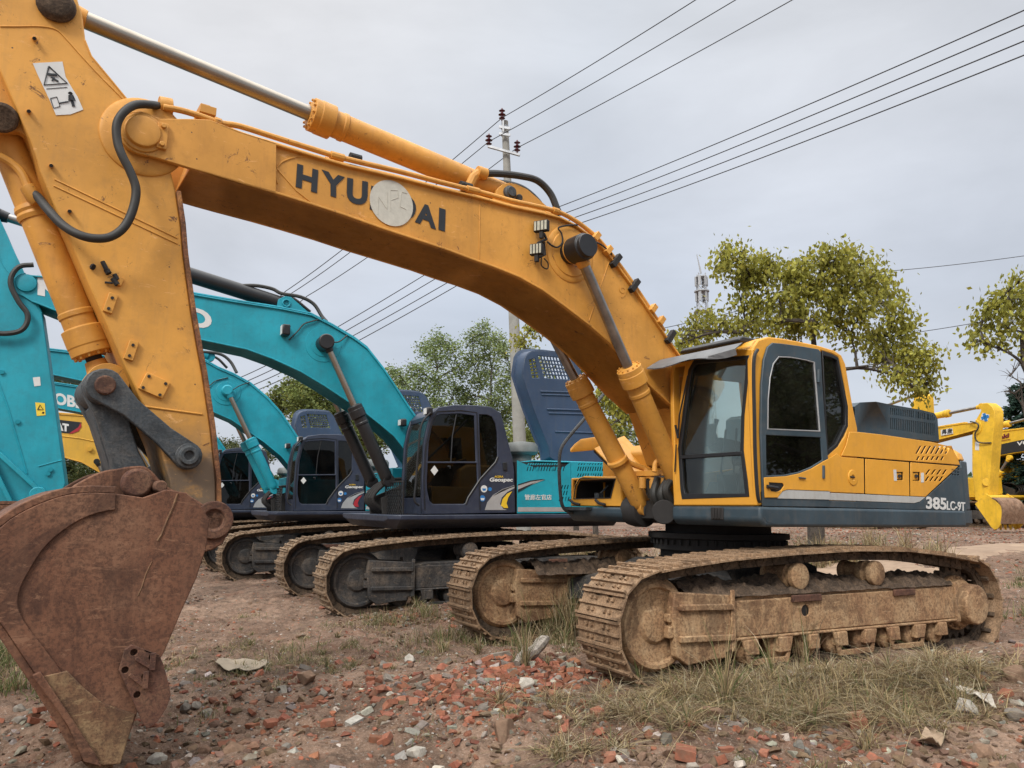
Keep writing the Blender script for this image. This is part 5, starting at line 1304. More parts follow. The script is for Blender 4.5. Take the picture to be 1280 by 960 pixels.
# --- third teal machine
FC = Frame((-7.6, 22.6, 0), R(206), 0.0)
rc, _ = kobelco(FC, "teal excavator farthest left, cab half hidden behind the middle teal one", R(3), 'redst')
b = add_boom(rc, 0, FC, PT, [(0,470),(60,478),(120,487),(180,495),(225,508),(255,528),(270,546),(288,572)], [(0,499),(60,508),(120,519),(170,528),(210,545),(235,565),(258,592)], tipc=(-6,485))
lettering("KOBELCO", q(FC, 0.302, (56,503),(140,518),(56,488)), 'painted_letter', M['white'], b, bold=0.04)
pa = FC.p3(262, 614, yy); pr = FC.p3(218, 525, yy)
for s in (1, -1): cylinder('boom', (pa[0], s*yy, pa[2]), (pr[0], s*yy, pr[2]), 0.52, 0.105, M['chrome'], M['teal'], rc, 0, gland=1.25, bolts=False)
mb = MB(); mb.prism(FC.poly([(-30,440),(-5,445),(5,480),(20,560),(30,640),(0,645),(-40,520)], 0.26), -0.26, 0.26); mb.build('arm', M['teal'], rc, 0.01)
cylinder('arm', FC.p3(205, 478, 0), FC.p3(-20, 445, 0), 0.56, 0.12, M['greyrod'], M['teal'], rc, 0, gland=1.2, bolts=False)
plain_bucket(rc, FC, (10, 648), 0.0, M['rust'], 1, 0.95)

# --- yellow machine at the end of the row
PY_ = dict(paint=M['catyellow'], cab=M['catyellow'], glass=M['darkglass'], cw=M['catyellow'], deck=M['catyellow'], hood=M['catyellow'])
FD = Frame((-11.0, 27.6, 0.05), R(206), 0.0)
rd_, _ = kobelco(FD, "deep yellow excavator with a black and red boom badge, behind the teal booms", R(3), 'redst', hood=False, detail=False, P=PY_)
b = add_boom(rd_, 0, FD, PY_, [(30,509),(71,517),(113,520),(140,527),(161,543),(175,553),(188,574),(200,592)], [(30,565),(80,572),(102,578),(123,590),(145,600),(165,612)], tipc=None)
mb = MB(); mb.tube([FD.p3(*p, 0.305) for p in [(76,545),(100,548),(124,553)]], 0.02, 5); mb.cyl(FD.p3(112,561,0.30), FD.p3(112,561,0.40), 0.08, n=14); mb.build('weld_seam', M['catyellow'], b)
bd = MB().prism(FD.poly([(60,523),(102,528),(98,537),(88,542),(60,539)], 0.305), 0.305, 0.312).build('boom_badge', M['ink'], b)
MB().prism(FD.poly([(86,542),(98,534),(101,528),(102,533),(98,539),(90,542)], 0.312), 0.3125, 0.318).build('badge_stripe', M['redst'], bd)
lettering("CAT", q(FD, 0.314, (62,536),(86,540),(62,526)), 'painted_letter', M['white'], bd, bold=0.06)
for px_, e in (((121,577),(132,600)), ((166,549),(186,583))):
    a = FD.p3(*px_, 0.47); c = FD.p3(*e, 0.47); cylinder('boom', (2*c[0]-a[0], a[1], 2*c[2]-a[2]), a, 0.5, 0.10, M['chrome'], M['black'], rd_, 0, bolts=False)
mb = MB(); mb.prism(FD.poly([(-10,490),(20,505),(40,520),(50,640),(20,640),(-20,560)], 0.25), -0.25, 0.25); mb.build('arm', M['catyellow'], rd_)

# --- bright yellow machines to the right
PYr = dict(paint=M['yellow'], cab=M['yellow'], glass=M['darkglass'], cw=M['yellow'], deck=M['yellow'], hood=M['yellow'])
def yellow(o, yaw, label):
    F = Frame(o, R(yaw)); root = empty('crawler_excavator', F.matrix()); tag(root, label, "excavator", G_EXC)
    e = empty('undercarriage'); e.parent = root
    undercarriage(e, (M['shoe'], M['chain'], M['frame2']), full=False, cover=False)
    add_house(root, 0, PYr, dict(door=False)); return root, F
rx_, FX = yellow((15.7, 35.5, 0.55), -67, "bright yellow excavator with a blue cross sticker on its arm, bucket down on rubble")
yb = -0.26
b = add_boom(rx_, 0, FX, PYr, [(1221,528),(1205,529),(1185,532),(1168,535),(1140,541),(1115,555)], [(1221,537),(1200,543),(1176,549),(1150,556),(1125,572)], y=-0.32, tipc=(1217,534), tipr=0.3)
mb = MB(); mb.prism(FX.poly([(1226,507),(1228,504),(1234,503.5),(1240,508),(1243,514),(1243,530),(1241,548),(1237,600),(1236,622),(1226,628),(1219,625),(1215,590),(1215,545),(1219,526),(1226,514)], yb), -0.26, 0.26)
ax_ = mb.build('arm', M['yellow'], rx_, 0.02)
qx = lambda *p: [FX.p3(*k, yb-0.004) for k in p]
st = MB().prism(FX.poly([(1228,516),(1237,518.5),(1234.5,527),(1225.5,524.5)], yb), yb-0.008, yb-0.001).build('sticker', M['white'], ax_)
c0 = Vector(FX.p3(1231.3, 521.6, yb-0.012))
mb = MB(); ca, sa = math.cos(0.2), math.sin(0.2)
for u in ((ca, 0, sa), (-sa, 0, ca)):
    u = Vector(u); v = u.cross(Vector((0,1,0))); mb.obox(c0, u, (0,1,0), v, 0.155, 0.004, 0.058)
mb.build('sticker_cross', M['bluest'], st)
MB().prism(FX.poly([(1219,552),(1224,552.5),(1224,563),(1219,562.5)], yb), yb-0.008, yb-0.001).build('sticker', M['white'], ax_)
lettering("県産", [FX.p3(1177,543.5,-0.335), FX.p3(1190.5,541.5,-0.335), FX.p3(1177,537,-0.335)], 'painted_letter', M['ink'], b, bold=0.02)
MB().prism(FX.poly([(1176.5,544.5),(1191.5,542),(1190.5,535),(1176,537.5)], -0.325), -0.331, -0.32).build('letter_patch', M['white'], b)
cylinder('arm', FX.p3(1150, 524, 0), FX.p3(1228, 508, 0), 0.50, 0.13, M['greyrod'], M['yellow'], rx_, 0, bolts=False)
mb = MB(); mb.tube(curve([FX.p3(*p) for p in [(1213,527,-0.4),(1221,529,-0.45),(1223,534,-0.45),(1219,542,-0.42),(1220,550,-0.4),(1226,553.5,-0.34),(1239,553.5,-0.3)]], 5), 0.03, 6); mb.build('hydraulic_hose', M['hose'], ax_)
mb = MB()
mb.prism(FX.poly([(1230,600),(1238,600),(1240,624),(1234,627),(1229,620)], 0), -0.2, 0.2); mb.cyl(FX.p3(1233,603,-0.3), FX.p3(1233,603,0.3), 0.14, n=14); mb.cyl(FX.p3(1237,624,-0.3), FX.p3(1237,624,0.3), 0.14, n=14)
mb.build('bucket_link', M['yellow'], rx_, 0.01)
cylinder('bucket', FX.p3(1240, 553, 0), FX.p3(1236, 600, 0), 0.7, 0.12, M['greyrod'], M['yellow'], rx_, 0, bolts=False)
bp = [(1218.5,630),(1232,617),(1240,622),(1246,628),(1251,633),(1253,641),(1251.5,655),(1247,661),(1243,662),(1239,659)]
mb = MB(); PB = FX.poly(bp, -0.62)
for s in (1, -1): mb.prism(PB, *sorted((s*0.58, s*0.62)))
mb.cyl((PB[1][0], -0.6, PB[1][1]-0.15), (PB[1][0], 0.6, PB[1][1]-0.15), 0.09); bx = mb.build('bucket', M['yellow'], rx_, 0.006)
sh = curve2(FX.poly([(1240,622),(1247,625.5),(1252,632),(1253.5,641),(1252,655)], -0.62), 3)
MB().prism(strip(sh, 0.04, -1), -0.625, 0.625).build('bucket_shell', rough_metal('scratched brown steel', [(0.16,0.08,0.04),(0.26,0.15,0.09),(0.36,0.24,0.16)], 6), bx)
for k in range(5):
    c = Vector((PB[8][0], -0.55+k*0.275, PB[8][1])); MB().cyl(c+Vector((0,0,0.18)), c-Vector((0,0,0.02)), 0.06, 0.03, 8).build('bucket_tooth', M['yellow'], bx)

ry, FY = yellow((22.5, 36.5, 0.55), -67, "yellow excavator at the right edge with a black boom panel lettered V")
b = add_boom(ry, 0, FY, PYr, [(1330,531),(1300,533),(1270,537),(1252,539),(1238,543),(1215,560)], [(1330,556),(1300,562),(1270,566),(1243,571),(1228,580)], y=-0.32, tipc=(1340,545), tipr=0.3, footloc=(0.6, 1.9))
MB().prism(FY.poly([(1243,557),(1300,545),(1300,561),(1263,566),(1242,570)], -0.33), -0.335, -0.322).build('boom_panel', M['ink'], b)
lettering("VOLVO", [FY.p3(1271,557.5,-0.337), FY.p3(1310,551,-0.337), FY.p3(1271,552.3,-0.337)], 'painted_letter', M['white'], b, bold=0.02)
lettering("kaki", [FY.p3(1245,550,-0.325), FY.p3(1261.5,546.5,-0.325), FY.p3(1245,544.5,-0.325)], 'painted_letter', M['maroon'], b, bold=0.05)
MB().prism(FY.poly([(1246,551.5),(1263,548.6),(1263,549.4),(1246,552.3)], -0.325), -0.33, -0.324).build('underline', M['maroon'], b)
cylinder('arm', FY.p3(1228, 538, 0), FY.p3(1330, 512, 0), 0.36, 0.13, M['greyrod'], M['yellow'], ry, 0, bolts=False)
for s in (1, -1):
    a = FY.p3(1262, 572, 0.47*s); c = FY.p3(1236, 612, 0.47*s); cylinder('boom', c, a, 0.6, 0.12, M['greyrod'], M['yellow'], ry, 0, bolts=False)
mb = MB(); mb.prism(FY.poly([(1325,505),(1340,505),(1350,540),(1340,640),(1325,640)], yb), -0.26, 0.26); mb.build('arm', M['yellow'], ry, 0.02)
rw, FW = yellow((15.5, 44.0, 0.55), -67, "yellow excavator hidden behind the black hood, only the tip of its arm showing")
mb = MB(); mb.prism(FW.poly([(1144,492),(1149,489),(1157,494),(1158,514),(1156,560),(1150,640),(1140,640),(1136,560),(1139,510)], yb), -0.26, 0.26); mb.build('arm', M['yellow'], rw, 0.02)
cylinder('arm', FW.p3(1070, 521, 0), FW.p3(1146, 493, 0), 0.45, 0.13, M['greyrod'], M['yellow'], rw, 0, bolts=False)
add_boom(rw, 0, FW, PYr, [(1145,512),(1110,516),(1080,530)], [(1145,524),(1112,530),(1090,545)], y=-0.32)
# ================================================================== ground
def _hash(ix, iy, s):
    h = (ix.astype(np.int64)*374761393+iy.astype(np.int64)*668265263+s*974634777) & 0x7fffffff
    h = ((h ^ (h >> 13))*1274126177) & 0x7fffffff
    return ((h ^ (h >> 16)) & 0xffffff)/float(0xffffff)*2-1
def vnoise(x, y, s=0):
    x = np.asarray(x, float); y = np.asarray(y, float)
    ix = np.floor(x); iy = np.floor(y); fx = x-ix; fy = y-iy
    fx = fx*fx*(3-2*fx); fy = fy*fy*(3-2*fy)
    a = _hash(ix, iy, s); b = _hash(ix+1, iy, s); c = _hash(ix, iy+1, s); d = _hash(ix+1, iy+1, s)
    return (a*(1-fx)+b*fx)*(1-fy)+(c*(1-fx)+d*fx)*fy
def fbm(x, y, f, o=4, s=0, g=0.5):
    r = 0; a = 1
    for k in range(o): r = r+a*vnoise(x*f+13.7*k, y*f-7.1*k, s+k); f *= 2.03; a *= g
    return r
def sstep(a, b, v): t = np.clip((v-a)/(b-a), 0, 1); return t*t*(3-2*t)
BUMPS = []       # x, y, radius, height
def ground_z(x, y, fine=True):
    x = np.asarray(x, float); y = np.asarray(y, float)
    z = 0.50*sstep(18, 27, y+0.6*x)
    z = z-0.13*sstep(8.0, 5.0, y)*sstep(1.5, -0.5, x)
    r = np.hypot(x, y)
    for bx_, by_, br, bh in BUMPS: z = z+bh*np.exp(-((x-bx_)**2+(y-by_)**2)/(br*br))
    z = z+0.035*fbm(x, y, 0.45, 3, 3)
    if fine:
        near = 1/(1+np.exp((r-26)/6))
        z = z+near*(0.045*fbm(x, y, 1.5, 3, 11)+0.034*np.abs(fbm(x, y, 5.0, 3, 23))+0.02*np.sin((x*0.86+y*0.5)*5.2+fbm(x, y, 0.8, 2, 5)*2)*sstep(-0.1, 0.5, fbm(x, y, 0.35, 2, 77))+0.008*fbm(x, y, 24, 2, 31))
    return z
def at_ground(px, py):
    d = ray(px, py); k = 2.0
    p = CAM+d*k
    while k < 200:
        q = CAM+d*k
        if q[2] <= float(ground_z(q[0], q[1], False)): return q
        k *= 1.004
    return q
def at_depth(px, py, dep):
    d = ray(px, py); return Vector(CAM+d*(dep/d[1]))
for px_, py_, br, bh in ((648,850,0.55,0.11),(600,868,0.5,0.06),(700,830,0.7,0.06),(1275,860,0.9,0.22),(1180,880,0.8,0.08),(525,768,0.55,0.13),(1010,862,0.7,0.07),(800,905,0.8,0.04),(60,905,0.6,0.05),(860,862,0.5,0.05),(380,870,0.7,0.05)):
    q = at_ground(px_, py_); BUMPS.append((q[0], q[1], br, bh))

def dirt_material():
    m, nt, out = newmat('rubble strewn dirt'); co = coords(nt)
    b = nd(nt, 'ShaderNodeBsdfPrincipled'); nt.links.new(b.outputs[0], out.inputs[0]); b.inputs['Roughness'].default_value = 0.95
    b.inputs['Specular IOR Level'].default_value = 0.2
    n1 = noisen(nt, co, 0.55, 6, 0.6, 0.5); n2 = noisen(nt, co, 7, 10, 0.75); n3 = noisen(nt, co, 60, 6, 0.8); n4 = noisen(nt, co, 2.1, 8, 0.7, 0.6)
    c = ramp(nt, n1, [(0.36, (0.15, 0.090, 0.060)), (0.5, (0.215, 0.135, 0.093)), (0.62, (0.305, 0.203, 0.142))])
    c = mixc(nt, ramp(nt, n2, [(0.38, 0.8), (0.55, 0)]), c, (0.06, 0.038, 0.026))
    c = mixc(nt, ramp(nt, n4, [(0.56, 0), (0.70, 0.55)]), c, (0.24, 0.10, 0.06))
    c = mixc(nt, ramp(nt, n3, [(0.55, 0), (0.64, 0.9)]), c, (0.38, 0.31, 0.25))
    c = mixc(nt, ramp(nt, n3, [(0.34, 0.85), (0.45, 0)]), c, (0.04, 0.028, 0.02))
    c = mixc(nt, ramp(nt, noisen(nt, co, 0.8, 9, 0.75, 1.2), [(0.50, 0), (0.62, 0.7)]), c, (0.075, 0.052, 0.037))
    v = nd(nt, 'ShaderNodeTexVoronoi'); v.inputs['Scale'].default_value = 22; nt.links.new(co, v.inputs['Vector'])
    sep = nd(nt, 'ShaderNodeSeparateColor'); nt.links.new(v.outputs['Color'], sep.inputs[0])
    chip = mathn(nt, 'MULTIPLY', ramp(nt, v.outputs['Distance'], [(0.22, 1), (0.30, 0)]), ramp(nt, sep.outputs[0], [(0.80, 0), (0.82, 1)]))
    cc = ramp(nt, sep.outputs[1], [(0.0, (0.30, 0.11, 0.06)), (0.5, (0.30, 0.26, 0.22)), (0.8, (0.42, 0.39, 0.35))], 'CONSTANT')
    c = mixc(nt, chip, c, cc)
    nt.links.new(c, b.inputs['Base Color'])
    bp = nd(nt, 'ShaderNodeBump'); bp.inputs['Strength'].default_value = 0.9; bp.inputs['Distance'].default_value = 0.04
    h = mixc(nt, 0.4, n2, n3); nt.links.new(h, bp.inputs['Height']); nt.links.new(bp.outputs[0], b.inputs['Normal'])
    return m
M['dirt'] = dirt_material()
def grid_mesh(name, X, Y, Z, mat, wrap=False):
    nr, nc = X.shape; co = np.stack([X, Y, Z], -1).reshape(-1, 3)
    i = np.arange(nr-1)[:, None]; j = np.arange(nc if wrap else nc-1)[None, :]; j2 = (j+1) % nc
    f = np.stack([i*nc+j, i*nc+j2, (i+1)*nc+j2, (i+1)*nc+j], -1).reshape(-1, 4)
    return np_mesh(name, co, f, mat)
def np_mesh(name, co, f, mat, cols=None, smooth=True, parent=None):
    me = bpy.data.meshes.new(name); n = len(f); k = f.shape[1]
    me.vertices.add(len(co)); me.vertices.foreach_set('co', np.ascontiguousarray(co, dtype=np.float32).ravel())
    me.loops.add(n*k); me.loops.foreach_set('vertex_index', np.ascontiguousarray(f, dtype=np.int32).ravel())
    me.polygons.add(n); me.polygons.foreach_set('loop_start', np.arange(0, n*k, k, dtype=np.int32))
    me.polygons.foreach_set('loop_total', np.full(n, k, dtype=np.int32))
    me.update(calc_edges=True)
    me.polygons.foreach_set('use_smooth', [smooth]*n)
    if cols is not None:
        a = me.color_attributes.new(name='tone', type='FLOAT_COLOR', domain='POINT')
        a.data.foreach_set('color', np.ascontiguousarray(np.concatenate([cols, np.ones((len(cols), 1))], 1), dtype=np.float32).ravel())
    me.materials.append(mat); o = bpy.data.objects.new(name, me); col.objects.link(o)
    if parent: o.parent = parent
    return o
th = np.concatenate([np.linspace(-40, 40, 860), np.linspace(44, 316, 60)]); th = np.radians(th)
rad = [1.2]
while rad[-1] < 2600:
    r_ = rad[-1]; rad.append(r_+(0.025 if r_ < 3 else 0.018+0.0017*r_ if r_ < 12 else 0.0038*r_ if r_ < 30 else 0.05*r_))
rad = np.array([0.0]+rad)
RR, TT = np.meshgrid(rad, th, indexing='ij')
X = RR*np.sin(TT); Y = RR*np.cos(TT); Z = ground_z(X, Y)
print('ground', X.shape)
g = grid_mesh('ground', X, Y, Z, M['dirt'], wrap=True)
if g.data.polygons[5000].normal.z < 0: g.data.flip_normals()
tag(g, 'brown trampled dirt of the yard with mud and brick dust', None, kind='structure')
# worn smooth track of packed tan earth on the right
P0 = np.array(at_ground(1130, 700)[:2]); P1 = np.array(at_ground(1290, 716)[:2])
m, nt, out = newmat('packed tan earth'); co = coords(nt); b = nd(nt, 'ShaderNodeBsdfPrincipled'); nt.links.new(b.outputs[0], out.inputs[0]); b.inputs['Roughness'].default_value = 0.95
nt.links.new(ramp(nt, noisen(nt, co, 1.8, 10, 0.7, 0.4), [(0.3, (0.22, 0.15, 0.10)), (0.7, (0.38, 0.27, 0.185))]), b.inputs['Base Color'])
bp = nd(nt, 'ShaderNodeBump'); bp.inputs['Strength'].default_value = 0.5; nt.links.new(noisen(nt, co, 14, 8, 0.7), bp.inputs['Height']); nt.links.new(bp.outputs[0], b.inputs['Normal'])
ts = np.linspace(0, 1, 120); S = np.linspace(-1, 1, 24)
ctr = np.stack([5.5+22*ts, 15.6+9.0*ts+0.6*np.sin(ts*6)], 1); wdt = 1.0+1.2*ts+0.25*np.sin(ts*17)
tn = np.gradient(ctr, axis=0); tn /= np.linalg.norm(tn, axis=1)[:, None]; nn_ = np.stack([-tn[:, 1], tn[:, 0]], 1)
PX = ctr[:, 0][:, None]+nn_[:, 0][:, None]*wdt[:, None]*S[None, :]; PY = ctr[:, 1][:, None]+nn_[:, 1][:, None]*wdt[:, None]*S[None, :]
PZ = ground_z(PX, PY, False)+0.055-0.16*np.abs(S)[None, :]**4+0.012*fbm(PX, PY, 4, 3, 9)
pth = grid_mesh('dirt_road', PX, PY, PZ, m)
if pth.data.polygons[50].normal.z < 0: pth.data.flip_normals()
tag(pth, 'strip of packed tan earth behind the orange tracks', None, kind='structure')

# ------------------------------------------------------------------ rubble
def tone_material(name, rough=0.9, bump=0.5, scale=30, trans=False):
    m, nt, out = newmat(name); co = coords(nt)
    b = nd(nt, 'ShaderNodeBsdfPrincipled'); b.inputs['Roughness'].default_value = rough; b.inputs['Specular IOR Level'].default_value = 0.25
    a = nd(nt, 'ShaderNodeAttribute', attribute_name='tone')
    n = noisen(nt, co, scale, 6, 0.75)
    c = mixc(nt, 1.0, a.outputs['Color'], ramp(nt, n, [(0.3, 0.62), (0.7, 1.25)]), 'MULTIPLY')
    if not trans: c = mixc(nt, ramp(nt, noisen(nt, co, scale*0.4, 6, 0.7), [(0.5, 0), (0.68, 0.6)]), c, (0.13, 0.09, 0.06))
    nt.links.new(c, b.inputs['Base Color'])
    if bump:
        bp = nd(nt, 'ShaderNodeBump'); bp.inputs['Strength'].default_value = bump; bp.inputs['Distance'].default_value = 0.008
        nt.links.new(n, bp.inputs['Height']); nt.links.new(bp.outputs[0], b.inputs['Normal'])
    if trans:
        t = nd(nt, 'ShaderNodeBsdfTranslucent'); nt.links.new(c, t.inputs[0]); mx = nd(nt, 'ShaderNodeMixShader'); mx.inputs[0].default_value = 0.35
        nt.links.new(b.outputs[0], mx.inputs[1]); nt.links.new(t.outputs[0], mx.inputs[2]); nt.links.new(mx.outputs[0], out.inputs[0])
    else: nt.links.new(b.outputs[0], out.inputs[0])
    return m
M['rock'] = tone_material('broken stone and brick'); M['blade'] = tone_material('grass blade', 0.8, 0, 20, True); M['leaf'] = tone_material('tree leaf', 0.6, 0, 8, True)
def hull(points):
    bm = bmesh.new()
    for p in points: bm.verts.new(p)
    r = bmesh.ops.convex_hull(bm, input=bm.verts[:])
    bmesh.ops.delete(bm, geom=[v for v in bm.verts if not v.link_faces], context='VERTS')
    bmesh.ops.triangulate(bm, faces=bm.faces[:]); bmesh.ops.recalc_face_normals(bm, faces=bm.faces[:])
    bm.verts.index_update(); co = np.array([v.co[:] for v in bm.verts]); f = np.array([[v.index for v in fc.verts] for fc in bm.faces]); bm.free()
    return co, f
def rock_shape(rr, n=16, flat=0.6):
    return hull([(lambda v: (v.x, v.y*0.8, v.z*flat))(Vector((rr.gauss(0,1), rr.gauss(0,1), rr.gauss(0,1))).normalized()*rr.uniform(0.75, 1.0)) for _ in range(n)])
def brick_shape(rr, whole=True):
    L = 1.0 if whole else rr.uniform(0.4, 0.75); P = []
    for sx in (-1, 1):
        for sy in (-1, 1):
            for sz in (-1, 1):
                for k in range(3):
                    e = [0.0, 0.0, 0.0]; e[k] = rr.uniform(0.03, 0.10)
                    x = sx*(L-e[0]); y = sy*(0.5-e[1]); z = sz*(0.26-e[2])
                    if sx > 0 and not whole: x += rr.uniform(-0.35, 0.15)
                    P.append((x, y, z))
    return hull(P)
rk = random.Random(11)
SH_R = [rock_shape(rk) for _ in range(14)]; SH_B = [brick_shape(rk, False) for _ in range(8)]
def scatter(name, pts, sizes, shapes, tones, label):
    V, Fs, Cs = [], [], []; off = 0
    for k in range(len(pts)):
        co, f = shapes[k % len(shapes)]
        a, t1, t2 = rng.uniform(0, 6.283), rng.normal(0, 0.35), rng.normal(0, 0.35)
        ca, sa = math.cos(a), math.sin(a); c = co*sizes[k]
        x, y, z = c[:, 0], c[:, 1], c[:, 2]
        y, z = y*math.cos(t1)-z*math.sin(t1), y*math.sin(t1)+z*math.cos(t1)
        x, z = x*math.cos(t2)+z*math.sin(t2), -x*math.sin(t2)+z*math.cos(t2)
        V.append(np.stack([pts[k][0]+x*ca-y*sa, pts[k][1]+x*sa+y*ca, pts[k][2]+z], 1)); Fs.append(f+off); off += len(co)
        Cs.append(np.repeat(tones[k][None, :], len(co), 0))
    o = np_mesh(name, np.concatenate(V), np.concatenate(Fs), M['rock'], np.concatenate(Cs), smooth=False)
    tag(o, label, None, kind='stuff'); return o
BR = np.array([0.25, 0.095, 0.056]); GR = np.array([0.20, 0.175, 0.145]); CL = np.array([0.155, 0.096, 0.062]); WH = np.array([0.36, 0.33, 0.28])
def zone_pts(zones, n):
    out = []; W = np.array([z[3] for z in zones]); W = W/W.sum()
    idx = rng.choice(len(zones), n, p=W)
    for i in idx:
        zx, zy, zr, _ = zones[i]; a = rng.uniform(0, 6.283); r = zr*math.sqrt(rng.uniform(0, 1))*(1 if rng.uniform() < 0.8 else 1.5)
        out.append((zx+r*math.cos(a), zy+r*math.sin(a)))
    return np.array(out)
def G(px, py): q = at_ground(px, py); return q[0], q[1]
def wide(n, ymin=3.2, ymax=16):
    r = np.sqrt(rng.uniform(ymin**2, ymax**2, n)); a = np.radians(rng.uniform(-42, 42, n)); return np.stack([r*np.sin(a), r*np.cos(a)], 1)
def put(name, P, s, shapes, tone_w, label, sink=0.5):
    s = np.minimum(np.asarray(s), 0.062 if name != 'brick_rubble' else 0.075)
    keep = (fbm(P[:, 0], P[:, 1], 0.9, 3, 55)+0.35*rng.normal(size=len(P))) > (-0.15 if len(P) > 5000 else -9); P = P[keep]; s = s[keep]
    z = ground_z(P[:, 0], P[:, 1])+s*(0.5-sink)*0.6
    ks = rng.choice(4, len(P), p=tone_w); T = np.stack([BR, GR, CL, WH])[ks]*rng.uniform(0.6, 1.25, (len(P), 1))*rng.uniform(0.92, 1.08, (len(P), 3))
    scatter(name, np.column_stack([P, z]), s, shapes, T, label)
zb_ = [(*G(640,850),0.6,9),(*G(605,866),0.5,6),(*G(690,845),0.55,3),(*G(560,880),0.8,3),(*G(430,850),0.8,2),(*G(500,895),0.8,1.5),(*G(400,890),0.7,1.5),(*G(330,880),0.7,1),(*G(640,900),0.6,2.5),(*G(250,860),0.6,1.2),(*G(450,930),1.0,2.5),(*G(1000,920),0.9,1.5),(*G(850,930),0.8,1.2),(*G(60,905),0.35,1),(*G(200,900),0.5,.6)]
put('brick_rubble', zone_pts(zb_, 1000), rng.gamma(1.7, 0.019, 1000)+0.008, SH_B+SH_R[:4], [0.70, 0.18, 0.05, 0.07], 'broken orange brick bits piled in front of the tracks')
zh_ = [(*G(648,846),0.42,6),(*G(612,866),0.40,5),(*G(700,846),0.30,3),(*G(575,862),0.35,3),(*G(540,880),0.5,1)]
put('brick_rubble', zone_pts(zh_, 260), rng.uniform(0.028, 0.075, 260), SH_B, [0.84, 0.10, 0.02, 0.04], 'heap of larger broken bricks beside the grey log', 0.25)
put('gravel', zone_pts(zb_, 2600), rng.gamma(2.0, 0.006, 2600)+0.005, SH_R, [0.30, 0.34, 0.24, 0.12], 'small grey and red stone chips among the brick pieces')
Pw = wide(15000); put('loose_clods', Pw, rng.gamma(1.3, 0.013, 15000)+0.006, SH_R, [0.08, 0.13, 0.76, 0.03], 'loose brown soil clods and pebbles over the yard')  # mostly clods of soil, only some pebbles among them
Ps = wide(9000, 4, 22); put('pale_gravel', Ps, rng.gamma(1.4, 0.006, 9000)+0.005, SH_R, [0.10, 0.30, 0.15, 0.45], 'tiny pale chips of stone and plaster sprinkled over the dirt')
Pf = wide(7000, 10, 34); put('distant_rubble', Pf, rng.gamma(1.6, 0.016, 7000)+0.012, SH_R, [0.30, 0.26, 0.34, 0.10], 'low scatter of stones and brick dust farther off')
Pr = np.stack([rng.uniform(3, 26, 5200), rng.uniform(15, 34, 5200)], 1)
dr_ = np.min(np.hypot(Pr[:, None, 0]-ctr[None, :, 0], Pr[:, None, 1]-ctr[None, :, 1])/wdt[None, :], axis=1); Pr = Pr[dr_ > 1.02]
put('red_rubble_field', Pr, rng.gamma(1.6, 0.024, len(Pr))+0.015, SH_R+SH_B, [0.42, 0.24, 0.26, 0.08], 'reddish field of crushed brick beyond the orange machine')
Pm = zone_pts([(*G(535,768),0.6,3),(*G(490,775),0.5,1),(*G(1240,850),0.9,3),(*G(1180,930),0.9,3),(*G(1060,935),0.9,2),(*G(900,935),0.9,2),(*G(700,930),0.7,1.5),(*G(260,940),0.6,1)], 2200)
put('mud_rubble', Pm, rng.gamma(2, 0.014, 2200)+0.01, SH_R, [0.10, 0.12, 0.74, 0.04], 'dark lumpy soil heaped around the tracks')

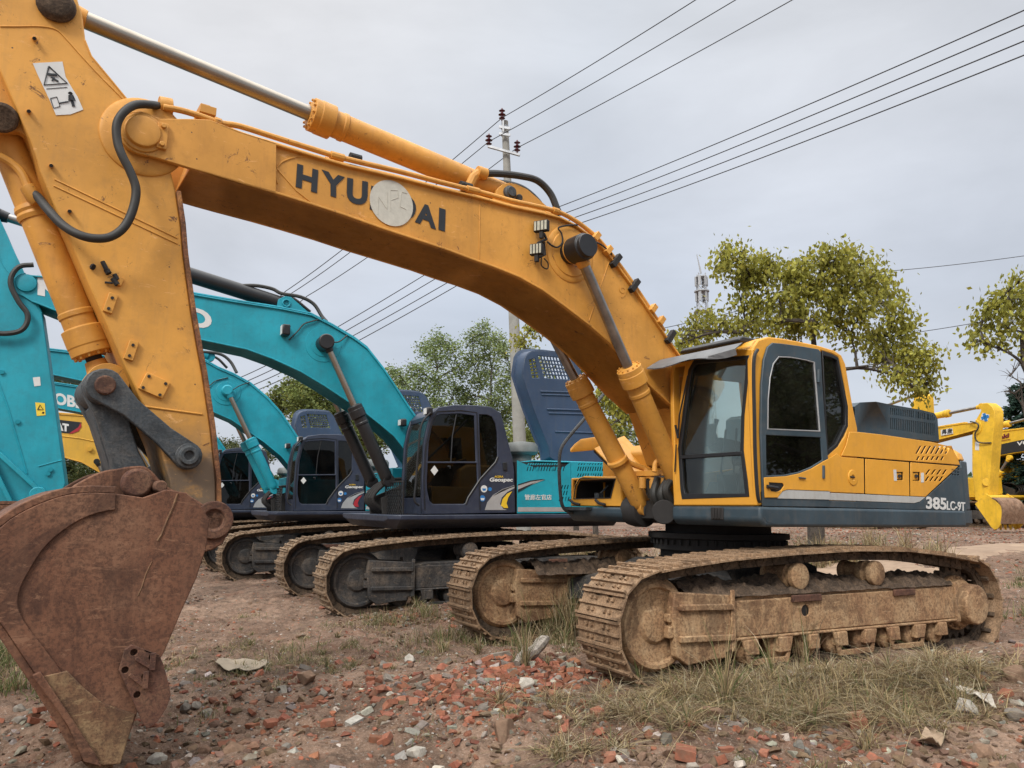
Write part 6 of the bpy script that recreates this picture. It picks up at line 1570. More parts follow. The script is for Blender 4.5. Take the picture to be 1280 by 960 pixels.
# stones and bricks that can be told apart
ITEMS = [
 ('brick',621,829,.12,1,'orange brick tilted on top of the rubble heap beside the grey log'),
 ('stone',656,820,.075,1,'round grey stone just behind the grey log'),
 ('brick',693,834,.075,0,'rough orange brick lump right of the grey log, farther back'),
 ('brick',701,848,.07,0,'rounded orange brick lump in front of the one beside the log'),
 ('brick',723,858,.075,0,'dull red brick piece nearest the left edge of the orange front track'),
 ('stone',658,866,.10,3,'chalky white stone in front of the grey log'),
 ('brick',571,855,.09,0,'long orange brick piece at the left end of the rubble heap'),
 ('brick',561,865,.08,0,'squarish orange brick at the left foot of the rubble heap'),
 ('brick',597,868,.07,0,'dusty orange brick between the heap and the white stone'),
 ('brick',437,832,.08,0,'flat dark orange brick half buried behind the pale stones'),
 ('stone',512,830,.10,3,'cream broken slab at the far edge of the brick pieces'),
 ('stone',478,838,.09,1,'flat pale stone left of the cream slab'),
 ('brick',382,857,.11,2,'brownish red stone beside a light grey stone'),
 ('stone',403,868,.07,1,'light grey stone right of the brownish red one'),
 ('brick',490,888,.075,0,'reddish wedge of brick in the middle of the foreground'),
 ('brick',410,908,.085,0,'upright red brick lump, the right one of the nearer pair'),
 ('brick',338,908,.08,0,'bright orange brick lump, the left one of the nearer pair'),
 ('brick',296,879,.06,0,'orange brick chip lying on dark soil under the bucket edge'),
 ('brick',481,929,.085,0,'dark red brick below the middle wedge'),
 ('stone',521,941,.085,3,'whitish stone close to the bottom edge, right of a red brick'),
 ('stone',293,943,.10,2,'brown standing stone near the bottom edge by the bucket'),
 ('stone',232,886,.07,1,'grey flat stone between bucket and orange chip'),
 ('stone',246,884,.06,1,'pale curved stone beside the grey flat one'),
 ('brick',267,905,.05,0,'small orange brick chip near the bucket tip'),
 ('stone',196,955,.08,3,'pale flat slab on the ground next to the bucket teeth'),
 ('brick',49,897,.07,0,'red brick lump, topmost of the cluster left of the bucket'),
 ('brick',43,912,.08,0,'large red brick lump, lowest of the cluster left of the bucket'),
 ('brick',69,905,.05,0,'small red brick lump, rightmost of the cluster left of the bucket'),
 ('stone',25,909,.065,1,'grey boulder left of the red cluster by the bucket'),
 ('stone',27,883,.08,1,'flat grey stone behind the red cluster by the bucket'),
 ('brick',747,901,.08,0,'orange brick peeking out of dry grass in front of the track'),
 ('brick',857,946,.125,0,'big pale orange brick lying at the bottom edge under the front track'),
 ('brick',899,950,.09,0,'broken brick just right of the big pale orange brick'),
 ('stone',892,908,.10,2,'brown rock in the dry grass above the broken brick'),
 ('stone',631,930,.14,2,'big brown lump of earth at the bottom edge below the rubble heap'),
 ('brick',1001,858,.06,0,'small orange brick leaning on the white slab'),
 ('brick',1034,902,.11,2,'brownish brick, left one of two in the bank of grass'),
 ('brick',1072,908,.12,0,'dusty red brick, right one of two in the bank of grass'),
 ('brick',973,911,.08,0,'dark red brick in dry grass left of the pair'),
 ('brick',1058,924,.04,0,'tiny orange brick chip below the pair'),
 ('stone',1210,888,.12,3,'large tan stone at the lower right beside the white plastic strip'),
 ('brick',1257,869,.08,0,'dark red brick behind the tan stone near the right edge'),
 ('stone',1270,856,.13,2,'brown boulder at the right edge'),
 ('stone',1270,895,.10,1,'grey stone at the right edge below the brown boulder'),
 ('stone',1232,947,.10,2,'reddish stone close to the lower right corner'),
 ('brick',619,781,.055,0,'orange brick piece lying against the foot of the second orange track'),
 ('brick',566,782,.05,0,'small orange brick on the mound between teal and orange tracks'),
 ('stone',268,761,.0,1,''),
]
for kind, px_, py_, s, t, lab in ITEMS:
    if not lab: continue
    rr = random.Random(px_*7+py_); gx, gy = G(px_, py_)
    co, f = brick_shape(rr, s > 0.11) if kind == 'brick' and t != 2 else rock_shape(rr, 22, 0.65)
    mb = MB(); mb.add([tuple(c*s) for c in co], [tuple(i) for i in f])
    base = (BR, GR, CL*1.25, WH)[t]*rr.uniform(0.85, 1.2)
    me = np_mesh('brick' if kind == 'brick' else 'stone', co*s, f, M['rock'], np.repeat(base[None, :], len(co), 0), smooth=False)
    me.location = (gx, gy, float(ground_z(gx, gy))+s*0.22); me.rotation_euler = (rr.gauss(0, 0.3), rr.gauss(0, 0.3), rr.uniform(0, 6.28))
    bv = me.modifiers.new('bevel', 'BEVEL'); bv.width = s*0.06; bv.segments = 2
    tag(me, lab, 'brick' if kind == 'brick' else 'stone', 'bricks and stones lying in the foreground')
me = bpy.data.objects
# grey log
mb = MB(); a = Vector((*G(646, 842), 0)); c = Vector((*G(684, 828), 0)); a.z = float(ground_z(a.x, a.y))+0.04; c.z = float(ground_z(c.x, c.y))+0.17
pts = [a.lerp(c, t)+Vector((0, 0, 0.015*math.sin(t*9))) for t in np.linspace(0, 1, 9)]
mb.tube(pts, [0.03, 0.05, 0.055, 0.05, 0.06, 0.05, 0.06, 0.05, 0.03], 9)
tag(mb.build('log', rough_metal('weathered grey wood', [(0.18,0.15,0.12),(0.33,0.29,0.24),(0.42,0.38,0.33)], 8, 0.9, 0.6)), 'weathered grey wooden log lying across the rubble heap', 'log')
# crumpled sheets
def sheet(name, corners, label, cat, mat, amp=0.03, n=10, sd=1):
    P = [Vector((*G(*c), 0)) for c in corners]; V = []
    for i in range(n+1):
        for j in range(n+1):
            u, v = i/n, j/n; p = (P[0]*(1-u)+P[1]*u)*(1-v)+(P[3]*(1-u)+P[2]*u)*v
            V.append((p.x, p.y, float(ground_z(p.x, p.y))+0.045+amp*noise.noise((p.x*7, p.y*7, sd))+amp*0.5*noise.noise((p.x*19, p.y*19, sd))))
    n1 = len(V); V += [(x, y, z-0.006) for x, y, z in V]; k = n+1; Fc = []
    for i in range(n):
        for j in range(n):
            q = (i*k+j, (i+1)*k+j, (i+1)*k+j+1, i*k+j+1); Fc += [q, tuple(n1+x for x in q[::-1])]
    b_ = [i*k for i in range(n)]+[n*k+j for j in range(n)]+[i*k+n for i in range(n, 0, -1)]+[j for j in range(n, 0, -1)]
    for i in range(len(b_)): Fc.append((b_[i], b_[(i+1) % len(b_)], n1+b_[(i+1) % len(b_)], n1+b_[i]))
    tag(MB().add(V, Fc).build(name, mat, fix=True), label, cat)
M['plastic'] = plain('dirty white plastic', (0.42, 0.38, 0.32), 0.5, 0, 0.3, 8)
sheet('plastic_sheet', [(984,858),(1022,862),(1042,846),(1000,840)], 'dirty white plastic sheet with an orange brick leaning on it', 'plastic sheet', M['plastic'], 0.04, 10, 2)
sheet('plastic_strip', [(1180,858),(1186,866),(1246,888),(1240,878)], 'long torn white plastic strip behind the large tan stone', 'plastic strip', M['plastic'], 0.05, 12, 4)
sheet('dry_leaf', [(1146,938),(1172,946),(1186,934),(1164,924)], 'curled dry brown leaf near the lower right', 'leaf', plain('dry leaf', (0.28, 0.20, 0.13), 0.8), 0.06, 6, 6)
sheet('sacking', [(268,838),(330,846),(334,828),(284,830)], 'flat scrap of pale sacking on the ground right of the bucket', 'sack scrap', plain('pale sacking', (0.27, 0.22, 0.16), 0.9), 0.02, 10, 8)

# ------------------------------------------------------------------ grass
def grass(name, zones, label, hgt, green, width=0.004, flop=0.9, dens=0.62):
    """zones: px, py, radius m, blade count"""
    P = []; H = []
    for (px_, py_, r_, n) in zones:
        if name == 'dry_grass' and py_ > 800: py_ += 14
        gx, gy = G(px_, py_) if px_ > -900 else (0, 0)
        n = int(n*dens); nt_ = max(3, n//70)
        tc_ = np.stack([gx+r_*rng.normal(0, 0.55, nt_), gy+r_*rng.normal(0, 0.55, nt_)], 1)
        k = rng.integers(0, nt_, n); P.append(tc_[k]+rng.normal(0, 0.03+0.045*r_, (n, 2))*rng.gamma(1.5, 0.7, nt_)[k][:, None]); H.append(np.full(n, 1.0)*np.clip(rng.gamma(3, 0.34, nt_), 0.35, 1.7)[k])
    P = np.concatenate(P); H = np.concatenate(H)*hgt*rng.uniform(0.35, 1.15, len(P)); n = len(P)
    a = rng.uniform(0, 6.283, n); dx, dy = np.cos(a), np.sin(a); lean = rng.gamma(2, 0.35*flop, n)
    z0 = ground_z(P[:, 0], P[:, 1])-0.01; b = rng.uniform(0, 6.283, n); wx, wy = np.cos(b)*width, np.sin(b)*width
    levels = []
    for t, w in ((0, 1), (0.35, 0.9), (0.7, 0.65), (1.0, 0.15)):
        out = lean*H*t**1.8; up_ = H*(t-0.35*np.minimum(lean, 1.6)*t**2.2)
        for s in (-1, 1): levels.append(np.stack([P[:, 0]+dx*out+s*wx*w, P[:, 1]+dy*out+s*wy*w, z0+up_], 1))
    co = np.stack(levels, 1).reshape(-1, 3); base = np.arange(n)[:, None]*8
    f = np.concatenate([base+np.array([[0, 1, 3, 2]]), base+np.array([[2, 3, 5, 4]]), base+np.array([[4, 5, 7, 6]])])
    straw = np.array([0.40, 0.31, 0.165]); pale = np.array([0.48, 0.41, 0.27]); grn = np.array([0.13, 0.16, 0.055]); brn = np.array([0.22, 0.14, 0.09])
    c = np.where(rng.uniform(size=(n, 1)) < green, grn, np.where(rng.uniform(size=(n, 1)) < 0.55, straw, np.where(rng.uniform(size=(n, 1)) < 0.5, pale, brn)))*rng.uniform(0.6, 1.15, (n, 1))
    o = np_mesh(name, co, f, M['blade'], np.repeat(c, 8, 0)); tag(o, label, None, kind='stuff'); return o
grass('dry_grass', [(860,868,.35,1500),(890,870,.35,2000),(925,862,.4,2600),(955,855,.3,1200),(1000,845,.35,1500),(1060,846,.4,2400),(1110,850,.4,2400),(1150,842,.4,2200),(1190,836,.3,1300),(1230,826,.3,700),(830,885,.4,1300),(780,890,.4,1000),(1020,870,.5,2000),(1090,876,.5,2400),(1150,865,.45,2000),(960,890,.4,1300),(930,880,.3,1300),(700,880,.4,700),(740,915,.35,500),(845,840,.2,500)], 'pale dry grass along the outer orange track', 0.15, 0.07, 0.0038, 2.1, 0.8)
grass('tall_weeds', [(905,866,.5,160),(935,856,.5,140),(700,800,.45,900),(715,790,.4,700),(680,806,.4,500),(1000,835,.3,200),(640,840,.3,200)], 'tall thin weeds between the two orange tracks', 0.40, 0.25, 0.0035, 0.5)
grass('weeds', [(650,800,.6,1500),(700,812,.5,1600),(620,800,.6,900),(560,775,.6,1200),(510,775,.6,900),(480,800,.9,700),(600,815,.8,900)], 'short straggly weeds around the second orange track', 0.16, 0.30)
grass('green_grass', [(10,845,.6,3200),(40,830,.6,2400),(-40,840,.8,2500),(1268,770,.9,1700),(1275,745,1.2,1500),(1262,730,1.0,900)], 'greener grass at the left edge and behind the right end of the track', 0.20, 0.55)
grass('short_grass', [(300,830,1.0,2600),(260,820,1.0,1800),(360,820,1.2,2400),(420,830,1.0,1700),(480,820,1.0,1400),(250,790,1.2,1200),(420,790,1.5,1500),(900,930,1.0,900),(1100,930,1.0,900),(600,920,.8,600),(350,860,.8,500)], 'thin flattened grass over the bare yard', 0.065, 0.35, 0.003, 1.3)
Fgr = []
for px_, dep in ((590,20),(610,21),(640,20),(660,21),(680,19),(700,20),(720,19),(740,20),(760,18),(780,19),(800,18),(560,21),(1010,17),(1030,18),(1050,18),(990,17),(1070,19),(960,18)):
    q = at_depth(px_, 660, dep); Fgr.append((q.x, q.y))
_G = G
def G(px, py):
    return px, py
grass('dry_grass', [(x, y, 1.3, 900) for x, y in Fgr], 'long dry grass strip on the bank behind the excavators', 0.45, 0.10, 0.009, 0.7)
G = _G

# ------------------------------------------------------------------ trees
def tree(label, kind, base_px, dep, clusters, tone, leaf=0.09, per=380, trunk_r=0.14, droop=0.5, group='trees behind the machines', dscale=1.0, twigs=True, spread=1.0, seed=1, barek=0):
    rr = random.Random(seed); r2 = np.random.default_rng(seed)
    b = at_depth(base_px, 640, dep); gz = float(ground_z(b.x, b.y, False)); b.z = gz-0.1
    root = empty(kind, loc=b); tag(root, label, 'tree', group)
    C = []
    for cx, cy, r_ in clusters:
        rad_ = r_*1.1/FOC*dep; off = rr.uniform(-1, 1)*dscale*rad_*2.0
        p = at_depth(cx, cy, dep+off); C.append((p-b, rad_))
    # limbs: every cluster hangs on the nearest joint already there
    low = min(c.z for c, _ in C); top_ = max(c.z for c, _ in C)
    mean = Vector((sum(c.x for c, _ in C)/len(C), sum(c.y for c, _ in C)/len(C), 0))
    fork_z = max(0.8, low*0.75); nodes = [(Vector((0, 0, 0)), trunk_r), (Vector((mean.x*0.1, mean.y*0.1, fork_z*0.5)), trunk_r*0.85), (Vector((mean.x*0.3, mean.y*0.3, fork_z)), trunk_r*0.7)]
    lead = [Vector((mean.x*0.75, mean.y*0.75, fork_z+(top_-fork_z)*t)) for t in (0.3, 0.6)]
    mb = MB(); mb.tube([n_[0] for n_ in nodes]+lead, [trunk_r, trunk_r*0.8, trunk_r*0.68, trunk_r*0.45, trunk_r*0.2], 9)
    joints = [nodes[2][0], lead[0], lead[1]]
    for c, rad_ in sorted(C, key=lambda k: k[0].length):
        j = min(joints, key=lambda q: (q-c).length+(0.8*max(0, q.z-c.z))); mid = j.lerp(c, 0.5)+Vector((rr.uniform(-.1,.1), rr.uniform(-.1,.1), rr.uniform(-.05,.25)))*(c-j).length*0.5
        L = (c-j).length; r0 = min(trunk_r*0.5, 0.022+L*0.024)
        pts = curve([j, mid, c], 4); mb.tube(pts, [r0*(1-0.75*i/(len(pts)-1)) for i in range(len(pts))], 5, False); joints.append(mid); joints.append(c)
        if twigs:
            for _ in range(7):
                d_ = Vector((rr.gauss(0,1), rr.gauss(0,1), rr.gauss(0.3,0.8))).normalized()*rad_*rr.uniform(0.7, 1.15)
                s_ = pts[rr.randrange(2, len(pts))]; mb.tube(curve([s_, s_+(c+d_-s_)*0.5+Vector((0,0,0.05)), c+d_], 2), [r0*0.4, r0*0.3, r0*0.22, r0*0.15, r0*0.1][:5], 4, False)
    mb.build('trunk', M['bark'], root, smooth=True)
    if per == 0: return root
    V = []; T = []
    for c, rad_ in C:
        n = int(per*1.7*(rad_/0.5)**1.6); ns = max(5, n//24)
        u = r2.normal(size=(ns, 3)); u /= np.linalg.norm(u, axis=1)[:, None]; sp = np.array(c[:])+u*rad_*spread*(r2.uniform(0.15, 1.12, (ns, 1))**0.6)*np.array([1, 1, 0.85])
        tn = r2.uniform(0.7, 1.25, ns); k = r2.integers(0, ns, n); P = sp[k]+r2.normal(0, leaf*1.3, (n, 3))*np.array([1, 1, 0.9])
        L = leaf*r2.uniform(0.6, 1.3, n); a = r2.uniform(0, 6.283, n); el = -droop*r2.uniform(0.2, 1.6, n)+r2.normal(0, 0.35, n)
        d1 = np.stack([np.cos(a)*np.cos(el), np.sin(a)*np.cos(el), np.sin(el)], 1); rnd = r2.normal(size=(n, 3)); d2 = np.cross(d1, rnd); d2 /= np.linalg.norm(d2, axis=1)[:, None]
        V.append(np.stack([P, P+d1*L[:, None]*0.5+d2*L[:, None]*0.3, P+d1*L[:, None], P+d1*L[:, None]*0.5-d2*L[:, None]*0.3], 1).reshape(-1, 3))
        t = np.array(tone)[None, :]*tn[k][:, None]*r2.uniform(0.7, 1.3, (n, 1))*np.array([1, 1, 1])+np.array([0.05, 0.02, 0])*(r2.uniform(size=(n, 1)) < 0.15)
        T.append(np.repeat(t, 4, 0))
    V = np.concatenate(V); f = np.arange(len(V)).reshape(-1, 4)
    o = np_mesh('crown', V, f, M['leaf'], np.concatenate(T), smooth=False); o.parent = root
    return root
M['bark'] = rough_metal('dark bark', [(0.04,0.032,0.026),(0.075,0.06,0.048),(0.12,0.10,0.08)], 9, 0.95, 0.5)
tree('large yellow green tree with drooping leaves rising behind the orange cab', 'broadleaf_tree', 1018, 19,
     [(920,322,20),(938,345,24),(962,335,22),(985,345,22),(1005,335,22),(1030,330,20),(1052,325,20),(1072,330,20),(1092,348,22),(1062,358,24),(1100,372,22),(1118,395,22),(1128,420,22),(1140,445,20),(1155,468,16),(1125,470,18),(1100,445,16),(1147,488,10),(1000,368,20),(1030,372,18),(950,378,16),(975,376,14),(940,402,14),(1000,392,13),(1022,352,15),(1046,376,13),(985,398,12),(1062,418,12),(1112,446,13),(1040,405,10),(930,350,14),(900,335,10),(925,372,12),(880,402,18),(905,404,16),(862,418,18),(990,408,18),(1022,402,16),(962,404,16),(1080,395,18),(1090,420,14),(905,318,9),(1165,478,8),(930,415,14),(850,430,14),(1160,440,8),(1050,395,10)],
     (0.31, 0.30, 0.055), 0.13, 300, 0.22, 1.0, seed=3, spread=0.9)
tree('yellow green tree reaching in from the right edge above the yellow arms', 'broadleaf_tree', 1330, 17,
     [(1245,380,18),(1268,372,20),(1226,405,14),(1290,395,24),(1256,412,14),(1236,432,8),(1275,352,10),(1310,420,26),(1330,380,30),(1218,428,7)], (0.28, 0.275, 0.05), 0.13, 280, 0.2, 1.0, seed=5, spread=0.9)
tree('bare leafless twigs of a tree at the right edge above the conifer', 'bare_tree', 1300, 24, [(1262,470,12),(1275,455,14),(1268,492,12),(1290,480,16),(1255,490,8),(1285,440,12),(1100,470,10),(1240,500,6)][:6], (0.1,0.1,0.1), per=0, trunk_r=0.08, seed=6)
tree('airy tall tree, the left of two with layered crowns behind the teal cab', 'acacia_tree', 552, 38, [(548,428,14),(532,438,13),(566,438,13),(548,450,14),(520,462,15),(575,462,13),(500,478,15),(545,480,17),(570,490,16),(520,490,17),(490,465,10),(505,505,18),(545,508,18),(580,512,14)], (0.22, 0.285, 0.11), 0.13, 300, 0.14, 0.2, seed=8)
tree('airy tall tree, the right of two with layered crowns, beside the concrete pole', 'acacia_tree', 608, 38, [(606,416,13),(590,424,12),(622,424,12),(606,438,14),(632,442,13),(590,450,13),(615,460,15),(640,466,12),(600,478,16),(630,486,15),(650,490,12),(612,500,17),(585,495,12),(640,508,14),(632,525,14),(600,520,14)], (0.23, 0.29, 0.115), 0.13, 300, 0.14, 0.2, seed=9)
tree('round dark green tree seen through the arch of the nearest teal boom', 'broadleaf_tree', 385, 36, [(378,480,18),(395,490,18),(360,492,16),(378,502,20),(405,508,18),(350,508,14),(420,520,18),(390,525,20),(440,530,16),(450,545,16),(420,545,18),(400,545,18),(470,530,16),(490,520,18)], (0.16, 0.195, 0.055), 0.15, 480, 0.16, 0.3, seed=10)
tree('dark green tree low behind the gap between the two teal machines', 'broadleaf_tree', 455, 40, [(440,555,16),(460,560,16),(480,545,16),(500,540,18),(520,530,18),(540,535,16),(560,540,16),(430,575,14),(620,545,16),(640,560,16),(660,550,14)], (0.19, 0.25, 0.085), 0.15, 440, 0.14, 0.3, seed=21)
tree('thin tree with sparse yellow leaves behind the boom cylinders', 'sapling_tree', 745, 22, [(690,402,12),(668,410,9),(706,420,9),(652,430,8),(668,452,7),(657,468,6),(770,478,12),(785,492,12),(755,492,12),(742,512,12),(772,515,13),(790,520,10),(726,500,8),(700,520,10),(760,535,10),(715,455,8)], (0.30, 0.29, 0.05), 0.12, 420, 0.09, 0.8, seed=12)
tree('light green tree right of the concrete pole, seen under the big orange boom', 'broadleaf_tree', 720, 31, [(660,448,14),(672,470,15),(655,492,14),(668,520,16),(650,540,14),(690,545,16),(720,548,16),(745,540,16),(770,540,16),(800,545,14),(735,520,12),(760,505,12),(785,500,12),(800,520,12),(660,560,16),(700,565,14)], (0.23, 0.27, 0.075), 0.13, 380, 0.12, 0.6, seed=33)
tree('dark hedge tree behind the deep yellow excavator at the left', 'broadleaf_tree', 120, 44, [(60,480,18),(95,484,16),(130,490,18),(165,498,18),(200,512,18),(230,540,18),(260,560,16),(90,585,18),(120,592,18),(150,600,18),(60,580,18),(290,562,12),(315,572,12),(190,590,18),(230,590,18),(90,610,16),(40,610,18)], (0.065, 0.085, 0.028), 0.14, 620, 0.18, 0.3, seed=14)
tree('low round bush tree between the middle and farthest teal cabs', 'broadleaf_tree', 305, 42, [(300,565,12),(322,572,11),(340,566,10),(282,572,11)], (0.085, 0.10, 0.035), 0.12, 420, 0.1, 0.3, seed=15)
rt_ = random.Random(31)
for k, (tx, ty, lab) in enumerate(((19.0, 8.0, 'leafy tree right of the yard, mirrored in the front of the orange cab door'), (21.5, 13.0, 'leafy tree right of the yard, mirrored in the rear cab window'), (20.0, 3.0, 'leafy tree far right of the yard, beside the photographer'))):
    f_ = FOC/max(ty, 1.0); cl_ = []
    for i in range(16):
        cl_.append((640+f_*(tx+rt_.uniform(-2.2, 2.2)), 630-f_*rt_.uniform(0.6, 5.2), f_*rt_.uniform(0.7, 1.1)))
    tree(lab, 'broadleaf_tree', 640+f_*tx, ty, cl_, (0.09, 0.12, 0.03), 0.16, 300, 0.2, 0.5, seed=40+k)
# conifer
q = at_depth(1292, 640, 36); q.z = float(ground_z(q.x, q.y)); rt = empty('conifer_tree', loc=q); tag(rt, 'dark blue green conifer cut off by the right edge', 'tree', 'trees behind the machines')
hgt = at_depth(1292, 478, 36).z-q.z; MB().tube([(0,0,-0.2), (0,0,hgt*0.5), (0,0,hgt)], [0.16, 0.09, 0.01], 8).build('trunk', M['bark'], rt)
V = []; T = []; r2 = np.random.default_rng(4)
for lv in range(26):
    z0 = hgt*(0.10+0.9*lv/26); R0 = (1-lv/27)*2.3+0.1
    for k in range(9):
        a = r2.uniform(0, 6.283); n = int(60*R0/2+12); t = r2.uniform(0.1, 1, n)**0.7
        P = np.stack([np.cos(a)*R0*t, np.sin(a)*R0*t, z0-0.25*R0*t**1.5+0.12*R0*t**3], 1)+r2.normal(0, 0.07, (n, 3)); ang = a+r2.normal(0, 0.8, n); L = 0.2
        d1 = np.stack([np.cos(ang), np.sin(ang), r2.normal(-0.1, 0.3, n)], 1)*L; d2 = np.cross(d1, r2.normal(size=(n, 3))); d2 /= np.linalg.norm(d2, axis=1)[:, None]; d2 *= 0.035
        V.append(np.stack([P-d2, P+d2, P+d1+d2, P+d1-d2], 1).reshape(-1, 3)); T.append(np.repeat(np.array([[0.03, 0.062, 0.045]])*r2.uniform(0.6, 1.4, (n, 1)), 4, 0))
V = np.concatenate(V); o = np_mesh('crown', V, np.arange(len(V)).reshape(-1, 4), M['leaf'], np.concatenate(T), smooth=False); o.parent = rt
# distant woods on the horizon
V = []; T = []
for k in range(260):
    a = R(-60+120*k/260+r2.uniform(-0.3, 0.3)); d_ = r2.uniform(120, 150); h = r2.uniform(3.5, 6.5); n = 420
    u = r2.normal(size=(n, 3)); u /= np.linalg.norm(u, axis=1)[:, None]; P = np.array([d_*math.sin(a), d_*math.cos(a), h*0.5])+u*np.array([4.5, 3, h*0.55])*r2.uniform(0.5, 1.05, (n, 1))
    d1 = r2.normal(size=(n, 3))*0.4; d2 = r2.normal(size=(n, 3))*0.4
    V.append(np.stack([P-d1, P-d2, P+d1, P+d2], 1).reshape(-1, 3)); T.append(np.repeat(np.array([[0.07, 0.10, 0.05]])*r2.uniform(0.6, 1.3)*r2.uniform(0.7, 1.3, (n, 1)), 4, 0))
V = np.concatenate(V); o = np_mesh('distant_woods', V, np.arange(len(V)).reshape(-1, 4), M['leaf'], np.concatenate(T), smooth=False); tag(o, 'hazy green belt of far woods on the horizon', None, kind='stuff')

# ------------------------------------------------------------------ pole, cables, tower, posts
pb_ = at_depth(655, 668, 27); pt = at_depth(631, 152, 27.3); pb_.z -= 0.1
pole = empty('utility_pole', loc=pb_); tag(pole, 'tall concrete utility pole with brown insulators, leaning slightly left', 'utility pole')
rel = lambda px, py, d_=27.3: at_depth(px, py, d_)-pb_
mb = MB(); mb.tube([Vector((0,0,0)), (pt-pb_)*0.5, pt-pb_], [0.26, 0.19, 0.125], 20); mb.build('pole_shaft', M['concrete'], pole)
mb = MB(); mb.bar(rel(610,183,27.0), rel(650,194,27.0), 0.09, 0.09); mb.bar(rel(629,165,27.0), rel(629,150,27.0), 0.06, 0.06)
for y_ in (158.5, 167): mb.bar(rel(624,y_,27.0), rel(638,y_+2,27.0), 0.05, 0.10); mb.lathe(rel(631,y_+1), (0,0,1), [(-0.05,0.15),(0.05,0.15)], 16)
mb.build('cross_arm', M['galv'], pole, 0.005)
for px_, py_ in ((627.5,151),(611,183),(646.5,191)):
    p = rel(px_, py_, 27.0); MB().lathe(p, (0,0,1), [(0,0.03),(0.08,0.04),(0.10,0.12),(0.13,0.05),(0.2,0.05),(0.24,0.14),(0.28,0.05),(0.36,0.05),(0.40,0.12),(0.44,0.04),(0.5,0.03)], 14).build('insulator', M['insul'], pole)
def wire(pts, label, r=0.016, group='cables crossing the sky'):
    P = [at_depth(*p) for p in pts]; out = []
    for a, b in zip(P, P[1:]):
        L = (b-a).length
        for k in range(14): t = k/14; out.append(a.lerp(b, t)-Vector((0, 0, L*0.006*4*t*(1-t))))
    out.append(P[-1])
    o = MB().tube(out, [r*max(1.0, p.y/27) for p in out], 6).build('power_cable', M['wire']); tag(o, label, 'power cable', group)
wire([(885,-10,20),(628,147,27),(357,364,70),(300,412,100)], 'cable on the topmost insulator of the concrete pole')
wire([(936,-10,20),(611,177,27),(362,368,72),(303,418,100)], 'cable on the left arm insulator of the concrete pole')
wire([(1008,-10,20),(646,185,27),(384,370,66),(310,424,100)], 'cable on the right arm insulator of the concrete pole')
wire([(1300,4,15),(700,258,32),(540,338,48),(300,472,110)], 'topmost of the four parallel cables from the upper right corner')
wire([(1300,23,15),(705,267,32),(555,342,48),(305,478,110)], 'second from top of the four parallel cables at the right')
wire([(1300,43,15),(718,272,32),(572,346,48),(310,484,110)], 'third from top of the four parallel cables at the right')
wire([(1300,61,15),(728,278,32),(580,352,48),(316,490,110)], 'lowest of the four parallel cables at the right')
wire([(1300,317,45),(1108,339,60),(830,410,90)], 'thin cable from the right edge into the big tree top', 0.012)
wire([(1300,388,45),(1155,414,55),(900,462,80)], 'thin cable behind the lower right of the big tree', 0.012)
# telecom tower
tb = at_depth(888, 640, 170); tb.z = 0; tw = empty('telecom_tower', loc=tb); tag(tw, 'pale lattice telecom tower with antennas left of the big tree', 'tower')
zt_ = lambda py: at_depth(888, py, 170).z
mb = MB(); h0, h1 = 0, zt_(342); w0, w1 = 2.2, 0.8
for sx_, sy_ in ((1,1),(1,-1),(-1,1),(-1,-1)): mb.tube([(sx_*w0, sy_*w0, h0), (sx_*w1, sy_*w1, h1)], 0.10, 5)
N = 26
for k in range(N):
    t, t2 = k/N, (k+1)/N; wa, wb = w0+(w1-w0)*t, w0+(w1-w0)*t2; za, zb2 = h1*t, h1*t2
    for (a, b, c, d_) in ((1,1,-1,1),(-1,1,-1,-1),(-1,-1,1,-1),(1,-1,1,1)):
        mb.tube([(a*wa,b*wa,za), (c*wb,d_*wb,zb2)], 0.055, 4, False); mb.tube([(c*wa,d_*wa,za), (a*wb,b*wb,zb2)], 0.055, 4, False); mb.tube([(a*wa,b*wa,za), (c*wa,d_*wa,za)], 0.055, 4, False)
mb.build('lattice', M['tower'], tw, smooth=False)
MB().cyl((0,0,h1), (-0.8,0,zt_(318)), 0.22, 0.08, 6).build('spire', M['tower'], tw)
mb = MB(); mb.lathe((0,0,zt_(365)), (0,0,1), [(0,1.7),(0.25,1.7)], 20); mb.lathe((0,0,zt_(347)), (0,0,1), [(0,1.3),(0.2,1.3)], 16); mb.lathe((0,0,zt_(390)), (0,0,1), [(0,1.9),(0.25,1.9)], 20); mb.build('platform', M['tower'], tw)
for py_ in (352, 371):
    for k in range(6):
        a = k*PI/3; mb = MB(); mb.obox((1.35*math.cos(a), 1.35*math.sin(a), zt_(py_)), (math.cos(a),math.sin(a),0), (-math.sin(a),math.cos(a),0), (0,0,1), 0.12, 0.28, 1.1); mb.build('antenna', M['tower'], tw)
# concrete stubs behind the machines
for px_, w_, lab in ((653,0.13,'short grey concrete post, left of a pair in the dry grass'),(663,0.15,'pale concrete post, right of a pair in the dry grass')):
    q = at_depth(px_, 668, 18.5); mb = MB(); mb.box(-w_, w_, -w_, w_, -0.15, 0.30); o = mb.build('concrete_post', M['concrete'], None, 0.02); o.location = (q.x, q.y, float(ground_z(q.x, q.y))); tag(o, lab, 'post', 'concrete posts behind the machines')
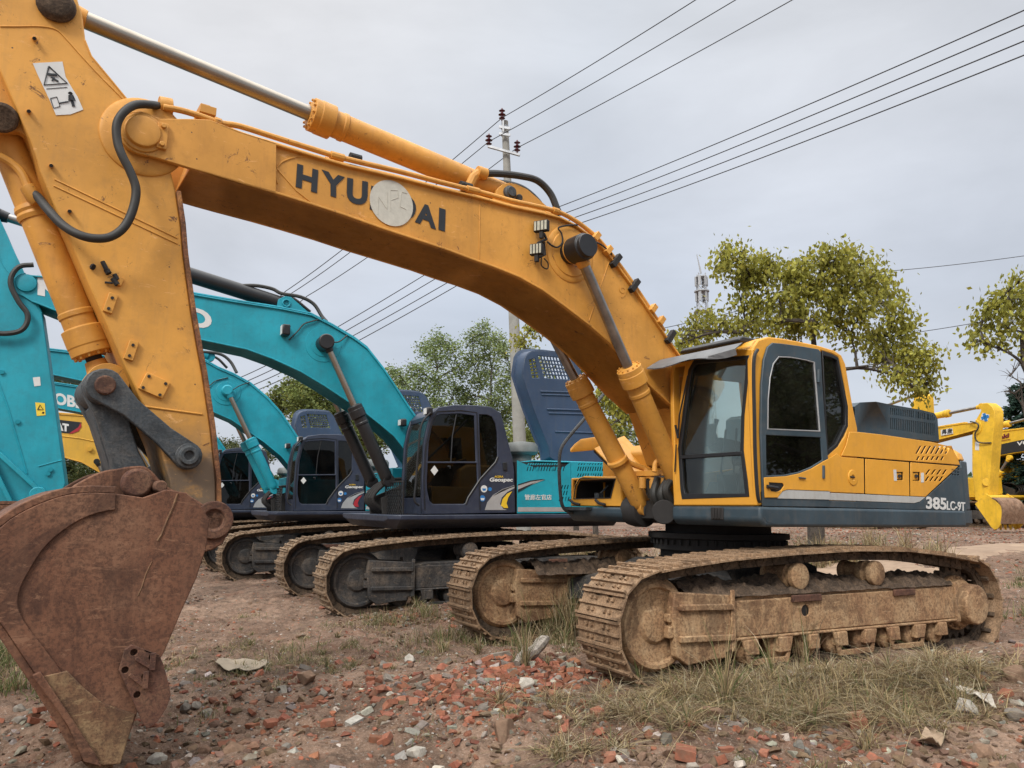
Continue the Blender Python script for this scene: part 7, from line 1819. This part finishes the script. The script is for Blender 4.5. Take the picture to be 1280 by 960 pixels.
# ------------------------------------------------------------------ separate pieces that do not touch become parts of their own
def split_loose(o, most=60, tol=0.02):
    me = o.data; n = len(me.vertices); par = list(range(n))
    def find(a):
        while par[a] != a: par[a] = par[par[a]]; a = par[a]
        return a
    for e in me.edges:
        a, b = find(e.vertices[0]), find(e.vertices[1])
        if a != b: par[a] = b
    isl = {}
    for i in range(n): isl.setdefault(find(i), []).append(i)
    if len(isl) < 2 or len(isl) > 400: return
    keys = list(isl); bb = []
    for k in keys:
        c = np.array([me.vertices[i].co[:] for i in isl[k]]); bb.append((c.min(0)-tol, c.max(0)+tol))
    g = list(range(len(keys)))
    def f2(a):
        while g[a] != a: a = g[a]
        return a
    for i in range(len(keys)):
        for j in range(i+1, len(keys)):
            if (bb[i][0] <= bb[j][1]).all() and (bb[j][0] <= bb[i][1]).all():
                a, b = f2(i), f2(j)
                if a != b: g[a] = b
    cl = {}
    for i, k in enumerate(keys): cl.setdefault(f2(i), set()).update(isl[k])
    if len(cl) < 2 or len(cl) > most: return
    cls = list(cl.values()); sm = [p.use_smooth for p in me.polygons]
    vid = {}
    for ci, s in enumerate(cls):
        for v in s: vid[v] = ci
    data = [([], [], {}) for _ in cls]
    for p in me.polygons:
        ci = vid[p.vertices[0]]; V, Fc, mp = data[ci]; f = []
        for v in p.vertices:
            if v not in mp: mp[v] = len(V); V.append(me.vertices[v].co[:])
            f.append(mp[v])
        Fc.append(tuple(f))
    name = o.name.split('.')[0]; first = True
    for V, Fc, _ in data:
        m2 = bpy.data.meshes.new(name); m2.from_pydata(V, [], Fc); m2.update()
        m2.polygons.foreach_set('use_smooth', [sm[0]]*len(Fc))
        if sm[0]: m2.set_sharp_from_angle(angle=R(35))
        m2.materials.append(me.materials[0])
        if first: o.data = m2; first = False
        else: c = o.copy(); c.data = m2; col.objects.link(c)
for o in list(scene.objects):
    if o.type == 'MESH' and o.parent and o.name.split('.')[0] in ('welded_fittings','chain_guard','reinforcing_plate','cylinder_pin','greased_pin','pipe_clamp','pipe_bracket','lifting_lug','hydraulic_hose','lamp_cable','valve_pipes','bolt_hole','cylinder_port','hydraulic_pipe','latch','hinge','roof_lamp','boom_foot_pin','weld_seam','ear_boss','cylinder_ear','cylinder_bracket','wiper','control_console','swing_frame','link_pin','bucket_link','bucket_ear','guide_link','tool_box_dark_and_rim','cross_arm','platform','door_latch','door_trim'):
        split_loose(o)
# ------------------------------------------------------------------ light
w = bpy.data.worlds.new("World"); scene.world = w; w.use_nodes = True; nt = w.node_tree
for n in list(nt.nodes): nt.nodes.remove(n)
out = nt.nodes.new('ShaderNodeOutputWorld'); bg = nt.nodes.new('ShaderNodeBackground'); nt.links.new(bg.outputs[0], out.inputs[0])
SUN_EL, SUN_AZ = R(40), R(205)      # azimuth clockwise from +Y
sky = nt.nodes.new('ShaderNodeTexSky'); sky.sky_type = 'NISHITA'; sky.sun_disc = False
sky.sun_elevation = SUN_EL; sky.sun_rotation = SUN_AZ; sky.dust_density = 4.0; sky.air_density = 1.0
tc = nt.nodes.new('ShaderNodeTexCoord'); sx = nt.nodes.new('ShaderNodeSeparateXYZ'); nt.links.new(tc.outputs['Generated'], sx.inputs[0])
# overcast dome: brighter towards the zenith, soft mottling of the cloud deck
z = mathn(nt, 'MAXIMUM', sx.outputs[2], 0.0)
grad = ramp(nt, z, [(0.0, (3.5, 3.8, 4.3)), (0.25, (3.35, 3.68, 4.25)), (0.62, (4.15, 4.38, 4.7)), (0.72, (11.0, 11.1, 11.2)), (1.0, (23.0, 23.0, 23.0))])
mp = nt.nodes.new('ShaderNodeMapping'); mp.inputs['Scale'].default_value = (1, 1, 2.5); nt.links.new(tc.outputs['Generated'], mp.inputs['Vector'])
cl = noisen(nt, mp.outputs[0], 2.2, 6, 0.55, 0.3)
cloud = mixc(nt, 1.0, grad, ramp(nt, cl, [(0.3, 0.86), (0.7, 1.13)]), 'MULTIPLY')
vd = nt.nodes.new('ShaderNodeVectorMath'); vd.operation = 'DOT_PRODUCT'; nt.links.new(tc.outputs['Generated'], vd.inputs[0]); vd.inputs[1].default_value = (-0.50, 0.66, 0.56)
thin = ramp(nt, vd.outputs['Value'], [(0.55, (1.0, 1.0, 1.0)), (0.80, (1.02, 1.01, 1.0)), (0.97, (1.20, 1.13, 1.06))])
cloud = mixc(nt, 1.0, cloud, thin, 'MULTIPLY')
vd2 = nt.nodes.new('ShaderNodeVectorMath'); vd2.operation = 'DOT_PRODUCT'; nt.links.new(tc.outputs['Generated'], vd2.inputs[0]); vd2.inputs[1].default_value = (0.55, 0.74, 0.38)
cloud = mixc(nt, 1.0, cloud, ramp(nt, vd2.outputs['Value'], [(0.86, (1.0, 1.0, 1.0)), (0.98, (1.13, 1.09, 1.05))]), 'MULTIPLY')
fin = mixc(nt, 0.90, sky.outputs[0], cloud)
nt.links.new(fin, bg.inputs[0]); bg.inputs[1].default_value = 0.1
sun = bpy.data.objects.new("sun", bpy.data.lights.new("sun", 'SUN')); col.objects.link(sun)
sun.data.energy = 1.5; sun.data.angle = R(16); sun.data.color = (1.0, 0.965, 0.91)
sun.rotation_euler = (PI/2-SUN_EL, 0, PI-SUN_AZ)
scene.view_settings.view_transform = 'Standard'; scene.view_settings.look = 'None'; scene.view_settings.gamma = 1; scene.view_settings.exposure = 0.8
scene.view_settings.use_curve_mapping = False
scene.render.engine = 'CYCLES'; scene.cycles.use_denoising = True; scene.cycles.max_bounces = 6; scene.cycles.transparent_max_bounces = 16
